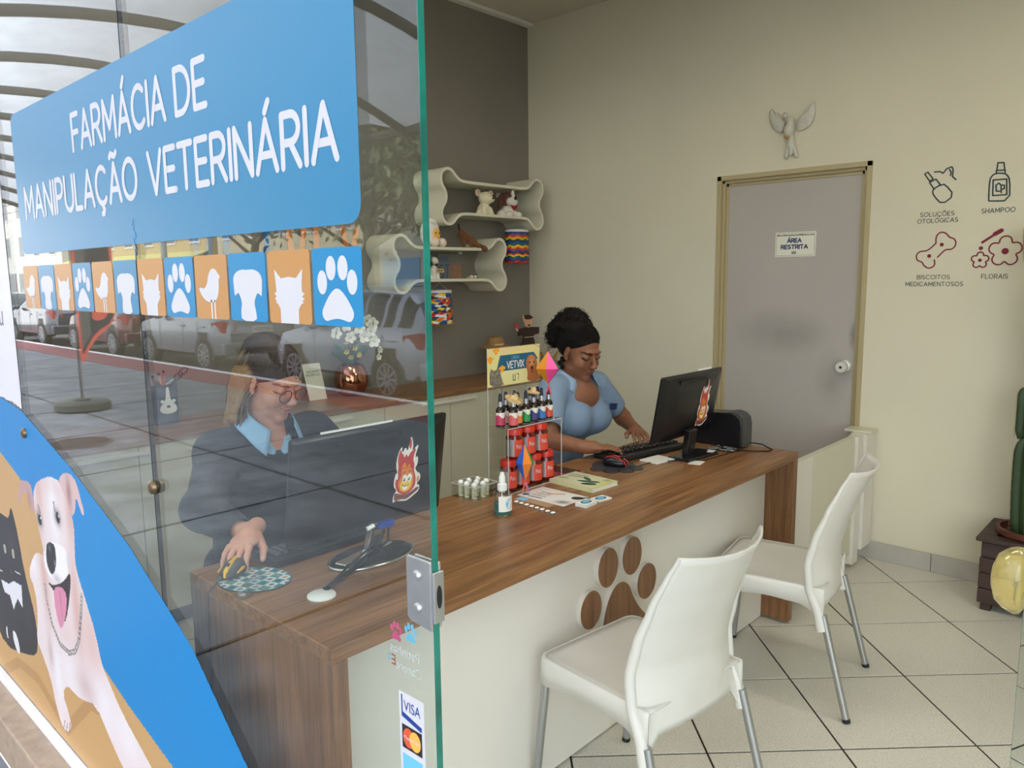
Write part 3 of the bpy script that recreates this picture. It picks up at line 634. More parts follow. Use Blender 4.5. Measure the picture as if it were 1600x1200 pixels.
# ================================================================== WHITE PLASTIC CHAIRS
mat('chair_plastic', srgb(216, 213, 204), .33, spec=.45, noise=(7, .03)); mat('chair_leg_metal', srgb(176, 178, 178), .28, .85)
def lerp_tab(tab, z):
    for (a, fa), (b, fb) in zip(tab, tab[1:]):
        if z <= b or (b, fb) == tab[-1]:
            t = min(max((z-a)/(b-a), 0), 1); t2 = t*t*(3-2*t)*.35+t*.65; return fa+(fb-fa)*t2
FE = [(.30, -.198), (.36, -.185), (.45, -.150), (.53, -.143), (.62, -.163), (.72, -.198), (.80, -.232), (.86, -.262)]
WE = [(.30, .212), (.36, .210), (.50, .212), (.62, .208), (.74, .196), (.86, .176)]
def solid(o, th, off=-1):
    m_ = o.modifiers.new('solid', 'SOLIDIFY'); m_.thickness = th; m_.offset = off; return o
def chair(loc, rz, label):
    t = thing('plastic_chair', label, 'chair', loc, rz, 'white plastic chairs at the desk')
    def back(u, v):
        s_ = u*2-1; e = min(max((abs(s_)-.72)/.28, 0), 1); zb = .375-.068*e*e*(3-2*e); zt = .862-.010*(1-s_*s_); z = zb+(zt-zb)*v
        bow = (1-abs(s_)**2.2)*(.062 if z > .45 else .062-.045*min((.45-z)/.1, 1)); return (lerp_tab(FE, z)-bow, s_*lerp_tab(WE, z), z)
    solid(MB().grid(24, 24, back).build('backrest', 'chair_plastic', t, smooth=60, world=False), .006, 0)
    for sg in (-1, 1):
        R_ = MB(); zs = [.305+(.860-.305)*k/24 for k in range(25)]
        R_.tube([(lerp_tab(FE, z), sg*lerp_tab(WE, z), z) for z in zs], [.0185-.004*min(k/6, 1)-.0095*max(0, (k-12)/12) for k in range(25)], 10)
        R_.build('back_rim', 'chair_plastic', t, smooth=60, world=False)
    # seat and its skirt
    out = smoothpoly([(-.185, -.205), (.0, -.207), (.205, -.205), (.205, .205), (.0, .207), (-.185, .205)], 0)
    def corner(cx, cy, a0): return [(cx+.035*math.cos(math.radians(a0+90*k/5)), cy+.035*math.sin(math.radians(a0+90*k/5))) for k in range(6)]
    side = [(-.20+.02*k, -.206) for k in range(0, 19)]; ring = side+corner(.172, -.171, -90)+[(.207, y_) for y_ in (-.1, -.03, .03, .1)]+corner(.172, .171, 0)+[(x_, .206) for x_, _ in side[::-1]]
    n = len(ring); vs = []
    def zsk(x_, y_):
        if x_ > .15: return .372+.016*(1-min(abs(y_)/.2, 1)**2)*(1 if x_ > .19 else 0)
        if x_ > -.10: return .372+.020*math.sin(PI*min(max((.15-x_)/.32, 0), 1))
        u = (-.10-x_)/.10; return .388-.06*u*u
    for k, (x_, y_) in enumerate(ring): vs.append((x_*.955 if x_ > 0 else x_, y_*.965, .4505))
    for x_, y_ in ring: vs.append((x_*.99 if x_ > 0 else x_, y_*.992, .446))
    for x_, y_ in ring: vs.append((x_, y_, .438))
    for x_, y_ in ring: vs.append((x_*1.01 if x_ > 0 else x_, y_*1.012, zsk(x_, y_)))
    fs = [(r*n+k, r*n+k+1, (r+1)*n+k+1, (r+1)*n+k) for r in range(3) for k in range(n-1)]
    solid(MB().add(vs, fs).build('seat_skirt', 'chair_plastic', t, smooth=50, world=False), .005, 0)
    def top(u, v):
        x_ = -.198+(.198+.198)*u; y_ = (v*2-1)*.199; r = max(abs(x_-.0)/.198, abs(v*2-1)); 
        if x_ > .16: 
            k = (x_-.163)/.035; y_ *= (1-.085*k*k)
        return (x_, y_, .4505-.012*(1-r**4))
    solid(MB().grid(16, 16, top).build('seat', 'chair_plastic', t, smooth=60, world=False), .005, -1)
    for sg in (-1, 1):
        for (a, b) in (((.182, sg*.186, .43), (.222, sg*.205, .004)), ((-.199, sg*.208, .36), (-.292, sg*.222, .004))):
            l = MB().tube([a, b], .0125, 14).build('leg', 'chair_leg_metal', t, smooth=50, world=False)
            dv_ = (Vector(a)-Vector(b)).normalized(); f_ = MB().tube([Vector(b)+dv_*.010, Vector(b)-dv_*.003], [.0132, .0134], 14).build('foot_cap', 'rubber_black', l, smooth=50, world=False)
    return t
chair((-1.128, 1.735, 0), math.radians(173.5), 'white plastic chair nearest the glass, in front of the paw cut-out')
chair((-1.15, 2.715, 0), math.radians(190.4), 'white plastic chair farther back, beside the desk\'s far end')
# ================================================================== PLANTER WITH CACTUS
mat('slat_brown', srgb(58, 40, 34), .5, noise=(9, .15)); mat('pot_brown', srgb(92, 48, 36), .45); mat('soil', srgb(70, 55, 42), .95, noise=(60, .4), bump=(90, 1)); mat('cactus_green', srgb(40, 62, 30), .55, noise=(14, .2)); mat('spine', srgb(150, 120, 90), .6)
pl = thing('slatted_planter', 'dark brown slatted wooden planter box with a cactus pot, against the back wall', 'planter', (-.53, 4.03, 0))
px0, px1, py0, py1 = -.705, -.355, 3.86, 4.19
for k in range(4):
    z0 = .035+k*.0725
    for a, b in (((px0-.004*(k < 3), py0, z0), (px1, py0+.018, z0+.066)), ((px0, py1-.018, z0), (px1, py1, z0+.066)), ((px0-.004*(k < 3), py0+.0185, z0), (px0+.018, py1-.0185, z0+.066)), ((px1-.018, py0+.0185, z0), (px1, py1-.0185, z0+.066))):
        MB().span(a, b).build('slat', 'slat_brown', pl, bevel=.003)
fr_ = MB()
for a, b in (((px0-.02, py0-.02, .325), (px1+.02, py0+.05, .345)), ((px0-.02, py1-.05, .325), (px1+.02, py1+.015, .345)), ((px0-.02, py0+.0505, .325), (px0+.05, py1-.0505, .345)), ((px1-.05, py0+.0505, .325), (px1+.02, py1-.0505, .345))): fr_.span(a, b)
fr_.build('top_frame', 'slat_brown', pl, bevel=.003)
for x_ in (px0+.03, px1-.03):
    for y_ in (py0+.03, py1-.03): MB().span((x_-.02, y_-.02, 0), (x_+.02, y_+.02, .32)).build('corner_post', 'slat_brown', pl)
pt_ = thing('cactus', 'tall ribbed green cactus in a brown plastic pot standing in the slatted planter', 'plant', (-.53, 4.03, .12))
MB().lathe([(.10, .13), (.125, .345), (.138, .35), (.138, .375), (.122, .375), (.12, .35), (.118, .345)], 28, (-.545, 4.02, 0)).build('pot', 'pot_brown', pt_, smooth=40)
MB().lathe([(.117, .33), (.117, .345), (.06, .352), (0, .35)], 20, (-.545, 4.02, 0)).build('soil', 'soil', pt_)
def stem(c, z0, z1, r, tw=0):
    mb = MB(); n = 40; N = 26; vs = []
    for i in range(N+1):
        t = i/N; e = min(1, math.sqrt(max(0, 1-((t-.82)/.18)**2)) if t > .82 else (.72+.28*min(1, t/.15)))
        for k in range(n):
            a = 2*PI*k/n; rr = r*e*(1+.24*math.cos(5*a)+.02*math.sin(i*2.4)*max(0, math.cos(5*a)))
            vs.append((c[0]+tw*math.sin(t*2.2)+rr*math.cos(a), c[1]+rr*math.sin(a), z0+(z1-z0)*t))
    fs = [(i*n+k, i*n+(k+1) % n, (i+1)*n+(k+1) % n, (i+1)*n+k) for i in range(N) for k in range(n)]+[tuple(range(n-1, -1, -1)), tuple(N*n+k for k in range(n))]
    s_ = mb.add(vs, fs).build('stem', 'cactus_green', pt_, smooth=60)
    sp_ = MB(); 
    for i in range(2, N*2-2):
        t = i/(N*2)
        for q in range(5):
            a = 2*PI*q/5; e = math.sqrt(max(0, 1-((t-.82)/.18)**2)) if t > .82 else 1
            x_, y_, z_ = c[0]+tw*math.sin(t*2.2)+r*1.24*e*math.cos(a), c[1]+r*1.24*e*math.sin(a), z0+(z1-z0)*t
            for dz in (-.4, .5): sp_.tube([(x_, y_, z_), (x_+.007*math.cos(a+dz), y_+.007*math.sin(a+dz), z_+.006*dz)], [.0009, .0003], 3)
    sp_.build('spine_cluster', 'spine', s_)['kind'] = 'stuff'
stem((-.575, 3.99), .345, .80, .042, -.01); stem((-.50, 4.06), .345, 1.25, .045, .02); stem((-.598, 4.02), .78, 1.02, .036, .0); stem((-.60, 4.04), 1.56, 1.74, .05, -.01); stem((-.545, 4.06), .98, 1.62, .042, -.03)
# ================================================================== STREET (seen mirrored in the shop glass)
mat('tyre', srgb(30, 30, 32), .8); mat('rim_silver', srgb(190, 192, 196), .3, .7); mat('car_glass', srgb(40, 46, 50), .06, spec=.8); mat('tail_red', srgb(170, 26, 28), .2); mat('black_trim', srgb(34, 34, 36), .5)
mat('car_silver', srgb(134, 140, 148), .28, .45, coat=.5); mat('car_white', srgb(176, 184, 198), .28, .3, coat=.5); mat('car_red', srgb(92, 30, 36), .2, .3, coat=.8); mat('car_grey', srgb(84, 88, 98), .22, .4, coat=.7); mat('car_green', srgb(52, 62, 56), .22, .4, coat=.7); mat('plate_grey', srgb(226, 226, 222), .5)
def catm(tab, x):
    if x <= tab[0][0]: return tab[0][1]
    for (a, fa), (b, fb) in zip(tab, tab[1:]):
        if x <= b: return fa+(fb-fa)*(x-a)/(b-a)
    return tab[-1][1]
def car(name, label, x_rear_axle, paint, L=4.3, WB=2.6, H=1.66, suv=True, plate=''):
    """nose towards -x, tail towards +x; nearest side faces the shop (+y)"""
    yc, W, zg, WR = -6.52, 1.76, -.30, .335; XR_ = x_rear_axle+.78 if suv else x_rear_axle+.88; XF_ = XR_-L; xf_ax = x_rear_axle-WB
    t = thing('parked_car', label, 'car', ((XR_+XF_)/2, yc, zg), group='cars parked along the kerb')
    belt = [(XF_, .62), (XF_+.12, .78), (XF_+.5, .93), (XF_+1.05, 1.02), (XF_+1.6, 1.06), (XR_-.5, 1.12), (XR_-.12, 1.10), (XR_, .95)]
    if suv: roof = [(XF_, .62), (XF_+.12, .78), (XF_+.5, .93), (XF_+1.05, 1.03), (XF_+1.35, 1.25), (XF_+1.75, H-.10), (XF_+2.2, H-.01), (XR_-1.3, H), (XR_-.55, H-.05), (XR_-.28, H-.22), (XR_-.08, 1.14), (XR_, .95)]
    else: roof = [(XF_, .62), (XF_+.12, .76), (XF_+.5, .88), (XF_+1.05, .97), (XF_+1.8, 1.38), (XF_+2.3, H-.05), (XR_-1.7, H-.03), (XR_-1.25, H-.14), (XR_-.62, 1.10), (XR_-.1, 1.06), (XR_, .9)]
    N = 72; xs_ = [XF_+(XR_-XF_)*(.5-.5*math.cos(PI*i/N)) for i in range(N+1)]
    def wd(x):
        a = min((x-XF_)/.55, (XR_-x)/.45, 1); return W/2*(.78+.22*math.sin(max(a, 0)*PI/2))
    secs = []
    for x in xs_:
        b, r, w_ = catm(belt, x), max(catm(roof, x), catm(belt, x)+.001), wd(x); z0 = .30 if x > XF_+.2 and x < XR_-.2 else .36
        arch = 0
        P = [(w_*.90, z0), (w_*.985, z0+.06), (w_*1.0, z0+.22), (w_*1.005, (z0+b)/2+.10), (w_*.985, b-.10), (w_*.955, b)]
        h = r-b; P += [(w_*.955-.03*min(1, h/.1)-.17*min(h/.5, 1)*.25, b+h*.25), (w_*.955-.03*min(1, h/.1)-.17*min(h/.5, 1)*.6, b+h*.62), (w_*.95-.05*min(1, h/.1)-.20*min(h/.5, 1)*.92, b+h*.90), (w_*.72-.1*min(1, h/.3), b+h*.985), (w_*.35, b+h*1.0+.012)]
        secs.append(P)
    m = len(secs[0]); vs = []
    for x, P in zip(xs_, secs):
        for (y_, z_) in P: vs.append((x, yc+y_, zg+z_))
        for (y_, z_) in P[::-1]: vs.append((x, yc-y_, zg+z_))
    body = MB(); M2 = 2*m; fsb = []; win_ = {}
    pil = [XF_+1.25, XF_+1.9, XF_+2.75, XR_-.95 if suv else XR_-1.25, XR_-.62]
    for i in range(N):
        xm = (xs_[i]+xs_[i+1])/2; hm = catm(roof, xm)-catm(belt, xm)
        for k in range(M2-1):
            f = (i*M2+k, i*M2+k+1, (i+1)*M2+k+1, (i+1)*M2+k); kk = k if k < m else M2-2-k
            zc_ = sum(vs[q][2] for q in f)/4-zg; isw = False
            if kk in (5, 6, 7) and hm > .16 and XF_+1.35 < xm < XR_-.30:
                if min(abs(xm-p) for p in pil) > .045: isw = True
            if kk in (8, 9) or k == m-1:
                if hm > .03 and (XF_+1.05 < xm < XF_+1.72 or (XR_-.34 < xm < XR_-.10 if suv else XR_-1.3 < xm < XR_-.7)): isw = True
            dw = min(math.hypot(xm-ax, zc_-.335) for ax in (x_rear_axle, xf_ax))
            if kk <= 2 and dw < WR+.07: 
                body.add([vs[q] for q in f], [(0, 1, 2, 3)], 2); continue
            body.add([vs[q] for q in f], [(0, 1, 2, 3)], 1 if isw else (2 if kk == 0 else 0))
    body.add(vs[:M2], [tuple(range(M2))]); body.add(vs[-M2:], [tuple(range(M2))])
    o = body.build('body', [paint, 'car_glass', 'black_trim'], t, smooth=None)
    me = o.data; bm = bmesh.new(); bm.from_mesh(me); bmesh.ops.remove_doubles(bm, verts=bm.verts, dist=.0008); bmesh.ops.recalc_face_normals(bm, faces=bm.faces); bm.to_mesh(me); bm.free(); me.shade_smooth(); me.set_sharp_from_angle(angle=math.radians(38))
    for sg in (1, -1):
        for ax in (x_rear_axle, xf_ax):
            yy = yc+sg*(W/2+.002)
            ar = MB(); ar.add([(ax+(WR+.075)*math.cos(2*PI*k/32), yy, zg+.335+max((WR+.075)*math.sin(2*PI*k/32), -.08)) for k in range(32)], [tuple(range(32))])
            ar.add([(ax+(WR+.075)*math.cos(2*PI*k/32), yy-sg*.02, zg+.335+max((WR+.075)*math.sin(2*PI*k/32), -.08)) for k in range(32)], [tuple(range(32))]).build('wheel_arch', 'black_trim', t)
            yo = yc+sg*(W/2+.016)
            wh = MB().lathe([(WR-.09, -.19*sg), (WR-.01, -.19*sg), (WR, -.17*sg), (WR, -.02*sg), (WR-.015, 0), (WR-.095, .002*sg), (WR-.10, -.03*sg), (0, -.03*sg)], 28, (ax, yo, zg+.335), 'y').build('wheel', 'tyre', t, smooth=40)
            rm = MB()
            for k in range(10):
                a = 2*PI*k/10; rm.box((ax+.13*math.cos(a), yo-sg*.010, zg+.335+.13*math.sin(a)), (.20, .018, .034), rot=Euler((0, -a, 0)))
            rm.build('rim', 'rim_silver', wh)
            MB().lathe([(.245, -.02*sg), (.245, .004*sg), (.222, .004*sg), (.222, -.02*sg)], 28, (ax, yo, zg+.335), 'y', caps=False).build('rim_ring', 'rim_silver', wh, smooth=40)
        # lights, handles, mirror
        yb = yc+sg*W/2
        MB().add([(XR_-.40, yb-sg*.005, zg+1.00), (XR_-.40, yb-sg*.006, zg+.88), (XR_-.10, yb-sg*.10, zg+.80), (XR_+.012, yb-sg*.30, zg+.83), (XR_+.015, yb-sg*.33, zg+.97), (XR_-.10, yb-sg*.09, zg+1.05)], [(0, 1, 2, 5), (5, 2, 3, 4)]).build('tail_light', 'tail_red', t)
        for dx in (XF_+2.55, XF_+3.45): MB().span((dx, yb+sg*.004, zg+.90), (dx+.18, yb+sg*.025, zg+.925)).build('door_handle', paint, t, bevel=.004)
        for dx in (XF_+1.5, XF_+2.62, XF_+3.3): MB().span((dx, yb+sg*.001, zg+.42), (dx+.008, yb+sg*.006, zg+1.0)).build('door_seam', 'black_trim', t)
        MB().ball((XF_+1.62, yb+sg*.08, zg+1.10), (.08, .11, .075), 12).build('wing_mirror', paint, t, smooth=60)
        MB().add([(XF_+.03, yb-sg*.42, zg+.70), (XF_+.03, yb-sg*.42, zg+.80), (XF_+.42, yb-sg*.03, zg+.90), (XF_+.36, yb-sg*.03, zg+.78)], [(0, 1, 2, 3)]).build('headlight', 'car_glass', t)
        if suv: MB().tube([(XF_+1.9, yb-sg*.28, zg+H-.03), (XF_+2.1, yb-sg*.27, zg+H+.035), (XR_-.9, yb-sg*.27, zg+H+.035), (XR_-.55, yb-sg*.28, zg+H-.03)], .018, 8).build('roof_rail', 'rim_silver', t)
    MB().span((XR_-.06, yc-.86, zg+.36), (XR_+.05, yc+.86, zg+.62)).build('rear_bumper', paint, t, bevel=.04, seg=3)
    pb = MB().span((XR_+.006, yc-.22, zg+.80), (XR_+.02, yc+.22, zg+.93)).build('licence_plate', 'plate_grey', t, bevel=.004)
    MB().span((XR_+.051, yc-.62, zg+.40), (XR_+.058, yc+.62, zg+.50)).build('bumper_insert', 'black_trim', t)
    MB().span((XR_+.001, yc-.72, zg+.765), (XR_+.01, yc+.72, zg+.775)).build('boot_seam', 'black_trim', t)
    if plate:
        tb = MB(); text_strokes(tb, plate, 0, .36, 0, .07, .006, lambda u, v, d: (d, yc+.18-u, zg+.825+v), XR_+.0212); tb.build('plate_lettering', 'black_trim', pb)
    return t
GL['1'] = (.25, [[(0, .8), (.2, 1), (.2, 0)]]); GL['9'] = (.5, [arc(.25, .7, .25, .3, 0, 360, 14), [(.5, .7), (.45, .2), (.2, 0)]]); GL['5'] = (.5, [[(.48, 1), (.08, 1), (.03, .55)]+arc(.22, .3, .28, .3, 120, -150, 12)]); GL['6'] = (.5, [arc(.25, .3, .25, .3, 0, 360, 14), [(0, .3), (.08, .75), (.35, 1)]])
car('suv', 'pale silver-white parked SUV with roof rails, the nearest car, mirrored in the glass', -9.1, 'car_white', 4.2, 2.55, 1.68)
car('suv', 'silver parked SUV with red tail lights and a readable number plate, second from the shop', -15.05, 'car_silver', 4.3, 2.67, 1.62, plate='HUX1915')
car('hatch', 'dark red parked car behind the tall banner', -19.9, 'car_red', 4.2, 2.7, 1.58, plate='LR5')
car('sedan', 'dark grey parked sedan beyond the dark red car', -25.3, 'car_grey', 4.5, 2.7, 1.46, suv=False)
car('hatch', 'dark green parked car, the farthest one along the kerb', -31.2, 'car_green', 4.1, 2.5, 1.52)
# feather banner on the pavement
mat('banner_black', srgb(44, 42, 52), .7); mat('banner_red', srgb(232, 92, 72), .6); mat('banner_base', srgb(70, 72, 66), .6, noise=(9, .1)); mat('pole_black', srgb(30, 30, 30), .4)
bn = thing('feather_banner', 'tall dark feather banner with a red border on a round black weighted base', 'banner', (-11.0, -2.05, -.15))
MB().lathe([(.30, 0), (.335, .02), (.335, .10), (.30, .125), (.10, .13), (.10, .145), (.05, .16), (0, .16)], 32, (-11.0, -2.05, -.15)).build('base', 'banner_base', bn, smooth=40)
MB().tube([(-11.0, -2.05, 0), (-11.0, -2.05, 1.2), (-10.99, -2.06, 2.6), (-10.9, -2.2, 3.3), (-10.8, -2.5, 3.35)], [.014, .012, .01, .008, .006], 8).build('pole', 'pole_black', bn)
BNf = lambda u, v, d: (-11.0+u*.25+d, -2.05-u*.95, v)
fl_ = MB().prism(smoothpoly([(.02, .42), (.06, .5), (.22, .80), (.46, .98), (.50, 1.3), (.50, 3.1), (.40, 3.3), (.2, 3.35), (.02, 3.2)], 2), BNf, -.002, .002).build('flag', 'banner_red', bn)
MB().prism(smoothpoly([(.05, .56), (.07, .60), (.22, .87), (.455, 1.01), (.46, 1.3), (.455, 3.05), (.38, 3.25), (.2, 3.3), (.05, 3.15)], 1), BNf, .0025, .004).build('flag_field', 'banner_black', fl_)
MB().prism([(.05, 3.0), (.17, 3.0), (.17, .84), (.05, .66)], BNf, .0045, .0055).build('flag_stripe', 'beam_grey', fl_)
MB().prism(smoothpoly([(.20, 1.0), (.40, 1.06), (.42, 1.35), (.30, 1.42), (.2, 1.2)], 2), BNf, .0058, .0068).build('flag_mark', 'banner_red', fl_)
lb = MB(); text_strokes(lb, 'AR', 0, .34, 0, .17, .018, lambda u, v, d: BNf(.15+v*1.3, 2.35-u, d), .0062); lb.build('flag_lettering', 'banner_red', fl_)
# buildings beyond the road, each window its own piece
mat('render_shade', srgb(150, 148, 140), .85); mat('render_cream', srgb(214, 200, 166), .85, noise=(2, .06)); mat('render_white', srgb(226, 224, 214), .85, noise=(2, .05)); mat('render_ochre', srgb(198, 176, 130), .85); mat('window_dark', srgb(74, 84, 90), .15); mat('frame_white', srgb(220, 220, 216), .5); mat('awning_yellow', srgb(214, 206, 130), .7); mat('shutter_grey', srgb(150, 152, 150), .6); mat('blue_paint', srgb(40, 120, 170), .5); mat('roof_brown', srgb(120, 76, 58), .8)
def building(label, x0, x1, h, m_, rows, cols_, yb=-17.0, aw_=None, base=None):
    t = thing('street_building', label, 'building', ((x0+x1)/2, yb, -.16), group='buildings across the street')
    MB().span((x0, yb-8, -.16), (x1, yb, h)).build('wall', m_, t)
    MB().span((x0-.2, yb-8, h), (x1+.2, yb+.35, h+.3)).build('cornice', 'render_white', t)
    cw = (x1-x0)/cols_
    for r in range(rows):
        for c in range(cols_):
            xx = x0+cw*(c+.5); zz = 3.6+r*2.9
            if zz+1.5 > h: continue
            f_ = MB().span((xx-.62, yb+.001, zz-.1), (xx+.62, yb+.06, zz+1.6)).build('window', 'frame_white', t)
            for s_ in (-1, 1): MB().span((xx+s_*.03, yb+.0605, zz), (xx+s_*.54, yb+.07, zz+1.5)).build('pane', 'window_dark', f_)
    for c in range(cols_):
        xx = x0+cw*(c+.5); MB().span((xx-cw*.38, yb+.001, -.15), (xx+cw*.38, yb+.05, 2.3)).build('shop_shutter', base or 'shutter_grey', t)
    if aw_:
        MB().add([(x0, yb, 3.1), (x1, yb, 3.1), (x1, yb+1.7, 2.45), (x0, yb+1.7, 2.45), (x0, yb, 3.04), (x1, yb, 3.04), (x1, yb+1.7, 2.2), (x0, yb+1.7, 2.2)], [(0, 1, 2, 3), (4, 5, 6, 7), (3, 2, 6, 7), (0, 3, 7, 4), (1, 2, 6, 5)]).build('shop_awning', aw_, t)
    return t
building('grey-white building with a blue shopfront across the street from the desk', -24, -13, 7.0, 'render_shade', 1, 4, base='blue_paint')
building('cream two-storey building with white windows across the street', -37, -25, 9.5, 'render_cream', 2, 5)
building('ochre building with a long pale yellow awning across the street', -58, -38, 8.0, 'render_ochre', 2, 7, aw_='awning_yellow')
building('tall pale building at the far end of the street', -85, -60, 15.0, 'render_white', 4, 7)
building('cream house opposite the shop door', -12, 4, 9.0, 'render_cream', 2, 5)
# trees by the kerb
mat('bark', srgb(72, 62, 52), .9, noise=(8, .2)); mat('foliage_dark', srgb(64, 72, 48), .7, noise=(6, .3)); mat('foliage_light', srgb(140, 148, 108), .7)
def tree(label, x, y, h, seed, R_=1.7, nl=1500):
    rnd = random.Random(seed); t = thing('street_tree', label, 'tree', (x, y, -.3))
    MB().tube([(x, y, -.3), (x+.05, y+.03, 1.0), (x-.08, y, 2.0), (x+.1, y-.1, h*.62)], [.17, .14, .12, .09], 10).build('trunk', 'bark', t, smooth=60)
    tips = []
    for k in range(9):
        a = 2*PI*k/9+rnd.random()*.5; l = R_*(.6+.4*rnd.random()); z0 = 1.9+rnd.random()*(h*.25); tip = (x+l*math.cos(a), y+l*math.sin(a), z0+.7+rnd.random()*1.2); tips.append(tip)
        MB().tube([(x, y, z0), (x+l*.45*math.cos(a), y+l*.45*math.sin(a), z0+.55), tip], [.06, .04, .015], 6).build('branch', 'bark', t, smooth=60)
    lv = MB()
    for k in range(nl):
        c_ = rnd.choice(tips+[(x, y, h*.8)]); p = Vector((c_[0]+rnd.gauss(0, .42), c_[1]+rnd.gauss(0, .42), c_[2]+rnd.gauss(.1, .35))); s_ = .07+.07*rnd.random()
        e = Euler((rnd.random()*6, rnd.random()*6, rnd.random()*6)).to_matrix(); lv.add([p+e @ Vector(q) for q in ((-s_, 0, 0), (0, -s_*.4, .01), (s_, 0, 0), (0, s_*.4, .01))], [(0, 1, 2, 3)], 0 if rnd.random() < .7 else 1)
    o = lv.build('foliage', ['foliage_dark', 'foliage_light'], t); o['kind'] = 'stuff'
tree('dark leafy street tree behind the silver car', -19.5, -9.3, 4.6, 4, 2.0, 1800)
tree('leafy street tree across from the shop door', -10.4, -8.9, 5.6, 7, 2.3, 5200)
tree('broad dark street tree behind the pale nearest car', -14.2, -9.2, 6.0, 9, 2.4, 5200)
# utility pole and traffic light at the far end
mat('galvanised', srgb(150, 154, 152), .5, .4); mat('signal_green', (.1, .9, .5), emit=((.1, 1, .6), 3))
tl = thing('traffic_light', 'black traffic light on a grey pole at the far end of the street', 'traffic light', (-33.5, -4.9, -.15))
MB().tube([(-33.5, -4.9, -.15), (-33.5, -4.9, 4.6)], .06, 10).build('pole', 'galvanised', tl)
hs = MB().span((-33.65, -4.55, 3.0), (-33.35, -4.25, 3.9)).build('signal_head', 'black_trim', tl)
for k in range(3): MB().lathe([(.09, 0), (.11, .12), (.10, .12), (.085, 0)], 14, (-33.35, -4.4, 3.16+k*.28), 'x').build('visor', 'black_trim', hs)
MB().lathe([(.30, 0), (.30, .02), (0, .02)], 20, (-33.43, -4.75, 2.5), 'x').build('round_sign', 'black_trim', tl)
up = thing('utility_pole', 'concrete utility pole with wires across the street', 'pole', (-36.0, -13.9, -.16))
MB().tube([(-36, -13.9, -.16), (-36, -13.9, 8.5)], [.16, .11], 10).build('pole', 'galvanised', up)
for zz in (6.0, 6.5, 7.2): MB().tube([(-70, -13.9, zz+.2), (-36, -13.9, zz), (-12, -13.9, zz-.15), (4, -13.9, zz+.2)], .02, 4).build('wire', 'pole_black', up)
# ================================================================== VINYL AND PRINTS ON THE SHOP GLASS
mat('vinyl_blue', srgb(46, 130, 172), .32); mat('vinyl_cyan', srgb(14, 132, 184), .32); mat('vinyl_white', srgb(208, 208, 212), .4); mat('vinyl_orange', srgb(190, 138, 78), .35); mat('vinyl_pink', srgb(214, 76, 130), .4); mat('vinyl_navy', srgb(30, 60, 140), .4)
mat('vinyl_sky', srgb(110, 190, 226), .4)
GF = lambda u, v, d: (u, GY-d, v)          # plane of the glass, d towards the street
def rrect(x0, x1, z0, z1, r, n=6):
    o = []
    for cx, cz_, a in ((x1-r, z0+r, -90), (x1-r, z1-r, 0), (x0+r, z1-r, 90), (x0+r, z0+r, 180)): o += [(cx+r*math.cos(math.radians(a+90*k/n)), cz_+r*math.sin(math.radians(a+90*k/n))) for k in range(n+1)]
    return o
sg = thing('glass_sign', 'large blue vinyl sign on the shop glass reading FARMÁCIA DE MANIPULAÇÃO VETERINÁRIA', 'sign', (-1.8, GY-.001, 1.8))
MB().prism(rrect(-2.632, -.958, 1.605, 2.003, .03), GF, .0003, .0008).build('sign_board', 'vinyl_blue', sg)
t1 = MB(); text_strokes(t1, 'FARMÁCIA', -2.137, -1.603, 1.848, .083, .0068, GF, .0011); t1.build('lettering', 'vinyl_white', sg)
t1 = MB(); text_strokes(t1, 'DE', -1.551, -1.425, 1.848, .083, .0068, GF, .0011); t1.build('lettering', 'vinyl_white', sg)
for tx_, xa_, xb_ in (('MANIPULAÇÃO', -2.563, -1.768), ('VETERINÁRIA', -1.700, -1.013)):
    t2 = MB(); text_strokes(t2, tx_, xa_, xb_, 1.706, .083, .0068, GF, .0011); t2.build('lettering', 'vinyl_white', sg)
for k, (du, dv, rr) in enumerate(((0, 0, .006), (.002, .014, .009), (-.003, .028, .006), (.003, .04, .01), (0, .056, .006), (-.002, .068, .008))):
    MB().prism([(-1.812+.008+du+rr*.7*math.cos(a*PI/4+k), 1.585+dv+.0+rr*math.sin(a*PI/4)) for a in range(8)], GF, .0012, .0016).build('peeled_vinyl', 'vinyl_cyan', sg)
# icon cards
def mir(p): return p+[(1-x, y) for x, y in p[::-1]]
paw_i = [[(.5+.10*math.cos(t)+dx, .5+.155*math.sin(t)+dy) for t in [2*PI*k/20 for k in range(20)]] for dx, dy in ((-.30, .06), (-.11, .24), (.13, .24), (.31, .06))]
paw_pad = smoothpoly([(.5, .50), (.64, .42), (.76, .28), (.84, .16), (.76, .05), (.62, .085), (.5, .10), (.38, .085), (.24, .05), (.16, .16), (.24, .28), (.36, .42)], 2)
dog_i = smoothpoly([(.30, .0), (.30, .16), (.34, .28), (.26, .42), (.20, .40), (.14, .36), (.13, .52), (.12, .64), (.20, .72), (.36, .76), (.5, .75), (.66, .76), (.82, .72), (.90, .64), (.89, .50), (.87, .36), (.82, .40), (.76, .42), (.66, .28), (.70, .16), (.72, 0)], 1)
cat_i = [(.28, .0), (.28, .2), (.22, .27), (.17, .29), (.2, .31), (.15, .34), (.2, .37), (.15, .41), (.2, .44), (.19, .55), (.17, .74), (.22, .70), (.32, .62), (.5, .64), (.68, .62), (.78, .70), (.83, .74), (.80, .55), (.80, .44), (.86, .41), (.80, .37), (.86, .34), (.8, .31), (.84, .29), (.78, .27), (.71, .2), (.70, 0)]
bird_i = smoothpoly([(.52, .26), (.36, .27), (.22, .34), (.12, .46), (.14, .50), (.28, .47), (.38, .54), (.44, .70), (.54, .79), (.66, .78), (.74, .70), (.80, .66), (.74, .62), (.74, .50), (.70, .36), (.62, .28)], 1)
kinds = ['bird', 'dog', 'cat', 'paw']*3
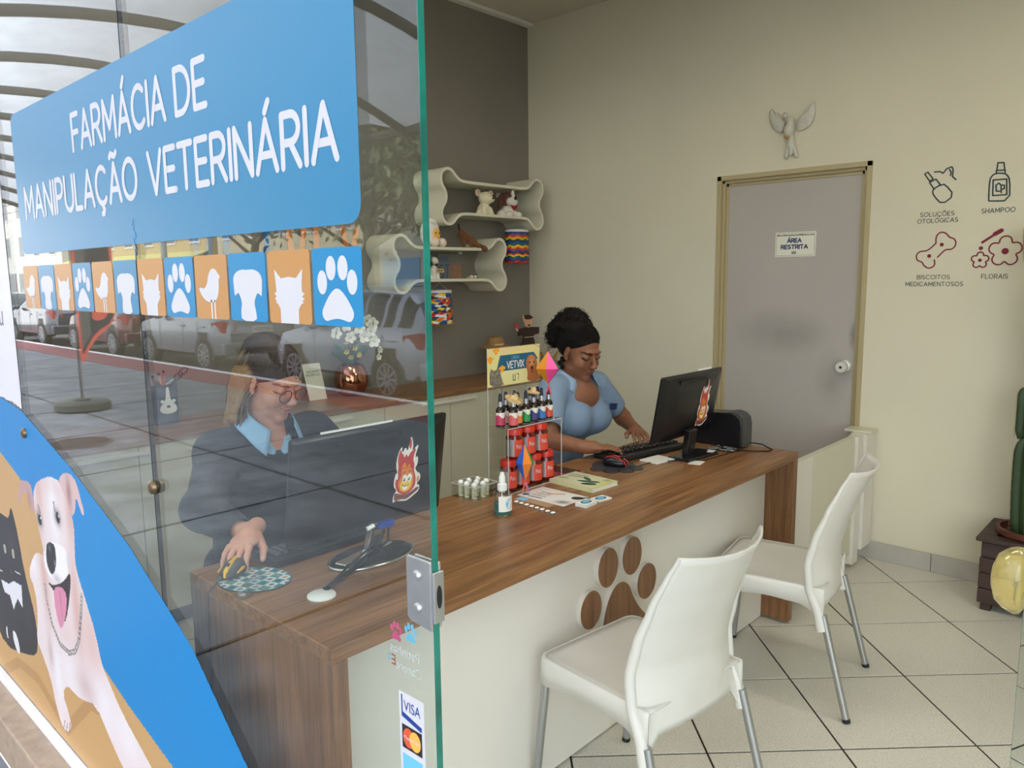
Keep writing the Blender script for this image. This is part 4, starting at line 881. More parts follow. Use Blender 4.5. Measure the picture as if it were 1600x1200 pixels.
ordn = ['first', 'second', 'third', 'fourth', 'fifth', 'sixth', 'seventh', 'eighth', 'ninth', 'tenth', 'eleventh', 'twelfth']
for i in range(12):
    k = kinds[i]; x0 = -2.6475+i*.14115; W_, Z0, H_ = .1335, 1.447, .124; blue = k in ('dog', 'paw')
    lab = f"{'blue' if blue else 'orange'} card sticker with a white {k} silhouette, {ordn[i]} from the left in the row"
    t = thing('icon_sticker', lab, 'sticker', (x0, GY-.001, Z0), group='icon cards stuck on the glass')
    MB().prism(rrect(x0, x0+W_, Z0, Z0+H_, .008), GF, .0003, .0008).build('card', ('vinyl_cyan' if i > 6 else 'vinyl_blue') if blue else 'vinyl_orange', t)
    f2 = lambda u, v, d, x0=x0, Z0=Z0: (x0+u*W_, GY-d, Z0+v*H_)
    mb = MB()
    if k == 'paw':
        for e in paw_i: mb.prism(e, f2, .0009, .0013)
        mb.prism(paw_pad, f2, .0009, .0013)
    elif k == 'dog': mb.prism(dog_i, f2, .0009, .0013)
    elif k == 'cat': mb.prism(cat_i, f2, .0009, .0013)
    else:
        mb.prism(bird_i, f2, .0009, .0013)
        for s_ in (.47, .57): mb.prism([(s_, 0), (s_+.035, 0), (s_+.035, .3), (s_, .3)], f2, .0009, .0013)
    mb.build(k+'_silhouette', 'vinyl_white', t)
# ---------------------------------------------------------------- poster with the dog and the cat, a print in photograph-of-the-poster coordinates
def gp(px, py):
    p = on(1, GY, px, py); return (p[0], p[2])
# printed in (x,z) metres; artwork points are taken on the glass plane
PX0, PX1, PZ0, PZ1 = -3.78, -1.30, .02, 1.95
cell = .0042
pr = Print(PX0, PX1, PZ0, PZ1, int((PX1-PX0)/cell), int((PZ1-PZ0)/cell), srgb(8, 138, 208))
Q = lambda L: [gp(x, y) for x, y in L]
white_area = [(PX0, 1.95), (-2.797, 1.95), (-2.803, 1.12)]+Q([(20, 628), (0, 619)])+[(-3.3, 1.22), (PX0, 1.34)]
blue_edge = Q([(0, 619), (35, 643), (110, 730), (200, 850), (300, 1010), (388, 1200)])+[(-1.38, .35), (-1.34, .02)]
body_poly = blue_edge+[(PX0, .02), (PX0, 1.35), (-3.3, 1.22)]
m_all = inpoly(body_poly, pr.X, pr.Y) | inpoly(white_area, pr.X, pr.Y); pr.mask = m_all
pr.poly(white_area, srgb(236, 234, 240))
orange = Q([(0, 705), (30, 745), (60, 800), (110, 920), (160, 1040), (200, 1100), (272, 1200)])+[(-1.60, .12), (-1.5, .02), (PX0, .02), (PX0, 1.1), (-3.3, 1.0)]
pr.poly(orange, srgb(208, 164, 106))
shadow_c = srgb(190, 146, 92)
pr.line(Q([(10, 1045), (30, 1035), (60, 1060), (105, 1140), (140, 1100), (180, 1120), (230, 1200)]), .02, shadow_c)
# cat
catp = Q([(-40, 800), (0, 800), (8, 806), (14, 810), (17, 789), (24, 815), (31, 850), (36, 880), (45, 920), (55, 960), (60, 1000), (58, 1025), (40, 1022), (10, 1010), (-10, 960), (-60, 900)])
mc = pr.poly(catp, srgb(40, 36, 38), 1)
pr.blob(*gp(18, 850), .05, .04, srgb(66, 58, 58), .7, clip=mc); pr.blob(*gp(45, 960), .05, .10, srgb(58, 50, 50), .7, clip=mc)
bib = Q([(2, 905), (14, 912), (22, 908), (34, 915), (36, 950), (28, 935), (22, 952), (16, 930), (8, 925)]); pr.poly(bib, srgb(232, 232, 238))
for ex, ey in ((8, 857), (21, 865)):
    pr.blob(*gp(ex, ey), .014, .017, srgb(222, 224, 200), 1, hard=True, clip=mc); pr.blob(*gp(ex, ey), .004, .014, srgb(20, 20, 20), 1, hard=True, clip=mc)
pr.blob(*gp(18, 893), .010, .010, srgb(90, 60, 60), 1, hard=True, clip=mc)
for a, b in (((24, 893), (32, 897)), ((4, 892), (-4, 889))): pr.line(Q([a, b]), .0022, srgb(220, 220, 220))
pr.blob(*gp(26, 1003), .045, .03, srgb(236, 236, 240), 1, rot=-.9, hard=True); pr.blob(*gp(12, 988), .012, .024, srgb(240, 240, 240), 1, hard=True); pr.blob(*gp(13, 988), .007, .016, srgb(30, 30, 34), 1, hard=True)
# dog
C0, C1, C2, C3 = srgb(238, 222, 222), srgb(216, 168, 156), srgb(250, 246, 250), srgb(150, 112, 110)
dogp = Q([(52, 870), (58, 862), (70, 870), (62, 830), (55, 800), (52, 770), (56, 755), (66, 748), (78, 744), (92, 750), (100, 765), (108, 790), (116, 820), (117, 850), (118, 880), (124, 905), (135, 940), (150, 990), (160, 1040), (168, 1058), (185, 1100), (205, 1140), (230, 1185), (245, 1215), (200, 1215), (175, 1160), (150, 1100), (130, 1094), (118, 1085), (106, 1070), (98, 1082), (110, 1120), (112, 1140), (104, 1144), (96, 1130), (88, 1100), (80, 1060), (66, 1020), (58, 1000), (60, 960), (55, 920), (45, 895)])
md = pr.poly(dogp, C0, 1)
earL = Q([(50, 760), (44, 752), (32, 750), (29, 760), (28, 790), (32, 789), (35, 765), (42, 772), (50, 800), (55, 800)]); pr.poly(earL, srgb(200, 160, 156), 1)
earR = Q([(92, 752), (95, 742), (105, 738), (116, 746), (122, 762), (128, 785), (133, 803), (129, 806), (124, 790), (119, 775), (118, 800), (112, 808), (104, 780)]); me_ = pr.poly(earR, srgb(226, 190, 188), 1)
pr.blob(*gp(108, 770), .025, .06, srgb(150, 110, 108), .8, clip=me_); pr.blob(*gp(46, 780), .02, .04, srgb(150, 116, 114), .5)
for (x, y, rx, ry, c_, a) in ((60, 765, .05, .10, C1, .7), (110, 800, .05, .14, C1, .8), (78, 760, .10, .04, C1, .45), (84, 800, .05, .12, C2, .9), (70, 905, .05, .20, C1, .8), (120, 950, .05, .20, C1, .8), (60, 930, .06, .10, C0, .6), (104, 1000, .11, .10, C1, .45), (145, 1010, .10, .16, srgb(224, 178, 168), .7), (110, 1045, .12, .12, C2, .6), (92, 1060, .05, .12, C2, .8), (160, 1100, .12, .12, C2, .7), (135, 1075, .10, .06, srgb(196, 158, 156), .5), (200, 1150, .10, .10, C2, .6), (80, 1020, .03, .06, C3, .4), (52, 880, .05, .05, C2, .6)):
    pr.blob(*gp(x, y), rx, ry, c_, a, clip=md)
for ex, ey in ((62, 811), (90, 808)):
    pr.blob(*gp(ex, ey), .036, .032, srgb(70, 52, 50), .95, clip=md); pr.blob(*gp(ex+1, ey+1), .017, .018, srgb(24, 18, 18), 1, hard=True); pr.blob(*gp(ex+2, ey-2), .005, .005, srgb(230, 230, 235), 1, hard=True)
pr.line(Q([(60, 790), (63, 800)]), .005, C3); pr.line(Q([(84, 785), (86, 797)]), .005, C3)
mouth = Q([(74, 908), (84, 915), (98, 910), (108, 895), (111, 900), (110, 930), (104, 970), (98, 972), (94, 940), (86, 925)]); pr.poly(mouth, srgb(46, 28, 34), 1)
pr.poly(Q([(84, 918), (96, 916), (105, 928), (104, 960), (97, 984), (92, 975), (86, 945)]), srgb(222, 142, 170), 1); pr.line(Q([(94, 925), (98, 965)]), .003, srgb(196, 110, 142))
muz = Q([(72, 850), (88, 846), (106, 860), (112, 890), (98, 912), (84, 908), (74, 895), (68, 875)]); mm = pr.poly(muz, C2, 2)
pr.blob(*gp(90, 905), .05, .02, srgb(190, 170, 175), .7, clip=mm); pr.blob(*gp(108, 880), .02, .06, srgb(200, 180, 182), .7, clip=mm)
pr.poly(Q([(72, 850), (80, 846), (86, 852), (89, 875), (86, 895), (80, 898), (73, 880)]), srgb(38, 32, 36), 2); pr.blob(*gp(78, 856), .012, .012, srgb(120, 116, 122), .9); pr.blob(*gp(86, 880), .004, .010, srgb(200, 200, 205), .9)
ch = Q([(71, 915), (74, 940), (82, 975), (94, 1005), (108, 1020), (118, 1018), (124, 1000), (127, 960), (128, 930)])
pr.line(ch, .0085, srgb(120, 108, 104))
for k in range(40):
    s_ = k/39*(len(ch)-1); i = min(int(s_), len(ch)-2); a, b = ch[i], ch[i+1]; pr.blob(a[0]+(b[0]-a[0])*(s_-i), a[1]+(b[1]-a[1])*(s_-i), .0052, .0052, srgb(214, 206, 204), 1, hard=True)
for a, b in (((106, 1130), (104, 1142)), ((110, 1128), (109, 1143)), ((102, 1126), (100, 1138))): pr.line(Q([a, b]), .0022, srgb(120, 90, 96))
pr.noise(.05, md | mc)
po = thing('pet_poster', 'vinyl poster low on the glass with a white dog and a black cat', 'poster', (-2.6, GY-.001, .6))
pr.c *= .86
pb_ = pr.build('pet_print', PRN, lambda U, V: np.stack([U, np.full_like(U, GY-.0009), V], -1), po)
pt2 = bpy.data.curves.new('poster_lettering', 'FONT'); 
def font_text(txt, size, m_, parent, fn, name='lettering', mirror=False, sx=1.0):
    """filled letters, laid on a plane by fn(u,v)->xyz"""
    cu = bpy.data.curves.new('tmp', 'FONT'); cu.body = txt; cu.size = size; cu.align_x = 'CENTER'; ob = bpy.data.objects.new('tmp', cu); C.objects.link(ob)
    me = bpy.data.meshes.new_from_object(ob.evaluated_get(bpy.context.evaluated_depsgraph_get())); bpy.data.objects.remove(ob); bpy.data.curves.remove(cu)
    mb = MB(); mb.add([fn((-v.co.x if mirror else v.co.x)*sx, v.co.y) for v in me.vertices], [tuple(p.vertices) for p in me.polygons]); bpy.data.meshes.remove(me)
    return mb.build(name, m_, parent)
bpy.data.curves.remove(pt2)
mat('ink_grey', srgb(112, 104, 120), .5); mat('ink_black', srgb(34, 34, 38), .5); mat('ink_orange', srgb(226, 160, 84), .4)
font_text('seu', .105, 'ink_grey', po, lambda u, v: (-2.985+u, GY-.0013, 1.385+v), sx=1.1)
font_text('A', .20, 'ink_orange', po, lambda u, v: (-2.99+u, GY-.0013, 1.545+v), sx=1.2)
# ---------------------------------------------------------------- small stickers low on the free pane
def toes_small(mb, fn, sc, ox, oz, d0, d1):
    for e in paw_i: mb.prism([(ox+(u-.5)*sc, oz+(v-.5)*sc*1.05) for u, v in e], fn, d0, d1)
    mb.prism([(ox+(u-.5)*sc, oz+(v-.5)*sc*1.05) for u, v in paw_pad], fn, d0, d1)
GI = lambda u, v, d: (u, GY+GT+d, v)       # room side of the glass
ps = thing('paw_sticker', 'small mirrored sticker with pink and blue paws and white lettering Patinhas CarentEs', 'sticker', (-.905, GY+GT+.001, .93))
a1 = MB(); toes_small(a1, GI, .036, -.922, .966, .0003, .0007); a1.build('pink_paw', 'vinyl_pink', ps)
a2 = MB(); toes_small(a2, GI, .036, -.886, .974, .0003, .0007); a2.build('blue_paw', 'vinyl_sky', ps)
font_text('Patinhas', .0225, 'vinyl_white', ps, lambda u, v: (-.902+u, GY+GT+.0005, .928+v), mirror=True)
font_text('Carent', .0225, 'vinyl_white', ps, lambda u, v: (-.893+u, GY+GT+.0005, .902+v), mirror=True)
font_text('E', .026, 'tail_red', ps, lambda u, v: (-.931+u, GY+GT+.0006, .905+v), mirror=True)
font_text('s', .026, 'vinyl_sky', ps, lambda u, v: (-.942+u, GY+GT+.0006, .910+v), mirror=True)
cs = thing('card_sticker', 'white payment sticker low on the glass edge with VISA and two overlapping circles', 'sticker', (-.872, GY-.001, .78))
MB().prism([(-.906, .64), (-.846, .64), (-.846, .876), (-.906, .876)], GF, .0003, .0007).build('backing', 'vinyl_white', cs)
MB().prism([(-.900, .872), (-.8975, .872), (-.8975, .843), (-.852, .832), (-.852, .824), (-.900, .835)], GF, .0008, .0011).build('blue_band', 'vinyl_navy', cs)
font_text('VISA', .0245, 'vinyl_navy', cs, lambda u, v: (-.874+u, GY-.0012, .847+v), sx=.82)
MB().prism([(-.900, .782), (-.852, .782), (-.852, .822), (-.900, .822)], GF, .0008, .0011).build('dark_panel', 'ink_black', cs)
mat('card_red', srgb(220, 90, 50), .4); mat('card_yellow', srgb(240, 180, 80), .4)
MB().prism([(-.884+.0135*math.cos(PI*k/12), .802+.0165*math.sin(PI*k/12)) for k in range(24)], GF, .0012, .0014).build('red_disc', 'card_red', cs)
MB().prism([(-.868+.0135*math.cos(PI*k/12), .802+.0165*math.sin(PI*k/12)) for k in range(24)], GF, .0015, .0017).build('yellow_disc', 'card_yellow', cs)
font_text('MasterCard', .0095, 'vinyl_white', cs, lambda u, v: (-.876+u, GY-.0019, .799+v), sx=.85)
MB().prism([(-.900, .655), (-.852, .655), (-.852, .772), (-.900, .772)], GF, .0008, .0011).build('pale_panel', 'vinyl_sky', cs)
# ================================================================== LINE ICONS AND CAPTIONS ON THE BACK WALL
mat('ink_teal', srgb(38, 58, 60), .6); mat('ink_wine', srgb(122, 22, 46), .6)
WF = lambda u, v, d: (u, Y1-d, v)
def wall_icon(label, lines, dots, ink, texts):
    xs_ = [p[0] for l in lines for p in l]; zs = [p[1] for l in lines for p in l]
    t = thing('wall_decal', label, 'decal', (sum(xs_)/len(xs_), Y1-.001, min(zs)), group='treatment icons on the back wall')
    for nm, ls, th in lines_split(lines): 
        mb = MB()
        for l in ls: stroke_mesh(mb, l, th, WF, .0012)
        mb.build(nm, ink, t)
    for x_, z_, r in dots: MB().prism([(x_+r*math.cos(PI*k/10), z_+r*math.sin(PI*k/10)) for k in range(20)], WF, .0004, .0015).build('dot', ink, t)
    for tx, x0, x1, z_, h in texts:
        mb = MB(); text_strokes(mb, tx, x0, x1, z_, h, .0013, WF, .0012, gap=.26); mb.build('caption', 'ink_teal', t)
def lines_split(lines): return [('line_art', lines, .0032)]
def wp(L): return [(lambda p: (p[0], p[2]))(on(1, Y1, 1100+x*.3125, 140+y*.3125)) for x, y in L]
def wx(x, y): return wp([(x, y)])[0]
def cap_span(x0, x1, y): a, b = wx(x0, y), wx(x1, y); return a[0], b[0], a[1]
bottle = smoothpoly(wp([(1185, 478), (1205, 472), (1252, 528), (1190, 575), (1148, 530), (1142, 505), (1165, 485)]), 1)
a = cap_span(1082, 1250, 637); b = cap_span(1068, 1268, 670)
wall_icon('dark line drawing of a dropper bottle with caption SOLUÇÕES OTOLÓGICAS', [bottle+bottle[:1], wp([(1128, 465), (1160, 448), (1182, 475), (1150, 497), (1128, 465)]), wp([(1104, 422), (1120, 413), (1146, 447), (1128, 458), (1104, 422)]), wp([(1153, 412), (1180, 410), (1196, 418), (1215, 395), (1240, 386), (1246, 400), (1243, 435), (1260, 450)]), wp([(1228, 400), (1236, 412), (1233, 430)])], [], 'ink_teal', [('SOLUÇÕES', a[0], a[1], a[2], .0195), ('OTOLÓGICAS', b[0], b[1], b[2], .0195)])
bo = smoothpoly(wp([(1428, 558), (1528, 555), (1530, 450), (1515, 425), (1498, 418), (1462, 418), (1440, 430), (1428, 455), (1423, 555)]), 1)
a = cap_span(1388, 1555, 619)
wall_icon('dark line drawing of a shampoo bottle with caption SHAMPOO', [bo+bo[:1], wp([(1464, 405), (1470, 366), (1500, 365), (1504, 402)]), wp([(1462, 415), (1462, 405), (1506, 402), (1506, 415)]), wp([(1446, 452), (1514, 447), (1514, 525), (1444, 530), (1446, 452)]), wp([(1478, 508), (1462, 508), (1460, 478), (1475, 468), (1486, 478), (1486, 515)]), wp([(1486, 478), (1502, 478), (1502, 495), (1486, 500)])], [], 'ink_teal', [('SHAMPOO', a[0], a[1], a[2], .0205)])
bb1 = smoothpoly(wp([(1160, 770), (1160, 735), (1180, 712), (1210, 715), (1228, 740), (1255, 745), (1262, 775), (1240, 800), (1210, 798), (1190, 815), (1168, 838)]), 0)
bb2 = wp([(1152, 852), (1155, 880), (1125, 896), (1098, 880), (1092, 862), (1065, 855), (1060, 828), (1080, 808), (1110, 808), (1132, 795), (1160, 768)])
def sm_open(p, it=2):
    for _ in range(it):
        q = [p[0]]
        for u, v in zip(p, p[1:]): q += [(u[0]*.75+v[0]*.25, u[1]*.75+v[1]*.25), (u[0]*.25+v[0]*.75, u[1]*.25+v[1]*.75)]
        p = q+[p[-1]]
    return p
a = cap_span(1065, 1228, 948); b = cap_span(1008, 1294, 982); d1, d2 = wx(1189, 775), wx(1126, 832)
wall_icon('dark red line drawing of a bone with caption BISCOITOS MEDICAMENTOSOS', [sm_open(bb1), sm_open(bb2)], [(d1[0], d1[1], .009), (d2[0], d2[1], .009)], 'ink_wine', [('BISCOITOS', a[0], a[1], a[2], .0195), ('MEDICAMENTOSOS', b[0], b[1], b[2], .0195)])
def flower(cx, cy, R_, n=5, k=.36):
    p = []
    for i in range(n):
        a0 = PI/2+2*PI*i/n
        for j in range(-5, 6):
            aa = a0+j*PI/n/5.6; r = R_*(1-.30*(abs(j)/5)**2.4); p.append((cx+r*math.cos(aa), cy+r*1.03*math.sin(aa)))
    return p+p[:1]
f1, f2_ = wx(1506, 808), wx(1380, 853); a = cap_span(1387, 1518, 945)
dp = wx(1385, 793)
dropper = [wp([(1392, 764), (1445, 730)]), wp([(1455, 722), (1488, 704)])]
ti = wall_icon('dark red line drawing of two flowers and a dropper with caption FLORAIS', [flower(f1[0], f1[1], .068), flower(f2_[0], f2_[1], .037)], [(f1[0], f1[1], .0145), (f2_[0], f2_[1], .008), (dp[0], dp[1], .009)], 'ink_wine', [('FLORAIS', a[0], a[1], a[2], .0205)])
tp = [o for o in S.objects if o.get('label', '').endswith('FLORAIS')][0]
mb = MB(); stroke_mesh(mb, dropper[0], .0055, WF, .0013); mb.build('dropper_tube', 'ink_wine', tp); mb = MB(); stroke_mesh(mb, dropper[1], .0095, WF, .0013); mb.build('dropper_bulb', 'ink_wine', tp)
# sign on the door
mat('paper_cream', srgb(226, 226, 208), .5); mat('ink_blue', srgb(32, 52, 104), .5)
DYF = 4.2555
DF = lambda u, v, d: (u, DYF-d, v)
ds = thing('door_sign', 'white ÁREA RESTRITA sign fixed on the grey door', 'sign', (-1.78, DYF, 1.69))
MB().prism(rrect(-1.893, -1.664, 1.621, 1.757, .006), DF, .0004, .003).build('plate', 'paper_cream', ds)
mb = MB(); rr_ = rrect(-1.886, -1.671, 1.628, 1.750, .006); stroke_mesh(mb, rr_+rr_[:1], .0008, DF, .0034); mb.build('border_line', 'ink_grey', ds)
mb = MB(); text_strokes(mb, 'ÁREA', -1.823, -1.745, 1.700, .0205, .0030, DF, .0034, gap=.2); mb.build('lettering', 'ink_blue', ds)
mb = MB(); text_strokes(mb, 'RESTRITA', -1.858, -1.708, 1.665, .0205, .0030, DF, .0034, gap=.2); mb.build('lettering', 'ink_blue', ds)
mb = MB(); rnd = random.Random(2)
for k in range(24): mb.span((-1.883+k*.0088, DYF-.0036, 1.736), (-1.877+k*.0088, DYF-.0033, 1.741+.004*rnd.random()))
for k in range(4): mb.span((-1.798, DYF-.0036, 1.636+k*.004), (-1.775+.006*rnd.random(), DYF-.0033, 1.6385+k*.004))
o = mb.build('small_print', 'ink_black', ds); o['kind'] = 'stuff'
# plaster dove above the door
mat('plaster_dove', srgb(196, 194, 180), .5, noise=(30, .10)); mat('gold_worn', srgb(150, 118, 60), .45, .3)
dv = thing('plaster_dove', 'white plaster dove with open wings hanging above the door', 'ornament', (-1.81, 4.19, 2.28))
def dp_(L): return [(lambda p: (p[0], p[2]))(on(1, 4.20, 1180+x/12, 150+y/12)) for x, y in L]
WD = lambda u, v, d: (u, 4.2195-d, v)
for L in ([(300, 220), (345, 300), (375, 370), (385, 290), (450, 340), (560, 480), (530, 560), (500, 690), (430, 680), (340, 620), (280, 520), (255, 400), (265, 300)], [(1100, 90), (1040, 150), (990, 250), (1000, 200), (930, 280), (850, 380), (770, 480), (780, 600), (800, 655), (930, 610), (1040, 520), (1095, 400), (1115, 260), (1105, 150)]):
    pl_ = smoothpoly(dp_(L), 1); cx, cz_ = dp_([(640, 600)])[0]
    n = len(pl_); mx_, mz_ = sum(p[0] for p in pl_)/n, sum(p[1] for p in pl_)/n
    vs = [WD(u, v, .002) for u, v in pl_]+[WD(u, v, .016) for u, v in pl_]+[WD(u+(mx_-u)*.2, v+(mz_-v)*.2, .022) for u, v in pl_]+[WD(mx_, mz_, .026)]
    fs = [(k, (k+1) % n, n+(k+1) % n, n+k) for k in range(n)]+[(n+k, n+(k+1) % n, 2*n+(k+1) % n, 2*n+k) for k in range(n)]+[(2*n+k, 2*n+(k+1) % n, 3*n) for k in range(n)]
    wg = MB().add(vs, fs).build('wing', 'plaster_dove', dv, smooth=50)
    fe = MB(); root = dp_([(620, 560)] if L[0][0] < 600 else [(740, 560)])[0]
    for k in range(0, n, 3):
        u, v = pl_[k]; 
        if math.hypot(u-root[0], v-root[1]) < .045: continue
        fe.tube([WD(u+(root[0]-u)*.02, v+(root[1]-v)*.02, .0175), WD(u+(root[0]-u)*.45, v+(root[1]-v)*.45, .026)], [.0028, .001], 5)
    fe.build('feather_ridge', 'plaster_dove', wg)['kind'] = 'stuff'
sb = Soft(); pc = srgb(196, 194, 180)
def d3(x, y, d): p = dp_([(x, y)])[0]; return (p[0], 4.2195-d, p[1])
sb.ell(d3(650, 640, .03), (.029, .03, .038), pc, .012).ell(d3(690, 520, .04), (.018, .022, .035), pc, .012).ell(d3(610, 380, .055), (.0155, .016, .016), pc, .012).cap(d3(590, 420, .065), d3(590, 490, .062), .006, .002, srgb(160, 130, 90), .006).ell(d3(620, 770, .035), (.018, .018, .012), srgb(168, 136, 84), .008).ell(d3(670, 850, .022), (.018, .012, .04), pc, .01)
sb.cap(d3(620, 900, .015), d3(570, 1140, .012), .010, .010, pc, .008).cap(d3(660, 900, .017), d3(660, 1080, .014), .012, .011, pc, .008).cap(d3(700, 880, .015), d3(760, 1120, .012), .010, .010, pc, .008)
sb.build('bird_body', vcol_mat('dove_paint', .5), dv, .003)
MB().ball(d3(622, 358, .0715), .0024, 8).build('eye', 'ink_black', dv)
# ================================================================== THINGS ON THE DESK
mat('plastic_black', srgb(20, 20, 23), .28, spec=.5); mat('plastic_black_matt', srgb(24, 24, 27), .55); mat('screen_black', srgb(8, 9, 11), .12); mat('chrome', srgb(205, 208, 206), .15, .95); mat('cable_black', srgb(18, 18, 20), .5); mat('plastic_white', srgb(232, 232, 226), .4); mat('paper_white', srgb(232, 230, 222), .6)
mat('mouse_yellow', srgb(226, 176, 40), .35); mat('mouse_grey', srgb(52, 52, 56), .45); mat('glow_red', srgb(200, 30, 36), .2); mat('blue_plug', srgb(36, 66, 150), .4); mat('pcb_green', srgb(50, 80, 60), .5)
# --- flame sticker painted as a flat print
def flame(name, label, fn, sc=1.0):
    t = thing(name, label, 'sticker', tuple(fn(0, 0)), group='campfire stickers on the monitors'); P = Print(-.5, .5, -.95, .95, 90, 170, (0, 0, 0))
    out = [(-.34, -.80), (-.42, -.86), (-.40, -.62), (-.30, -.52), (-.42, -.40), (-.40, -.15), (-.34, -.02), (-.30, -.12), (-.38, .15), (-.36, .40), (-.22, .68), (-.20, .45), (-.10, .62), (-.04, .48), (.0, .60), (.06, .92), (.16, .62), (.12, .45), (.36, .66), (.22, .25), (.34, .30), (.34, .05), (.26, -.02), (.34, -.15), (.45, -.20), (.48, -.35), (.34, -.48), (.46, -.52), (.46, -.68), (.22, -.80), (.05, -.88), (-.15, -.84)]
    m = inpoly(smoothpoly(out, 1), P.X, P.Y); P.mask = m; P.c[:] = srgb(232, 226, 218)
    sh = lambda L, k: [(x*k, (y+.0)*k) for x, y in L]
    red, org, yel, brn = srgb(190, 62, 56), srgb(226, 130, 50), srgb(240, 200, 80), srgb(130, 74, 56)
    P.poly([(-.30, -.55), (-.37, -.36), (-.35, -.2), (-.28, -.25), (-.31, .1), (-.28, .30), (-.18, .50), (-.12, .30), (-.06, .44), (.0, .30), (.06, .44), (.28, .56), (.16, .25), (.24, .10), (.22, -.05), (.32, -.3), (.30, -.55), (.1, -.68), (-.12, -.68)], red, 2)
    P.poly([(-.31, .12), (-.33, .40), (-.24, .60), (-.2, .40), (-.26, .12)], red, 1); P.poly([(.06, .86), (.0, .66), (.05, .50), (.12, .62)], red, 1); P.poly([(.36, -.25), (.43, -.3), (.42, -.38), (.34, -.44)], org, 1)
    P.poly([(-.24, -.50), (-.28, -.30), (-.16, -.16), (-.20, .08), (-.08, .24), (-.02, .02), (.06, .16), (.14, -.02), (.22, -.2), (.26, -.4), (.16, -.6), (-.1, -.64)], org, 2)
    P.poly([(-.20, -.50), (-.20, -.34), (-.08, -.24), (.0, -.16), (.12, -.22), (.20, -.36), (.14, -.56), (-.06, -.62)], yel, 2)
    P.poly([(-.38, -.58), (-.30, -.60), (-.1, -.68), (.1, -.68), (.42, -.54), (.44, -.64), (.2, -.76), (.04, -.84), (-.14, -.80), (-.38, -.82)], brn, 1); P.line([(-.34, -.70), (.1, -.76), (.4, -.6)], .012, srgb(90, 48, 40))
    for ex in (-.06, .10):
        P.blob(ex, -.25, .075, .105, srgb(244, 244, 240), 1, hard=True); P.blob(ex-.015, -.28, .032, .05, srgb(70, 52, 30), 1, hard=True); P.blob(ex-.02, -.265, .012, .016, (1, 1, 1), 1, hard=True)
    P.line([(-.12, -.10), (-.05, -.06)], .014, srgb(120, 50, 30)); P.line([(.06, -.06), (.14, -.09)], .014, srgb(120, 50, 30))
    P.poly([(-.14, -.42), (-.06, -.47), (.06, -.46), (.02, -.56), (-.08, -.56)], srgb(246, 244, 240), 1); P.line([(-.15, -.40), (-.06, -.46), (.08, -.45)], .010, srgb(120, 60, 30))
    P.build('flame_print', PRN, lambda U, V: np.array([fn(u*sc, v*sc) for u, v in zip(U.ravel(), V.ravel())]).reshape(U.shape+(3,)), t); return t
def monitor(label, y0, y1, zb, zt, xb, xt, ztab, base, silver=False):
    yc = (y0+y1)/2; t = thing('monitor', label, 'monitor', (base[0], base[1], ztab), group='computer monitors on the desk')
    def fn(u, v, d): return (xb+(xt-xb)*(v-zb)/(zt-zb)+d, u, v)
    r = rrect(y0, y1, zb, zt, .008)
    MB().prism(r, fn, -.006, .006).build('screen_frame', 'plastic_black', t, bevel=.002)
    bl = MB(); n = 4
    rings = [(0, .006), (.012, .014), (.05, .022), (.11, .028)]; vs = []; 
    for (ins, d) in rings:
        for u, v in rrect(y0+ins+.003, y1-ins-.003, zb+ins*.6+.003, zt-ins*.6-.003, .008, 3): vs.append(fn(u, v, d))
    m = 16; fs = [(a*m+k, a*m+(k+1) % m, (a+1)*m+(k+1) % m, (a+1)*m+k) for a in range(3) for k in range(m)]+[tuple(3*m+k for k in range(m))]
    bl.add(vs, fs); bl.build('back_cover', 'plastic_black', t, smooth=25)
    MB().prism(rrect(y0+.012, y1-.012, zb+.018, zt-.012, .002), fn, -.0075, -.0062).build('screen', 'screen_black', t)
    MB().prism(rrect(yc-.13, yc+.07, zb+(zt-zb)*.86, zb+(zt-zb)*.92, .004), fn, .0245, .0262).build('vent', 'plastic_black_matt', t)
    return t, fn
m1, f1m = monitor('black monitor with a campfire sticker seen through the glass, in front of the seated woman in navy', .937, 1.432, .862, 1.147, -1.632, -1.588, ZD, (-1.645, 1.20))
m1['label'] = 'black monitor behind the glass with a campfire sticker on its back'
bs = MB(); bs.lathe([(0, 0), (1, .0), (1.0, .006), (.93, .012), (0, .014)], 40, (0, 0, 0)); bs.v = [(-1.648+x*.078, 1.205+y*.128, ZD+z) for x, y, z in bs.v]; bs.build('base', 'plastic_black', m1, smooth=40)
rg = MB(); rg.tube([(-1.648+.079*math.cos(2*PI*k/40), 1.205+.129*math.sin(2*PI*k/40), ZD+.005) for k in range(40)], .004, 8, closed=True); rg.build('base_trim', 'chrome', m1, smooth=60)
MB().box((-1.652, 1.185, ZD+.017), (.035, .20, .006), rz=.25).build('base_arm', 'chrome', m1, bevel=.002)
MB().box((-1.625, 1.197, ZD+.062), (.022, .050, .105), rot=Euler((0, .32, .12))).build('neck', 'chrome', m1, bevel=.004)
MB().span((-1.585, 1.02, 1.1475), (-1.583, 1.24, 1.153)).build('top_strip', 'plastic_white', m1)
MB().tube([f1m(1.155, .872, .034), f1m(1.175, .878, .036)], .006, 8).build('cable_plug', 'plastic_white', m1); MB().box(f1m(1.215, .872, .036), (.018, .045, .018)).build('video_plug', 'blue_plug', m1, bevel=.003)
flame('flame_sticker', 'campfire sticker with a smiling face on the monitor behind the glass', lambda u, v: f1m(1.282+u, 1.012+v, .0292), .105)
for dy, c in ((0, 1), (.03, -1), (-.03, .3)):
    MB().tube([(-1.60+.01*c, 1.205+dy, .868), (-1.585, 1.19+dy*.8, .83), (-1.60, 1.12+dy, .785), (-1.57, 1.05+dy*.5, .7775), (-1.545, .990+dy*.2, .7765)], .0035, 8).build('cable', 'cable_black', m1, smooth=60)
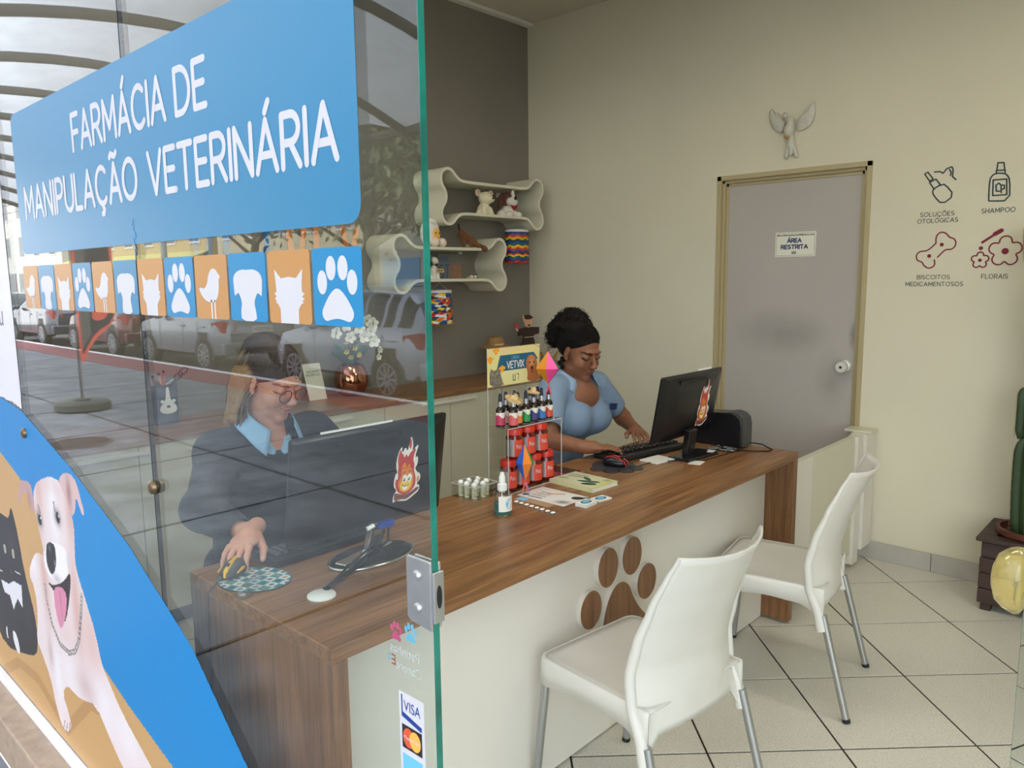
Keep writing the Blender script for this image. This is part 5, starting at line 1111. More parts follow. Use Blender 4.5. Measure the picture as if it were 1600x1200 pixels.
gr = thing('cable_grommet', 'white round cable cover on the desk under the cables of the nearer monitor', 'grommet', (-1.532, .972, ZD)); MB().lathe([(0, .0), (.034, 0), (.034, .004), (.030, .0065), (0, .007)], 32, (-1.528, .966, ZD)).build('cover', 'plastic_white', gr, smooth=40); MB().lathe([(0, .007), (.009, .007), (.009, .0076), (0, .0076)], 12, (-1.54, .990, ZD)).build('cable_slot', 'rubber_black', gr)
m2, f2m = monitor('black monitor with a campfire sticker at the far end of the desk', 2.560, 3.040, .850, 1.128, -1.628, -1.578, ZD, (-1.58, 2.82))
MB().box((-1.578, 2.815, ZD+.006), (.105, .215, .012), rz=-.08).build('base', 'plastic_black', m2, bevel=.004)
MB().box((-1.588, 2.80, ZD+.065), (.03, .06, .11), rot=Euler((0, .12, 0))).build('neck', 'plastic_black', m2, bevel=.006)
MB().span((-1.579, 2.84, 1.1285), (-1.576, 2.95, 1.136)).build('top_strip', 'plastic_white', m2)
flame('flame_sticker', 'campfire sticker with a smiling face on the far monitor', lambda u, v: f2m(2.890+u*.9, .990+v, .0292), .118)
def keyboard(label, c, rz, w_, d_, keyc):
    t = thing('keyboard', label, 'keyboard', (c[0], c[1], ZD), rz, 'keyboards on the desk')
    MB().box((0, 0, .010), (d_, w_, .018), rot=Euler((0, -.05, 0))).build('case', keyc[0], t, world=False, bevel=.004)
    for r in range(5):
        n = 15 if r else 1
        for k in range(n):
            if r == 0: MB().box((-d_/2+.02, 0, .0225), (.015, .11, .006)).build('key', keyc[1], t, world=False, bevel=.0015, seg=1); continue
            if r == 1 and k == 0: kk = MB().box((0, 0, 0), (.0155, .0165, .007)).build('key', keyc[1], t, world=False, bevel=.002, seg=1); kk.location = (-d_/2+.02+r*.0195, -w_/2+.022+k*(w_-.044)/14, .0235+r*.001); proto = kk
            else: o = proto.copy(); C.objects.link(o); o.location = (-d_/2+.02+r*.0195, -w_/2+.022+k*(w_-.044)/14, .0235+r*.001)
    return t
mat('key_grey', srgb(60, 60, 64), .5)
keyboard('black keyboard behind the glass, between the woman in navy and her monitor', (-1.83, 1.165), 0.02, .36, .13, ('plastic_black_matt', 'key_grey'))
keyboard('black keyboard under the hands of the woman in the polo shirt', (-1.782, 2.735), -.17, .43, .15, ('plastic_black_matt', 'plastic_black'))
def mouse(label, c, rz, m_, stripe, tail):
    t = thing('computer_mouse', label, 'mouse', (c[0], c[1], c[2]), rz); s_ = Soft(); k_ = (.1, .1, .1); s_.ell((0, 0, .012), (.052, .029, .022), k_, .01).ell((-.012, 0, .016), (.036, .027, .022), k_, .01).ell((0, 0, -.02), (.08, .05, .02), k_, .002, sub=True)
    o = s_.build('shell', MATS[m_], t, .002, world=False)
    st_ = MB()
    for y_ in ((-.0, ) if stripe == 'mouse_yellow' else (-.013, .013)): st_.tube([(.053, y_, .008), (.045, y_, .0225), (.02, y_, .0335), (-.015, y_, .0375), (-.035, y_, .030)], [.003, .006, .006, .006, .003] if stripe == 'mouse_yellow' else .0022, 6)
    st_.build('stripe', stripe, t, world=False, smooth=60)
    if stripe == 'mouse_yellow':
        for y_ in (-.026, .026): MB().tube([(.035, y_, .016), (.01, y_*1.05, .020), (-.03, y_*.9, .018)], [.002, .004, .002], 6).build('side_accent', stripe, t, world=False, smooth=60)
    MB().tube([(.030, -.0035, .033), (.030, .0035, .033)], .006, 10).build('wheel', 'rubber_black', t, world=False)
    MB().tube(tail, .0018, 6).build('cord', 'cable_black', t, smooth=60); return t
def padprint(name, label, c, rx, ry, rz, fc, thick=.003):
    t = thing(name, label, 'mouse pad', c, rz); MB().lathe([(0, 0), (1, 0), (1, thick), (0, thick)], 44, (0, 0, 0), sx=1).build('pad', 'mouse_grey', t, world=False); o = [q for q in S.objects if q.parent == t][0]; o.scale = (rx, ry, 1); return t
mp = padprint('mouse_pad', 'oval mouse pad with teal and white pet squares and a clear wrist rest', (-1.742, .908, ZD), .098, .078, .35, None)
P = Print(-1, 1, -1, 1, 90, 80, srgb(196, 204, 204)); P.mask = (P.X**2+P.Y**2) < .98
for a in range(-4, 4):
    for b in range(-3, 4):
        m = (np.floor(P.X/.27) == a) & (np.floor(P.Y/.33) == b); P.c[m] = srgb(58, 134, 142) if (a+b) % 2 == 0 else srgb(206, 208, 206)
        ccx, ccy = (a+.5)*.27, (b+.5)*.33; P.blob(ccx, ccy, .07, .09, [srgb(40, 40, 44), srgb(160, 130, 90), srgb(30, 70, 90)][(a*3+b) % 3], .8, hard=True)
P.line([(math.cos(t_), math.sin(t_)) for t_ in np.linspace(0, 6.3, 60)], .03, srgb(60, 130, 140))
Rm = Matrix.Rotation(.35, 3, 'Z')
P.build('pad_print', PRN, lambda U, V: np.array([tuple(Vector((-1.742, .908, ZD))+Rm @ Vector((u*.098, v*.078, .0034))) for u, v in zip(U.ravel(), V.ravel())]).reshape(U.shape+(3,)), mp)
glass_mat('clear_gel', (.86, .92, .94), base=.10)
s_ = Soft(); s_.cap((-.02, -.045, .008), (.0, .045, .008), .019, .019, (1, 1, 1), .01); s_.ell((0, 0, -.02), (.3, .3, .0205), (1, 1, 1), .002, sub=True)
g_ = s_.build('wrist_rest', MATS['clear_gel'], mp, .0025, world=False); g_.location = (.045, -.045, 0); g_.rotation_euler = (0, 0, .55)
mouse('yellow and grey computer mouse under the hand of the woman in navy', (-1.812, .892, ZD+.0038), math.radians(-54), 'mouse_grey', 'mouse_yellow', [(-1.782, .850, ZD+.012), (-1.775, .83, ZD+.012), (-1.80, .814, ZD-.02), (-1.815, .812, .5), (-1.83, .81, .2), (-1.84, .8105, .1)])
mouse('black computer mouse with red lights beside the far keyboard', (-1.728, 2.462, ZD+.0048), math.radians(10), 'plastic_black', 'glow_red', [(-1.676, 2.472, ZD+.008), (-1.655, 2.50, ZD+.003), (-1.65, 2.60, ZD+.003), (-1.60, 2.68, ZD+.003), (-1.50, 2.78, ZD+.003), (-1.49, 2.95, ZD+.003), (-1.47, 3.02, ZD+.003)])
mp2 = thing('mouse_pad', 'dark paw-shaped mouse pad under the black mouse', 'mouse pad', (-1.73, 2.46, ZD))
pm = MB(); pm.lathe([(0, 0), (.085, 0), (.085, .004), (0, .004)], 30, (-1.74, 2.47, ZD)); pm.build('pad', 'mouse_grey', mp2)
for a in (-100, -62, -24, 14): MB().lathe([(0, 0), (.034, 0), (.034, .0035), (0, .0035)], 20, (-1.735+.088*math.cos(math.radians(a)), 2.465+.085*math.sin(math.radians(a)), ZD), sx=1).build('toe', 'mouse_grey', mp2)
# printer
pt = thing('label_printer', 'black rounded label printer at the far end of the desk', 'printer', (-1.62, 3.11, ZD)); mat('printer_grey', srgb(56, 58, 60), .4)
prof = [(-.145, 0), (.135, 0), (.135, .10), (.128, .128), (.11, .143), (.085, .15), (-.10, .138), (-.145, .12)]
MB().prism(prof, lambda u, v, d: (-1.62+u, 3.055+d, ZD+.006+v), .004, .100).build('housing', 'plastic_black', pt, bevel=.006, seg=3)
MB().prism([(.060, .0), (.1365, 0), (.1365, .10), (.1295, .129), (.111, .1445), (.085, .1515), (.060, .1505)], lambda u, v, d: (-1.62+u, 3.055+d, ZD+.006+v), .018, .106).build('grey_shroud', 'printer_grey', pt, bevel=.003)
for x_ in (-1.74, -1.51):
    for y_ in (3.07, 3.14): MB().span((x_-.01, y_-.008, ZD), (x_+.01, y_+.008, ZD+.0058)).build('foot', 'rubber_black', pt)
MB().tube([(-1.49, 3.135, ZD+.02), (-1.43, 3.15, ZD+.016), (-1.375, 3.13, ZD+.004), (-1.375, 3.09, ZD+.004), (-1.43, 3.05, ZD+.004), (-1.49, 3.03, ZD+.004), (-1.56, 3.03, ZD+.004)], .003, 6).build('power_cord', 'cable_black', pt, smooth=60)
cb = thing('cable_tangle', 'tangle of black and grey cables between the far monitor and printer', 'cable', (-1.55, 2.97, ZD)); rnd = random.Random(4)
for k in range(6):
    p = [(-1.60+.03*rnd.random(), 2.93+.02*k, ZD+.004+.002*k), (-1.56+.05*rnd.random(), 2.97+.03*rnd.random(), ZD+.010+.003*k), (-1.53, 3.0-.03*rnd.random(), ZD+.004+.002*k), (-1.50+.02*rnd.random(), 2.95+.02*k, ZD+.008), (-1.53, 2.98+.05*rnd.random(), ZD+.006+.003*k)]
    MB().tube(sm_open3(p) if False else p, .0025, 6).build('cable', 'cable_black' if k % 2 else 'galvanised', cb, smooth=60)
MB().box((-1.545, 2.905, ZD+.0065), (.03, .05, .012), rz=.3).build('adapter', 'plastic_white', cb, bevel=.002)
pp = thing('paper_slip', 'white paper slip under the far monitor base', 'paper', (-1.49, 2.73, ZD)); MB().box((-1.512, 2.725, ZD+.0006), (.05, .07, .001), rz=.2).build('sheet', 'paper_white', pp)
pp2 = thing('notepad', 'pale notepad under the far monitor', 'notepad', (-1.66, 2.70, ZD)); MB().box((-1.655, 2.66, ZD+.003), (.09, .12, .005), rz=-.1).build('sheets', 'paper_white', pp2)
# ---------------------------------------------------------------- acrylic display rack with bottles and jars
glass_mat('clear_acrylic', (.97, .975, .97), base=.05); mat('acrylic_edge', srgb(196, 196, 186), .2)
rk = thing('display_rack', 'clear acrylic two-level display rack on the desk', 'rack', (-1.82, 2.03, ZD)); ry0, ry1, rxf, rxb, zs_ = 1.884, 2.178, -1.772, -1.862, 1.0035
for a, b, nm in (((rxb, ry0, ZD+.0005), (rxf, ry1, ZD+.0035), 'bottom'), ((rxb, ry0, zs_-.003), (rxf, ry1, zs_), 'shelf'), ((rxb, ry0, ZD+.004), (rxf, ry0+.003, zs_-.0035), 'side'), ((rxb, ry1-.003, ZD+.004), (rxf, ry1, zs_-.0035), 'side'), ((rxb-.0035, ry0, ZD+.0005), (rxb-.0005, ry1-.02, 1.278), 'back')):
    MB().span(a, b).build(nm, 'clear_acrylic', rk)
for a, b in (((rxf+.0002, ry0, ZD+.0005), (rxf+.0014, ry1, ZD+.0035)), ((rxf+.0002, ry0, zs_-.003), (rxf+.0014, ry1, zs_)), ((rxf+.0002, ry0, ZD+.0036), (rxf+.0014, ry0+.003, zs_-.0031)), ((rxf+.0002, ry1-.003, ZD+.0036), (rxf+.0014, ry1, zs_-.0031)), ((rxb-.0035, ry0-.0014, ZD+.0005), (rxb-.0005, ry0-.0002, 1.278))):
    MB().span(a, b).build('edge', 'acrylic_edge', rk)
# poster in the rack
P = Print(0, 1, 0, 1, 170, 84, srgb(222, 212, 142))
P.blob(.4, .95, .5, .15, srgb(226, 190, 150), .5); P.blob(.5, .3, .4, .3, srgb(226, 222, 170), .6)
P.poly([(.23, .80), (.88, .80), (.96, .62), (.80, .38), (.16, .38)], srgb(18, 92, 122)); 
cat_m = P.poly([(.04, .0), (.03, .30), (.06, .50), (.10, .42), (.17, .44), (.22, .52), (.24, .30), (.27, .12), (.30, 0)], srgb(128, 118, 104), 1)
for k in range(60): P.blob(.04+.25*random.Random(k).random(), .5*random.Random(k+99).random(), .012, .02, srgb(70, 64, 58), .7, clip=cat_m)
P.blob(.10, .33, .012, .02, srgb(200, 190, 120), 1, clip=cat_m); P.blob(.17, .33, .012, .02, srgb(200, 190, 120), 1, clip=cat_m)
dg = P.poly([(.74, 0), (.76, .25), (.72, .45), (.74, .66), (.82, .74), (.90, .70), (.95, .55), (.94, .30), (1.0, .1), (1, 0)], srgb(176, 104, 56), 2)
P.blob(.84, .52, .07, .2, srgb(214, 158, 104), .8, clip=dg); P.blob(.845, .37, .025, .05, srgb(36, 26, 24), 1, hard=True); P.blob(.845, .28, .03, .05, srgb(120, 50, 50), .9)
for ex in (.80, .885): P.blob(ex, .52, .014, .028, srgb(30, 20, 18), 1, hard=True)
for (cx, cy) in ((.16, .90), (.05, .68), (.27, .42)):
    for dx, dy in ((-.035, .04), (0, .075), (.035, .045), (0, -.02)): P.blob(cx+dx, cy+dy, .026, .055 if dy < 0 else .04, srgb(240, 160, 30), 1, hard=True)
pst = thing('rack_poster', 'pale yellow LINHA VETVIX poster with a cat and a golden dog above the rack', 'poster', (-1.86, 2.0, 1.14))
py0, py1, pz0, pz1 = 1.880, 2.158, 1.140, 1.276; PFn = lambda u, v, d=0.0: (-1.8605+d, py0+u*(py1-py0), pz0+v*(pz1-pz0))
MB().span((-1.862, py0, pz0), (-1.8610, py1, pz1)).build('card', 'paper_cream', pst)
P.build('print', PRN, lambda U, V: np.stack([np.full_like(U, -1.8606), py0+U*(py1-py0), pz0+V*(pz1-pz0)], -1), pst)
TF = lambda u, v, d: (-1.8602+d, u, v)
mb = MB(); text_strokes(mb, 'VETVIX', py0+.36*.278, py0+.68*.278, pz0+.44*.136, .0235, .0023, TF, 0, gap=.2); mb.build('lettering', 'vinyl_white', pst)
mb = MB(); text_strokes(mb, 'LINHA', py0+.45*.278, py0+.59*.278, pz0+.67*.136, .012, .0006, TF, 0, gap=.2); mb.build('lettering', 'vinyl_sky', pst)
mb = MB(); stroke_mesh(mb, [(py0+.47*.278, pz0+.26*.136), (py0+.47*.278, pz0+.10*.136), (py0+.51*.278, pz0+.10*.136), (py0+.51*.278, pz0+.26*.136)], .0016, TF, 0); stroke_mesh(mb, [(py0+.54*.278, pz0+.26*.136), (py0+.58*.278, pz0+.26*.136), (py0+.57*.278, pz0+.10*.136)], .0012, TF, 0); mb.build('emblem', 'ink_teal', pst)
mat('bottle_amber', srgb(38, 18, 12), .15, spec=.6); mat('dropper_navy', srgb(18, 24, 52), .4); mat('collar_silver', srgb(200, 202, 206), .25, .8); mat('label_cream', srgb(228, 224, 206), .5)
def dropper_bottle(x, y, col, cname, lab, z=None):
    z = zs_+.0005 if z is None else z; t = thing('dropper_bottle', lab, 'bottle', (x, y, z), group='dropper bottles on the rack shelf'); mn = 'label_'+cname; mat(mn, col, .45)
    MB().lathe([(0, 0), (.0155, 0), (.016, .003), (.016, .056), (.013, .064), (.008, .069), (.008, .072)], 20, (x, y, z)).build('glass_body', 'bottle_amber', t, smooth=40)
    MB().lathe([(.0092, .070), (.0092, .088)], 16, (x, y, z), caps=True).build('collar', 'collar_silver', t, smooth=40)
    MB().lathe([(.0068, .088), (.0065, .100), (.0058, .112), (.003, .1165), (0, .117)], 14, (x, y, z)).build('dropper_bulb', 'dropper_navy', t, smooth=50)
    MB().lathe([(.0163, .006), (.0163, .050)], 20, (x, y, z), caps=False).build('label_band', mn, t, smooth=60)
    w_ = MB(); n = 9; vs = []
    for k in range(n+1):
        a = math.radians(-110+150*k/n); vs += [(x+.01655*math.cos(a), y+.01655*math.sin(a), z+.050), (x+.01655*math.cos(a), y+.01655*math.sin(a), z+.036+.006*math.sin(k*.8))]
    w_.add(vs, [(2*k, 2*k+1, 2*k+3, 2*k+2) for k in range(n)]).build('label_top', 'label_cream', t)
    return t
BT = [(-1.828, 1.908, srgb(196, 62, 96), 'pink', 'dropper bottle with a dark pink label, first from the left'), (-1.792, 1.936, srgb(216, 96, 100), 'coral', 'dropper bottle with a coral label under the larger straw hat'), (-1.806, 1.975, srgb(226, 130, 60), 'orange', 'dropper bottle with an orange label right of the larger straw hat'), (-1.806, 2.018, srgb(40, 150, 84), 'green', 'dropper bottle with a green label'), (-1.806, 2.060, srgb(70, 62, 120), 'purple', 'dropper bottle with a purple label under the smaller straw hat'), (-1.806, 2.104, srgb(58, 118, 180), 'blue', 'dropper bottle with a blue label'), (-1.806, 2.144, srgb(216, 74, 50), 'red', 'dropper bottle with a red-orange label, last on the right')]
for b in BT: dropper_bottle(*b)
for k, (y_, c_, cn, wh) in enumerate(((1.951, srgb(190, 150, 140), 'rose', 'behind the coral and orange bottles'), (1.996, srgb(120, 160, 90), 'lime', 'behind the orange and green bottles'), (2.082, srgb(90, 160, 150), 'mint', 'behind the purple and blue bottles'), (2.124, srgb(60, 100, 150), 'denim', 'behind the blue and red bottles'))):
    dropper_bottle(-1.842, y_, c_, cn, 'back-row dropper bottle '+wh)
mat('straw', srgb(206, 176, 124), .8, noise=(80, .25)); mat('straw_dark', srgb(150, 116, 70), .8, noise=(60, .2))
def mini_hat(label, c, r, tilt):
    t = thing('straw_hat', label, 'hat', c); R_ = Euler(tilt).to_matrix(); mb = MB(); rnd = random.Random(int(r*1e4))
    mb.lathe([(r*.98, -.001), (r*.55, .003), (r*.50, .012), (r*.36, .018), (0, .019)], 24); mb.lathe([(r*.97, -.002), (r*.54, .002), (r*.49, .011), (0, .017)], 24)
    mb.v = [tuple(Vector(c)+R_ @ Vector(v)) for v in mb.v]; mb.build('crown_and_brim', 'straw', t, smooth=50)
    fb = MB()
    for k in range(44):
        a = 2*PI*k/44+rnd.random()*.1; fb.tube([tuple(Vector(c)+R_ @ Vector((r*.6*math.cos(a), r*.6*math.sin(a), .003))), tuple(Vector(c)+R_ @ Vector((r*(1.05+.2*rnd.random())*math.cos(a+.15), r*(1.05+.2*rnd.random())*math.sin(a+.15), -.003+.004*rnd.random())))], [.0012, .0006], 4)
    fb.build('straw_fringe', 'straw', t)['kind'] = 'stuff'
mini_hat('larger miniature straw hat resting on the coral-label bottle', (-1.795, 1.942, 1.100), .030, (0, .45, 0)); mini_hat('smaller miniature straw hat resting on the purple-label bottle', (-1.806, 2.058, 1.110), .022, (0, .15, 0))
mat('jar_red', srgb(96, 14, 14), .12, spec=.7); mat('lid_red', srgb(206, 46, 28), .35); mat('label_red', srgb(168, 34, 26), .45); mat('label_silver', srgb(170, 170, 170), .3, .6)
def jar(x, y, z, lab):
    t = thing('supplement_jar', lab, 'jar', (x, y, z), group='red-lidded jars in the rack'); a0 = math.radians(-70)
    MB().lathe([(0, 0), (.029, 0), (.031, .004), (.031, .078), (.026, .084), (.026, .090)], 26, (x, y, z)).build('jar_body', 'jar_red', t, smooth=40)
    ld = MB(); prof = [(.0285, .086), (.0285, .105), (.027, .108), (0, .108)]; ld.lathe(prof, 40, (x, y, z)); ld.build('lid', 'lid_red', t, smooth=30)
    def band(nm, m_, d0, d1, r=.0314):
        vs = []; n = 12
        for k in range(n+1):
            a = math.radians(d0+(d1-d0)*k/n); vs += [(x+r*math.cos(a), y+r*math.sin(a), z+.010), (x+r*math.cos(a), y+r*math.sin(a), z+.070)]
        return MB().add(vs, [(2*k, 2*k+2, 2*k+3, 2*k+1) for k in range(n)]).build(nm, m_, t, smooth=60)
    band('label_silver', 'label_silver', -110, -48); b_ = band('label_red', 'label_red', -48, 70)
    def cyl(u, v): a = math.radians(-10)+u/.0318; return (x+.0318*math.cos(a), y+.0318*math.sin(a), z+v)
    font_text('Pelo', .022, 'vinyl_white', b_, lambda u, v: cyl(u-.002, .038+v), sx=.62)
zj = ZD+.004
jar(-1.818, 1.934, zj, 'bottom-row jar nearest the glass, behind the spray bottle'); jar(-1.818, 2.003, zj, 'bottom-row jar behind the blue and orange paper balloon'); jar(-1.818, 2.072, zj, 'bottom-row jar right of the paper balloon'); jar(-1.818, 2.140, zj, 'bottom-row jar at the right end, next to the phone')
jar(-1.818, 1.968, zj+.1085, 'upper jar on the left, behind the hanging balloon'); jar(-1.818, 2.037, zj+.1085, 'upper jar in the middle'); jar(-1.818, 2.106, zj+.1085, 'upper jar on the right')
# paper balloons
def balloon(label, c, hw, hu, hd, cols, rz, streamers, cord_to):
    t = thing('paper_balloon', label, 'decoration', c); R_ = Matrix.Rotation(rz, 3, 'Z'); n = 6; ring = [Vector(c)+R_ @ Vector((hw*math.cos(2*PI*k/n), hw*math.sin(2*PI*k/n), 0)) for k in range(n)]; top = Vector(c)+Vector((0, 0, hu)); bot = Vector(c)-Vector((0, 0, hd))
    for k in range(n):
        m_ = cols[k % len(cols)]; a, b = ring[k], ring[(k+1) % n]; MB().add([a, b, top, bot], [(0, 1, 2), (1, 0, 3)]).build('panel', m_, t)
    for k, m_ in enumerate(streamers):
        a = k*2.2; MB().add([bot, bot+Vector((.004, .004, 0)), bot+Vector((.012*math.cos(a)+.004, .016*math.sin(a)+.004, -.036)), bot+Vector((.012*math.cos(a), .016*math.sin(a), -.036))], [(0, 1, 2, 3)]).build('streamer', m_, t)
    MB().tube([top, cord_to], .0007, 4).build('cord', 'straw_dark', t)
for nm, c_ in (('paper_blue', (40, 92, 190)), ('paper_orange', (230, 128, 30)), ('paper_red', (190, 30, 50)), ('paper_green', (60, 150, 70)), ('paper_pink', (232, 70, 150)), ('paper_amber', (220, 140, 30)), ('paper_darkgreen', (10, 100, 60))): mat(nm, srgb(*c_), .35)
balloon('blue, orange and red paper balloon hanging in front of the rack', (-1.735, 1.93, .884), .033, .068, .068, ['paper_orange', 'paper_green', 'paper_green', 'paper_red', 'paper_red', 'paper_blue'], math.radians(-60), ['paper_red', 'paper_orange', 'paper_red', 'paper_blue'], (-1.7700, 1.93, 1.0))
balloon('pink, green and yellow paper balloon at the top right corner of the poster', (-1.795, 2.130, 1.192), .048, .062, .062, ['paper_pink', 'paper_darkgreen', 'paper_darkgreen', 'paper_red', 'paper_red', 'paper_amber'], math.radians(-60), ['paper_red', 'paper_pink', 'paper_red'], (-1.8600, 2.125, 1.277))
# clear box of vials
bx_ = thing('clear_box', 'small clear plastic box holding white-capped vials on the desk edge', 'box', (-1.855, 1.812, ZD)); x0, x1, y0, y1 = -1.915, -1.802, 1.750, 1.862; zb_ = ZD+.0005
for a, b in (((x0, y0, zb_), (x1, y1, zb_+.0015)), ((x0, y0, zb_+.002), (x0+.0015, y1, zb_+.048)), ((x1-.0015, y0, zb_+.002), (x1, y1, zb_+.048)), ((x0+.002, y0, zb_+.002), (x1-.002, y0+.0015, zb_+.048)), ((x0+.002, y1-.0015, zb_+.002), (x1-.002, y1, zb_+.048))): MB().span(a, b).build('panel', 'clear_acrylic', bx_)
MB().tube([(x0-.002, y0-.002, zb_+.048), (x1+.002, y0-.002, zb_+.048), (x1+.002, y1+.002, zb_+.048), (x0-.002, y1+.002, zb_+.048)], .0016, 6, closed=True).build('rim', 'acrylic_edge', bx_)
mat('vial_contents', srgb(196, 200, 170), .4, noise=(150, .5)); rnd = random.Random(8)
VP_ = [(-1.893, 1.772), (-1.862, 1.770), (-1.828, 1.774), (-1.888, 1.806), (-1.852, 1.808), (-1.824, 1.812), (-1.880, 1.842), (-1.838, 1.842)]
wv = ['at the near left corner', 'second along the near side', 'at the near right corner', 'middle left', 'in the centre', 'middle right', 'at the far left', 'at the far right']
for (x_, y_), w_ in zip(VP_, wv):
    t = thing('vial', 'small white-capped vial in the clear box, '+w_, 'vial', (x_, y_, zb_+.002), group='vials in the clear box'); MB().lathe([(0, 0), (.0095, 0), (.0095, .034), (.006, .038)], 14, (x_, y_, zb_+.002)).build('vial_body', 'vial_contents', t, smooth=40); MB().ball((x_, y_, zb_+.048), .0105, 14).build('cap', 'plastic_white', t, smooth=60)
# spray bottle
sp_ = thing('spray_bottle', 'clear spray bottle with teal liquid and white pump in front of the rack', 'bottle', (-1.640, 1.716, ZD)); mat('liquid_teal', srgb(70, 150, 150), .1, tr=.6)
glass_mat('clear_plastic', (.93, .97, .97), base=.08)
MB().lathe([(0, 0), (.027, 0), (.030, .003), (.030, .060), (.028, .072), (.018, .080), (.014, .082)], 30, (-1.640, 1.716, ZD+.0003)).build('bottle_body', 'clear_plastic', sp_, smooth=50)
MB().lathe([(0, .002), (.0265, .002), (.0285, .004), (.0285, .040), (0, .040)], 28, (-1.640, 1.716, ZD+.0003)).build('liquid', 'liquid_teal', sp_, smooth=40)
MB().tube([(-1.64, 1.716, ZD+.08), (-1.645, 1.71, ZD+.01)], .0016, 6).build('dip_tube', 'plastic_white', sp_)
MB().lathe([(.0155, .080), (.0155, .100), (.0125, .102), (.0105, .103), (.0105, .124), (.008, .128), (.0065, .138), (0, .139)], 24, (-1.640, 1.716, ZD)).build('pump', 'plastic_white', sp_, smooth=35)
def curved_label(parent, c, r, d0, d1, z0, z1, nm, m_):
    vs = []; n = 14
    for k in range(n+1): a = math.radians(d0+(d1-d0)*k/n); vs += [(c[0]+r*math.cos(a), c[1]+r*math.sin(a), z0), (c[0]+r*math.cos(a), c[1]+r*math.sin(a), z1)]
    return MB().add(vs, [(2*k, 2*k+2, 2*k+3, 2*k+1) for k in range(n)]).build(nm, m_, parent, smooth=60)
lb_ = curved_label(sp_, (-1.640, 1.716), .0305, -70, 40, ZD+.016, ZD+.066, 'label', 'paper_white')
MB().add([(-1.640+.0309*math.cos(math.radians(-2)+.013*math.cos(2*PI*k/20)/.031), 1.716+.0309*math.sin(math.radians(-2)+.013*math.cos(2*PI*k/20)/.031), ZD+.041+.017*math.sin(2*PI*k/20)) for k in range(20)], [tuple(range(20))]).build('round_emblem', 'vinyl_sky', lb_)
# book, flyer, cards, blister strip, phone
mat('cover_cream', srgb(206, 206, 160), .45)
bk = thing('paperback_book', 'cream paperback with a green plant drawing lying beside the rack', 'book', (-1.665, 2.175, ZD), math.radians(-3)); MB().box((0, 0, .0075), (.200, .140, .012)).build('pages', 'paper_white', bk, world=False)
for z_ in (.0007, .0143): MB().box((0, 0, z_), (.206, .146, .0012)).build('cover', 'cover_cream', bk, world=False)
MB().box((0, -.0735, .0075), (.206, .0012, .0148)).build('spine', 'cover_cream', bk, world=False)
P = Print(-.103, .103, -.073, .073, 100, 70, srgb(214, 212, 172)); P.blob(.05, -.03, .03, .015, srgb(40, 76, 66), 1, .5, hard=True); P.blob(.03, -.005, .045, .012, srgb(50, 92, 70), 1, .4, hard=True); P.blob(.0, .02, .03, .010, srgb(60, 100, 80), 1, -.5, hard=True); P.blob(.095, .0, .02, .07, srgb(196, 200, 70), .8); P.blob(.07, .05, .02, .02, srgb(120, 150, 60), .7)
for k, L in enumerate((((-.09, .03), (-.02, .05)), ((-.08, .01), (-.03, .025)), ((-.09, -.03), (-.06, -.02)))): P.line(L, .004, srgb(96, 132, 110))
Rb = Matrix.Rotation(math.radians(-3), 3, 'Z')
P.build('cover_print', PRN, lambda U, V: np.array([tuple(Vector((-1.665, 2.175, ZD+.0153))+Rb @ Vector((u, v, 0))) for u, v in zip(U.ravel(), V.ravel())]).reshape(U.shape+(3,)), bk)
fy = thing('flyer', 'white printed flyer with two pets lying in front of the rack', 'flyer', (-1.65, 1.975, ZD)); MB().span((-1.752, 1.905, ZD+.0004), (-1.542, 2.045, ZD+.0010)).build('sheet', 'paper_white', fy)
P = Print(-1.752, -1.542, 1.905, 2.045, 120, 80, srgb(226, 224, 218)); P.blob(-1.735, 1.935, .012, .014, srgb(60, 90, 130), 1, hard=True)
for k in range(4): P.line([(-1.715+.002*k, 1.925+.022*k), (-1.66, 1.93+.022*k)], .0022 if k else .004, srgb(70, 80, 110))
P.line([(-1.675, 1.985), (-1.63, 2.02)], .005, srgb(214, 140, 90)); P.blob(-1.575, 1.94, .03, .02, srgb(110, 104, 100), .9, .4); P.blob(-1.565, 2.01, .022, .018, srgb(50, 44, 42), 1, .5, hard=True); P.blob(-1.545, 2.025, .012, .02, srgb(30, 28, 30), 1)
P.build('print', PRN, lambda U, V: np.stack([U, V, np.full_like(U, ZD+.0013)], -1), fy)
mat('kraft', srgb(170, 140, 110), .6); sc2 = thing('card_strip', 'thin brown and blue card strip along the near edge of the flyer', 'card', (-1.65, 1.88, ZD)); MB().span((-1.728, 1.864, ZD+.0003), (-1.575, 1.902, ZD+.0009)).build('card', 'kraft', sc2); MB().span((-1.722, 1.868, ZD+.0010), (-1.685, 1.898, ZD+.0013)).build('blue_patch', 'vinyl_sky', sc2)
def cards(label, x, y, n, rz):
    t = thing('business_cards', label, 'card', (x, y, ZD), rz, 'stacks of round-logo cards'); 
    for k in range(n): MB().box((.0005*(k % 2), .0004*(k % 3), .0008+k*.0016), (.046, .062, .0013)).build('card', 'paper_white', t, world=False)
    z_ = n*.0016+.0002; MB().add([(.016*math.cos(2*PI*k/24), .023*math.sin(2*PI*k/24), z_) for k in range(24)], [tuple(range(24))]).build('round_logo', 'vinyl_navy2', t, world=False); MB().add([(.011*math.cos(2*PI*k/24), .016*math.sin(2*PI*k/24), z_+.0002) for k in range(24)], [tuple(range(24))]).build('logo_centre', 'vinyl_sky', t, world=False)
mat('vinyl_navy2', srgb(44, 84, 120), .5)
cards('taller stack of cards with a blue round logo, nearest the chairs', -1.498, 1.970, 7, .05); cards('thinner stack of cards with a blue round logo, farther along the desk', -1.500, 2.055, 3, -.12)
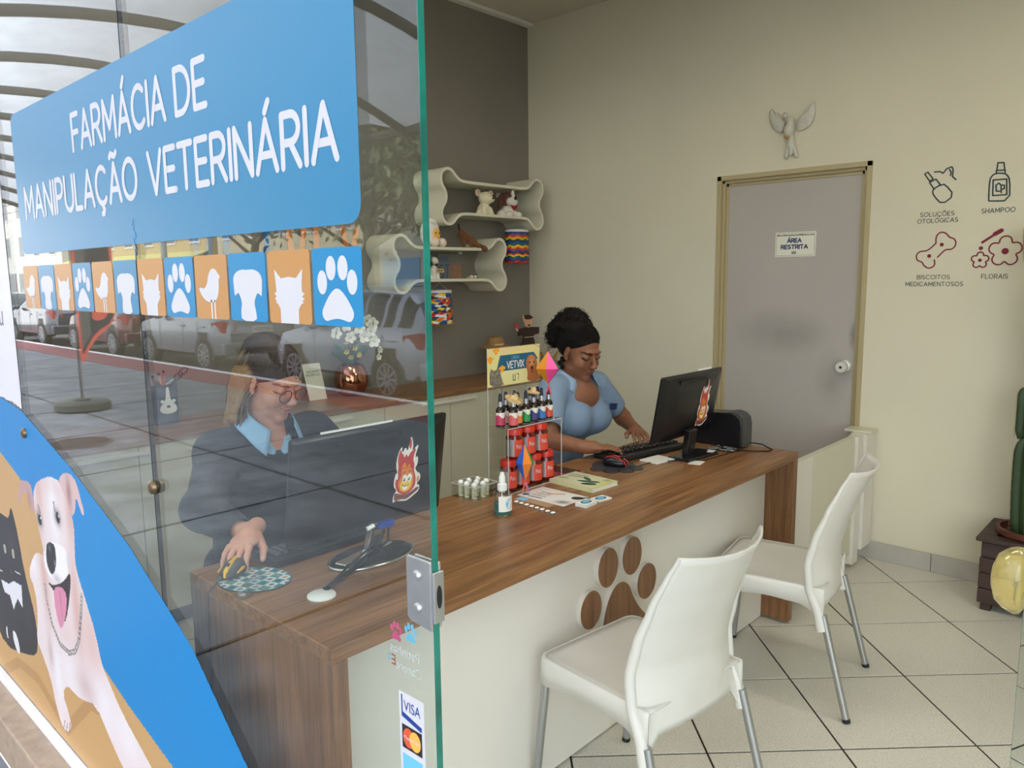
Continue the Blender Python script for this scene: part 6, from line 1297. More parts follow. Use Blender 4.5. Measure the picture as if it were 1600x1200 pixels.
bl_ = thing('blister_strip', 'clear blister strip of pale tablets near the spray bottle', 'blister', (-1.61, 1.835, ZD)); MB().box((-1.607, 1.832, ZD+.0008), (.195, .026, .001), rz=-.08).build('foil', 'clear_acrylic', bl_)
for k in range(8): MB().ball((-1.692+k*.0245, 1.839-k*.002, ZD+.0042), (.008, .009, .003), 12).build('tablet', 'plastic_white', bl_, smooth=60)
ph = thing('phone', 'dark phone with a bright pink edge behind the rack end', 'phone', (-1.835, 2.262, ZD)); MB().box((-1.842, 2.262, ZD+.003), (.150, .078, .005), rz=.02).build('pink_case', 'paper_pink', ph, bevel=.002); MB().box((-1.842, 2.262, ZD+.0065), (.142, .071, .002), rz=.02).build('screen', 'screen_black', ph)
# ================================================================== THINGS ON THE CREDENZA AND SHELVES
CZ = .8702
def soft_toy(name, label, cat, loc, fn_, vox=.003, m_='cloth_soft'):
    t = thing(name, label, cat, loc); s_ = Soft(); fn_(s_); s_.build('plush_body', MATS[m_], t, vox); return t
cr1, pk1 = srgb(220, 210, 176), srgb(216, 160, 140)
z0 = 1.9095; x_ = -3.56
def toyA(s_):
    y = 3.585; s_.ell((x_, y, z0+.045), (.045, .042, .048), cr1, .02).cap((x_+.03, y-.028, z0+.05), (x_+.045, y-.034, z0+.010), .017, .017, cr1, .015).cap((x_+.03, y+.028, z0+.05), (x_+.045, y+.03, z0+.010), .017, .017, cr1, .015)
    s_.cap((x_, y-.045, z0+.03), (x_+.01, y-.055, z0+.014), .018, .013, cr1, .012)
    s_.ell((x_+.012, y+.008, z0+.122), (.046, .050, .043), cr1, .012).ell((x_+.052, y+.02, z0+.112), (.020, .022, .017), cr1, .012)
    for sg in (-1, 1): s_.ell((x_, y+.008+sg*.058, z0+.155), (.010, .024, .024), cr1, .008).ell((x_+.008, y+.008+sg*.060, z0+.155), (.006, .016, .016), pk1, .003)
ta = soft_toy('plush_dog', 'cream plush chihuahua with big ears on the upper bone shelf', 'plush toy', (x_, 3.585, z0), toyA)
MB().ball((x_+.073, 3.60, z0+.118), (.006, .008, .006), 12).build('nose', 'rubber_black', ta, smooth=60)
for sg in (-1, 1): MB().ball((x_+.052-.005*(sg < 0), 3.593+sg*.022+.006, z0+.133), (.006, .0085, .0085), 12).build('eye', 'rubber_black', ta, smooth=60)
wt, br = srgb(220, 212, 198), srgb(84, 46, 28)
def toyB(s_):
    y = 3.80; x = x_+.01; s_.ell((x, y+.005, z0+.045), (.055, .052, .046), wt, .02)
    for sg in (-1, 1): s_.ell((x+.055, y+sg*.042, z0+.025), (.028, .026, .024), wt, .012)
    s_.ell((x-.02, y+.085, z0+.016), (.016, .022, .014), wt, .012); s_.ell((x, y-.06, z0+.03), (.03, .03, .028), wt, .015)
    s_.ell((x+.008, y, z0+.130), (.046, .058, .050), br, .015).ell((x+.045, y, z0+.110), (.026, .045, .030), wt, .010).cap((x+.048, y, z0+.175), (x+.056, y, z0+.135), .010, .012, wt, .006)
    for sg in (-1, 1): s_.ell((x+.0, y+sg*.066, z0+.115), (.018, .021, .052), br, .006, Euler((sg*.22, 0, 0)))
tb_ = soft_toy('plush_dog', 'brown and white plush dog with a red bandana on the upper bone shelf', 'plush toy', (x_, 3.80, z0), toyB)
MB().ball((x_+.084, 3.80, z0+.130), (.008, .0125, .010), 12).build('nose', 'rubber_black', tb_, smooth=60)
for sg in (-1, 1): MB().ball((x_+.062, 3.80+sg*.028, z0+.145), (.005, .006, .006), 12).build('eye', 'rubber_black', tb_, smooth=60)
mat('bandana_red', srgb(142, 24, 40), .8); MB().add([(x_+.068, 3.765, z0+.088), (x_+.068, 3.835, z0+.088), (x_+.072, 3.80, z0+.048), (x_+.055, 3.76, z0+.09), (x_+.055, 3.84, z0+.09), (x_+.074, 3.80, z0+.082)], [(0, 2, 5), (5, 2, 1), (3, 0, 5), (5, 1, 4)]).build('bandana', 'bandana_red', tb_)
z1_ = 1.7115; xe = -3.555
def egg(s_):
    y = 3.115; s_.ell((xe, y, z1_+.088), (.038, .070, .088), srgb(226, 222, 210), .01, Euler((-.12, 0, 0))); s_.ell((xe+.030, y+.02, z1_+.075), (.018, .034, .040), srgb(236, 176, 60), .003)
    for sg in (-1, 1): s_.ell((xe+.045, y+.028+sg*.029, z1_+.026), (.030, .026, .028), srgb(226, 208, 190), .005)
te = soft_toy('plush_egg', 'white plush egg with a yellow yolk face on top of the lower bone shelf', 'plush toy', (xe, 3.115, z1_), egg)
for sg in (-1, 1): MB().ball((xe+.047, 3.135+sg*.014, z1_+.082), (.003, .0045, .0055), 10).build('eye', 'rubber_black', te, smooth=60)
mb = MB()
for k, (a, b) in enumerate(((0, 0), (.012, -.004), (.022, -.010))): mb.box((xe+.036, 3.100+a*1.2, z1_+.146+b), (.002, .010, .003))
mb.build('stitched_writing', 'ink_grey', te)['kind'] = 'stuff'
bc = srgb(110, 68, 34)
def cat_(s_):
    y = 3.40; x = -3.535; s_.cap((x-.04, y+.0, 1.80), (x, y+.06, 1.748), .030, .028, bc, .02).cap((x, y+.055, 1.745), (x+.055, y+.10, 1.712), .018, .014, bc, .012).ell((x+.066, y+.098, 1.703), (.022, .020, .019), bc, .01)
    s_.cap((x-.045, y-.01, 1.80), (x-.04, y-.028, 1.86), .009, .006, srgb(52, 32, 20), .008); s_.cap((x-.03, y, 1.78), (x-.02, y, 1.728), .014, .010, bc, .01).cap((x+.0, y+.035, 1.745), (x+.015, y+.028, 1.724), .010, .008, bc, .01)
    for sg in (-1, 1): s_.cap((x+.058, y+.098+sg*.014, 1.716), (x+.056, y+.098+sg*.018, 1.730), .006, .002, srgb(60, 36, 22), .004)
soft_toy('cat_figurine', 'brown cat figurine climbing down over the lower bone shelf', 'figurine', (-3.535, 3.44, 1.72), cat_)
z2 = 1.5035; dk = srgb(40, 32, 30)
def dgf(s_):
    y = 3.145; x = -3.56; s_.ell((x, y, z2+.05), (.026, .026, .05), wt, .015).ell((x-.01, y-.02, z2+.018), (.026, .022, .018), wt, .012).cap((x+.018, y-.014, z2+.06), (x+.024, y-.016, z2+.008), .010, .009, wt, .006).cap((x+.018, y+.014, z2+.06), (x+.024, y+.018, z2+.008), .010, .009, wt, .006)
    s_.ell((x+.004, y, z2+.128), (.022, .022, .022), wt, .01).ell((x+.024, y+.006, z2+.120), (.014, .011, .010), wt, .008).ell((x+.0, y-.02, z2+.118), (.012, .009, .026), dk, .005).ell((x+.0, y+.022, z2+.120), (.012, .008, .026), dk, .005).ell((x-.004, y, z2+.143), (.018, .018, .008), dk, .006).ell((x+.038, y+.008, z2+.122), (.004, .005, .004), dk, .003)
tf = soft_toy('dog_figurine', 'sitting black and white dog figurine holding a yellow sign, inside the lower bone shelf', 'figurine', (-3.56, 3.145, z2), dgf, .0022)
sgn = MB().span((-3.528, 3.135, z2+.055), (-3.524, 3.195, z2+.078)).build('held_sign', 'straw', tf); mb = MB()
for k in range(6): mb.span((-3.5238, 3.141+k*.0082, z2+.062), (-3.5234, 3.146+k*.0082, z2+.071))
mb.build('sign_writing', 'ink_black', sgn)['kind'] = 'stuff'
def pair(s_):
    for sg in (-1, 1): s_.ell((-3.55, 3.455+sg*.018, z2+.016), (.020, .022, .016), srgb(176, 144, 110), .006).ell((-3.53, 3.455+sg*.018, z2+.028), (.010, .012, .009), wt, .004)
    s_.ell((-3.535, 3.482, z2+.040), (.004, .006, .004), dk, .002)
soft_toy('small_ornament', 'tiny pair of curled-up animals at the right inside the lower bone shelf', 'figurine', (-3.55, 3.455, z2), pair, .002)
pn = thing('acrylic_plaque', 'grey translucent plaque with blue and orange letters inside the lower bone shelf', 'plaque', (-3.70, 3.42, z2)); mat('plaque_grey', srgb(120, 120, 116), .3); MB().span((-3.704, 3.30, z2+.0005), (-3.700, 3.52, z2+.175)).build('panel', 'plaque_grey', pn)
QF = lambda u, v, d: (-3.6995+d, u, v); mat('ink_orange2', srgb(190, 116, 60), .5); mat('ink_blue2', srgb(46, 104, 144), .5)
for tx, a, b, m_ in (('ST', 3.318, 3.400, 'ink_blue2'), ('UIX', 3.416, 3.505, 'ink_orange2')):
    mb = MB(); text_strokes(mb, tx, a, b, z2+.022, .085, .0048, QF, 0, gap=.35); mb.build('lettering', m_, pn)
mb = MB(); text_strokes(mb, 'EEREE', 3.318, 3.395, z2+.130, .026, .002, QF, 0, gap=.2); mb.build('lettering', 'ink_blue2', pn)
# colourful hanging cloth lanterns
def lantern(label, y, ztop, zbot, w_, seed, mode):
    t = thing('bunting_lantern', label, 'decoration', (-3.6, y, zbot)); rnd = random.Random(seed); n = 26; rows = 14
    pal = [srgb(*c) for c in ((200, 36, 30), (236, 200, 30), (20, 92, 50), (24, 86, 170), (226, 226, 220), (220, 110, 30), (30, 40, 90))]
    MB().lathe([(w_*.5, ztop-.014), (w_*.52, ztop), (w_*.46, ztop+.004)], 22, (-3.6, y, 0), caps=False, sx=.7).build('top_band', 'plastic_white', t, smooth=50)
    NU, NV = 56, 84; us = [i/NU for i in range(NU+1)]
    P = Print(0, 1, 0, 1, 72, 90, pal[4])
    if mode == 0:
        cols = np.array(pal); R_ = np.random.RandomState(seed).randint(0, 7, (30, 20))
        a = P.X*11; b = P.Y*13; i_, j_ = np.floor(a+b*.5).astype(int), np.floor(b-a*.5).astype(int); P.c = cols[R_[(i_*3+j_) % 30, (j_*5+i_) % 20]]
    else:
        cols = np.array([pal[k] for k in (6, 3, 0, 5, 1, 2, 6, 3, 2, 1, 5, 0, 3, 6, 0, 1, 2, 3, 6, 0)]); b = P.Y*20+.45*np.sin(P.X*50); P.c = cols[np.clip(np.floor(b).astype(int), 0, 19)]; P.noise(.5, seed=2)
    def f(U, V):
        a = U*2*PI; r = w_*.5*(.94+.10*V)*(1+.035*np.cos(a*13+V*40)); z = ztop-.012-(ztop-zbot-.012)*V; return np.stack([-3.6+r*.7*np.cos(a), y+r*np.sin(a), z], -1)
    P.build('cloth_flags', PRN, f, t)
    MB().tube([(-3.6, y-w_*.4, ztop), (-3.6, y, ztop+.05), (-3.6, y+w_*.4, ztop)], .0012, 4).build('hanging_cord', 'plastic_white', t)
lantern('hanging lantern of wavy striped cloth flags under the upper bone shelf', 3.945, 1.845, 1.625, .19, 3, 1); lantern('hanging lantern of multicoloured diamond cloth flags under the lower bone shelf', 3.222, 1.448, 1.240, .175, 5, 0)
# hat plush, saint, golden ornament, card, vase with orchids, pen holder
gy_ = srgb(120, 112, 104)
def hp(s_):
    y = 3.68; x = -3.57; s_.ell((x, y, CZ+.07), (.05, .05, .07), srgb(90, 84, 78), .03).ell((x+.01, y, CZ+.165), (.052, .056, .05), gy_, .02).ell((x+.055, y+.012, CZ+.150), (.026, .03, .024), srgb(170, 164, 152), .012)
    for sg in (-1, 1): s_.ell((x, y+sg*.055, CZ+.150), (.02, .016, .035), srgb(50, 44, 42), .01).ell((x+.05, y+sg*.022+.004, CZ+.180), (.012, .018, .012), srgb(52, 46, 42), .006).ell((x+.045, y+sg*.04, CZ+.02), (.03, .02, .02), gy_, .012)
th_ = soft_toy('plush_dog', 'grey plush dog wearing a straw hat on the credenza behind the rack', 'plush toy', (-3.57, 3.68, CZ), hp)
MB().ball((-3.489, 3.694, CZ+.158), (.009, .013, .011), 12).build('nose', 'rubber_black', th_, smooth=60)
hh = thing('straw_hat', 'woven straw hat on the head of the grey plush dog', 'hat', (-3.56, 3.68, CZ+.2)); MB().lathe([(.110, .192), (.085, .203), (.058, .205), (.056, .235), (.044, .258), (.02, .263), (0, .262)], 30, (-3.56, 3.68, CZ), sy=1.05).build('crown_and_brim', 'straw_dark', hh, smooth=45); MB().lathe([(.060, .206), (.0585, .218)], 28, (-3.56, 3.68, CZ), caps=False).build('hat_band', 'straw', hh)
sn = thing('saint_figure', 'flat wooden friar figure in a brown habit holding a red bird', 'figurine', (-3.52, 3.97, CZ)); mat('habit_brown', srgb(50, 28, 24), .5); mat('figure_skin', srgb(206, 160, 130), .6); mat('figure_white', srgb(216, 206, 190), .6); mat('bird_red', srgb(176, 60, 70), .6)
KF = lambda u, v, d: (-3.52+d, 3.97+u, CZ+v)
MB().prism([(-.115, 0), (-.105, .03), (-.085, .17), (-.055, .24), (-.06, .262), (-.105, .256), (-.112, .300), (-.04, .312), (.03, .312), (.106, .306), (.104, .262), (.048, .256), (.05, .235), (.075, .15), (.10, 0)], KF, -.006, .006).build('habit', 'habit_brown', sn)
hd_ = MB().prism([(-.035, .318), (-.055, .365), (-.06, .40), (-.03, .385), (.035, .375), (.03, .35), (.015, .315), (-.01, .308)], KF, -.0055, .0075).build('head', 'figure_skin', sn); MB().prism([(-.045, .368), (-.058, .398), (.0, .398), (.04, .376), (.005, .366)], KF, .0078, .0092).build('hair_band', 'habit_brown', hd_); MB().prism([(-.022, .325), (-.008, .316), (.008, .324), (-.006, .334)], KF, .0078, .0092).build('beard', 'habit_brown', hd_)
MB().prism([(-.112, .285), (-.135, .30), (-.130, .315), (-.105, .296)], KF, -.004, .004).build('hand', 'figure_skin', sn); MB().prism([(-.146, .312), (-.155, .345), (-.138, .335), (-.10, .340), (-.096, .33), (-.125, .316)], KF, -.004, .004).build('bird', 'bird_red', sn)
MB().tube([KF(-.056, .243, .0068), KF(.05, .243, .0068)], .0022, 6).build('cord_belt', 'figure_white', sn); MB().tube([KF(.045, .243, .0068), KF(.062, .20, .0068), KF(.055, .165, .0068)], .0018, 6).build('cord_end', 'figure_white', sn); MB().tube([KF(.118, .27, 0), KF(.122, .13, 0)], .002, 6).build('staff', 'figure_white', sn)
MB().span((-3.56, 3.85, CZ), (-3.48, 4.09, CZ+.006)).build('foot_board', 'habit_brown', sn)
mat('gold_paint', srgb(190, 150, 60), .3, .7); go = thing('golden_ornament', 'small golden ornament between the poster and the woman in the polo shirt', 'ornament', (-3.42, 4.05, CZ)); s_ = Soft(); gc = srgb(190, 150, 60); s_.ell((-3.42, 4.07, CZ+.03), (.04, .06, .03), gc, .02).ell((-3.42, 4.08, CZ+.075), (.03, .07, .022), gc, .02).cap((-3.42, 4.01, CZ+.08), (-3.42, 3.985, CZ+.14), .012, .006, gc, .01).cap((-3.42, 4.12, CZ+.08), (-3.42, 4.16, CZ+.13), .014, .007, gc, .01).ell((-3.42, 4.06, CZ+.115), (.016, .02, .02), gc, .01); s_.build('ornament_body', MATS['gold_paint'], go, .003)
vx, vy = -3.60, 2.535
vs_ = thing('copper_vase', 'shiny copper vase with white orchids on the credenza, seen through the glass', 'vase', (vx, vy, CZ)); mat('copper', srgb(196, 132, 104), .12, 1.0)
MB().lathe([(0, .001), (.055, .0015), (.078, .02), (.094, .055), (.098, .085), (.092, .125), (.074, .165), (.064, .178), (.060, .178), (.070, .16), (.085, .12)], 40, (vx, vy, CZ), caps=False).build('vase_body', 'copper', vs_, smooth=60)
mat('leaf_green', srgb(66, 96, 66), .5); mat('petal_white', srgb(232, 230, 216), .6); mat('orchid_centre', srgb(190, 170, 80), .6); mat('stem_brown', srgb(74, 60, 44), .7)
def leaf(base, tip, w_, par, m_='leaf_green', nm='leaf', up=.03):
    b, t_ = Vector(base), Vector(tip); d = t_-b; sd = d.cross(Vector((.7, -.7, 0))).normalized() if abs(d.normalized().dot(Vector((.7, -.7, 0)))) < .9 else Vector((0, 0, 1)); n = 8; vs = []
    for k in range(n+1):
        q = k/n; p = b+d*q+Vector((0, 0, up*math.sin(PI*q))); ww = w_*math.sin(PI*min(1, q*.93+.07))**.8
        vs += [p-sd*ww, p+Vector((0, 0, -.004)), p+sd*ww]
    return solid(MB().add(vs, [f for k in range(n) for f in ((3*k, 3*k+1, 3*k+4, 3*k+3), (3*k+1, 3*k+2, 3*k+5, 3*k+4))]).build(nm, m_, par, smooth=60), .0015, 0)
for tp_ in ((-.02, -.11, .25), (.02, .12, .27), (-.05, -.07, .31), (.03, .06, .30)): leaf((vx, vy, CZ+.165), (vx+tp_[0], vy+tp_[1], CZ+tp_[2]), .030, vs_)
for k, off in enumerate(((-.02, .03), (.02, -.02))): MB().tube([(vx, vy, CZ+.15), (vx+off[0]*.5, vy+off[1], CZ+.33), (vx+off[0]*1.5, vy+off[1]*2.2, CZ+.44), (vx+.05, vy+off[1]*2+.09-.16*k, CZ+.40), (vx+.07, vy+off[1]*2+.13-.24*k, CZ+.31)], [.004, .003, .003, .002, .0012], 8).build('flower_stem', 'stem_brown', vs_, smooth=60)
def bloom(c, r, rot, m_='petal_white'):
    R_ = Euler(rot).to_matrix(); mb = MB()
    for k in range(5):
        a = 2*PI*k/5+.3; rr = r*(1.0 if k % 2 else .85); pts = [(0, 0, .001)]+[(rr*(.5+.5*math.cos(t_))*math.cos(a)-rr*.42*math.sin(t_)*math.sin(a), rr*(.5+.5*math.cos(t_))*math.sin(a)+rr*.42*math.sin(t_)*math.cos(a), .12*r*math.cos(t_)) for t_ in [2*PI*q/10 for q in range(10)]]
        mb.add([tuple(Vector(c)+R_ @ Vector(p)) for p in pts], [(0, q+1, (q+1) % 10+1) for q in range(10)])
    o = mb.build('orchid_bloom', m_, vs_, smooth=60); MB().ball(c, r*.16, 8).build('bloom_centre', 'orchid_centre', o, smooth=60)
rnd = random.Random(21)
for c in ((.05, -.12, .36), (.05, -.05, .40), (.06, .03, .38), (.06, .06, .33), (.07, .10, .36), (.07, .12, .30), (.06, .08, .42), (.05, .13, .40), (.08, .15, .25), (.08, .14, .21), (.04, -.02, .33), (.05, .01, .44)):
    bloom((vx+c[0], vy+c[1], CZ+c[2]), .040 if c[2] > .26 else .022, (1.2+rnd.random()*.5, rnd.random()*.6, 1.0+rnd.random()*.6))
for c in ((.05, -.06, .30), (.05, .0, .27), (.06, .02, .23), (.05, -.03, .22), (.04, -.05, .25)): bloom((vx+c[0], vy+c[1], CZ+c[2]), .018, (rnd.random()*2, rnd.random(), 1), 'orchid_centre')
qc = thing('counter_card', 'leaning white printed card beside the copper vase', 'card', (-3.60, 2.32, CZ)); CF = lambda u, v, d=0: (-3.60-v*.12+d, 2.315+u+v*-.12, CZ+v)
MB().prism([(-.055, 0), (.055, 0), (.055, .20), (-.055, .20)], lambda u, v, d: CF(u, v, d), -.0015, .0015).build('card', 'paper_cream', qc)
font_text('NOS AVALIE', .018, 'ink_teal', qc, lambda u, v: CF(u, .150+v, .0022), sx=.8); font_text('NO GOOGLE!', .018, 'ink_teal', qc, lambda u, v: CF(u, .132+v, .0022), sx=.8)
phd = thing('pen_holder', 'black and white dog-face pen holder on the credenza behind the left glass seam', 'pen holder', (-3.55, 1.46, CZ)); mat('holder_black', srgb(46, 50, 60), .5)
MB().span((-3.59, 1.412, CZ+.0005), (-3.50, 1.506, CZ+.175)).build('cup', 'holder_black', phd, bevel=.004)
HFm = lambda u, v, d: (-3.4995+d, 1.459+u, CZ+v)
for sg in (-1, 1):
    MB().prism([(sg*.047, .17), (sg*.047, .215), (sg*.018, .178)], HFm, -.01, -.004).build('ear', 'holder_black', phd)
    MB().prism([(sg*.026+.008*math.cos(PI*k/8), .110+.008*math.sin(PI*k/8)) for k in range(16)], HFm, .0, .001).build('eye', 'plastic_white', phd)
bz = MB().prism(smoothpoly([(-.008, .175), (-.009, .115), (-.040, .085), (-.036, .058), (0, .050), (.036, .058), (.040, .085), (.009, .115), (.008, .175)], 2), HFm, .0, .0012).build('muzzle', 'plastic_white', phd); MB().prism([(.009*math.cos(PI*k/8), .085+.006*math.sin(PI*k/8)) for k in range(16)], HFm, .0014, .002).build('nose', 'rubber_black', bz)
sx_ = thing('scissors', 'dark teal scissors standing in the dog-face pen holder', 'scissors', (-3.54, 1.49, CZ+.17)); mat('handle_teal', srgb(20, 70, 76), .4)
for dy, dz in ((.03, .215), (.055, .235)): MB().tube([(-3.54, 1.50+dy+.022*math.cos(2*PI*k/14), CZ+dz+.014*math.sin(2*PI*k/14)+.01*math.cos(2*PI*k/14)) for k in range(14)], .004, 6, closed=True).build('handle', 'handle_teal', sx_, smooth=60)
MB().tube([(-3.54, 1.51, CZ+.205), (-3.54, 1.47, CZ+.180)], .004, 6).build('blade', 'steel_brushed', sx_)
for k, (dy, m_, lb2) in enumerate(((-.025, 'bird_red', 'red'), (-.005, 'paper_amber', 'yellow'), (.01, 'paper_red', 'dark red'))):
    t = thing('marker', lb2+' marker standing in the dog-face pen holder', 'pen', (-3.545, 1.455+dy, CZ+.17)); MB().tube([(-3.545, 1.455+dy, CZ+.177), (-3.545, 1.452+dy*1.4, CZ+.215+.01*k)], .007, 10).build('barrel', m_, t, smooth=40); MB().tube([(-3.545, 1.452+dy*1.4, CZ+.2155+.01*k), (-3.545, 1.4515+dy*1.5, CZ+.228+.01*k)], .006, 10).build('pen_cap', 'rubber_black', t)

# wall lettering behind the glass, blue and orange raised letters on the grey wall
wl = thing('wall_lettering', 'large blue and orange letters VETVIX on the grey wall behind the glass', 'sign', (-3.725, 2.35, 1.72))
mat('letter_blue', srgb(24, 110, 170), .4); mat('letter_orange', srgb(206, 120, 50), .4)
for k, ch_ in enumerate('VETVIX'):
    y_ = 1.72+k*.175; mb = MB(); text_strokes(mb, ch_, y_, y_+(.10 if ch_ != 'I' else .0001), 1.45, .36, .017, lambda u, v, d: (-3.712+d, u, v), 0); mb.build('letter', 'letter_blue' if k < 3 else 'letter_orange', wl)
# ================================================================== PEOPLE
class Fr:
    """a local frame feeding rotated pieces to a Soft surface"""
    def __init__(s, S_, o, eul): s.S = S_; s.o = Vector(o); s.R = (eul if isinstance(eul, Matrix) else eul.to_matrix())
    def P(s, p): return tuple(s.o+s.R @ Vector(p))
    def ell(s, c, r, col, k=.012, rot=None, sub=False):
        R_ = s.R @ (rot.to_matrix() if rot else Matrix.Identity(3)); s.S.ell(s.P(c), r, col, k, R_.to_euler(), sub)
    def cap(s, a, b, ra, rb=None, col=(.5, .5, .5), k=.012, sub=False): s.S.cap(s.P(a), s.P(b), ra, rb, col, k, sub)
def head(F, sk, ears=(-1, 1), wid=1.0):
    F.ell((-.014, 0, .036), (.093, .076, .082), sk, .02)
    F.ell((.020, 0, -.015), (.066, .064, .078), sk, .02)
    F.ell((.026, 0, -.072), (.056, .054*wid, .040), sk, .025); F.ell((.068, 0, -.100), (.019, .024, .017), sk, .016)
    for s_ in (-1, 1):
        F.ell((.052, s_*.037, -.036), (.031, .027*wid, .032), sk, .015)
        F.ell((.089, s_*.033, .004), (.016, .019, .012), sk, .010, sub=True)
        F.ell((.0735, s_*.0335, .002), (.0165, .017, .0125), sk, .004)
        F.ell((.101, s_*.0115, -.037), (.009, .0075, .0065), sk, .006)
    F.ell((.080, 0, .026), (.012, .046, .010), sk, .012)
    F.cap((.084, 0, .008), (.104, 0, -.028), .0075, .0095, sk, .010); F.ell((.108, 0, -.033), (.0105, .0115, .009), sk, .006)
    F.ell((.090, 0, -.059), (.0095, .023, .0062), sk, .005); F.ell((.089, 0, -.0705), (.0098, .019, .0068), sk, .005)
    F.cap((.099, -.02, -.0648), (.099, .02, -.0648), .0022, None, sk, .003, sub=True)
    for s_ in ears:
        F.ell((-.006, s_*.078, -.006), (.017, .0075, .030), sk, .008, Euler((0, .25, s_*.3))); F.ell((.0, s_*.077, -.030), (.009, .007, .010), sk, .006); F.ell((-.002, s_*.088, .0), (.009, .006, .016), sk, .004, sub=True)
    F.cap((-.030, 0, -.05), (-.055, 0, -.16), .050, .056, sk, .025)
def face_paint(F, sk, lip, brow, lash, lidshade, nail=None):
    R_ = np.array(F.R); o = np.array(F.o)
    def seg(Y, Z, a, b): 
        a = np.array(a); ab = np.array(b)-a; t = np.clip(((Y-a[0])*ab[0]+(Z-a[1])*ab[1])/(ab @ ab), 0, 1); return np.hypot(Y-a[0]-t*ab[0], Z-a[1]-t*ab[1]), t
    def fn(V, CC):
        L = (V-o) @ R_; X, Y, Z = L[:, 0], L[:, 1], L[:, 2]; fr = (X > .045) & (np.abs(Y) < .07) & (np.abs(Z) < .13); CC = CC.copy()
        def mixc(w_, c): 
            w_ = (w_*fr)[:, None]; CC[:] = CC*(1-w_)+np.array(c)*w_
        aY = np.abs(Y)
        zl = -.0648+.0035*(aY/.024)**2
        mixc(np.clip(1.4-((aY/.0245)**2+((Z-zl)/np.where(Z > zl, .0088, .0115))**2)*1.1, 0, 1)*(X > .083), lip)
        mixc(np.clip(1-np.abs(Z-zl)/.0022, 0, 1)*(aY < .023)*(X > .08), tuple(v*.35 for v in lip))
        for p in ((.016, .0175), (.030, .0235)), ((.030, .0235), (.052, .0205)):
            d, t = seg(aY, Z, *p); mixc(np.clip(1.5-d/.0042, 0, 1)*.9, brow)
        mixc(np.clip(1-np.hypot((aY-.034)/.02, (Z-.003)/.011), 0, 1)*.6, lidshade)
        for p in ((.019, -.0055), (.034, -.0095)), ((.034, -.0095), (.050, -.0045)):
            d, t = seg(aY, Z, *p); mixc(np.clip(1.6-d/.0026, 0, 1), lash)
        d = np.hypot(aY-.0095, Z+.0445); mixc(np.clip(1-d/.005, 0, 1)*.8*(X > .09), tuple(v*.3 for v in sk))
        return CC
    return fn
def hand(F, sk, nailc, curl=.5, spread=1.0, tc=0.0):
    """wrist at the frame's origin, fingers along +x, thumb on +y, back of the hand +z"""
    F.ell((.048, 0, 0), (.046, .038, .0145), sk, .012); F.cap((-.035, 0, 0), (.02, 0, 0), .0245, .027, sk, .012)
    for i, (y, l) in enumerate(((.029, .070), (.010, .078), (-.010, .073), (-.028, .058))):
        a = (.086-.004*abs(y)/.03, y, .002); an = y*3.4*spread; ds = [curl*.5, curl*1.15, curl*1.6]; p = Vector(a); r = .0088 if i < 3 else .0078
        for j, fl in enumerate((.44, .30, .26)):
            q = p+Vector((math.cos(ds[j])*math.cos(an), math.cos(ds[j])*math.sin(an), -math.sin(ds[j])))*l*fl
            F.cap(tuple(p), tuple(q), r-.0007*j, r-.0007*(j+1), sk, .0035 if j == 0 else .003); p = q
        F.ell(tuple(p+Vector((-.004, 0, .0045))), (.0055, .0045, .0022), nailc, .002)
    F.cap((.018, .026, -.004), (.048, .050, -.010-tc), .0125, .0105, sk, .008); F.cap((.048, .050, -.010-tc), (.078, .058, -.016-tc*1.6), .0102, .0082, sk, .004); F.ell((.080, .060, -.0115-tc*1.6), (.006, .005, .0025), nailc, .002)
def strand_mesh(name, parent, m, curves, r0, r1, n=4):
    mb = MB()
    for p in curves: mb.tube(p, [r0+(r1-r0)*k/(len(p)-1) for k in range(len(p))], n, cap=False)
    o = mb.build(name, m, parent, smooth=180); o['kind'] = 'stuff'; return o
SKB = vcol_mat('skin', .52, sub=.12, spec=.35); vcol_mat('cloth_soft', .85, bump=(140, .15), sheen=.2)
mat('polo_blue', srgb(124, 146, 170), .85, noise=(3.5, .05), bump=(220, .12)); mat('collar_blue', srgb(134, 156, 182), .85); mat('jacket_navy', srgb(22, 25, 34), .85, noise=(4, .08), bump=(160, .15)); mat('shirt_light_blue', srgb(140, 178, 210), .8); mat('hair_black', srgb(17, 12, 10), .75, spec=.2, noise=(60, .4), bump=(80, .6)); mat('trouser_dark', srgb(38, 42, 56), .85)
mat('chair_fabric', srgb(32, 34, 40), .9); mat('glasses_brown', srgb(52, 34, 32), .3); mat('gold', srgb(200, 160, 90), .25, .9); mat('hair_brown', srgb(70, 54, 42), .55, noise=(50, .5)); mat('hair_blond', srgb(150, 124, 92), .5)
def office_chair(x, y, rz, label):
    t = thing('swivel_stool', label, 'stool', (x, y, 0), rz, 'dark stools behind the desk'); b = lambda mb, nm, m_='chair_fabric', **k: mb.build(nm, m_, t, world=False, **k)
    b(MB().lathe([(0, .40), (.15, .40), (.175, .415), (.175, .44), (.15, .455), (0, .46)], 32), 'seat', smooth=50)
    b(MB().tube([(0, 0, .09), (0, 0, .40)], .025, 12), 'gas_column', 'steel_dark')
    for k in range(5):
        a = 2*PI*k/5; l = b(MB().tube([(0, 0, .10), (.25*math.cos(a), .25*math.sin(a), .07)], [.022, .014], 8), 'leg', 'black_trim')
        MB().ball((.25*math.cos(a), .25*math.sin(a), .03), .03, 12).build('caster', 'rubber_black', l, world=False, smooth=60)
office_chair(-2.33, 2.74, 0, 'dark swivel stool under the woman in the blue polo shirt')
office_chair(-2.44, 1.29, 0, 'dark swivel stool under the woman in the navy jacket')
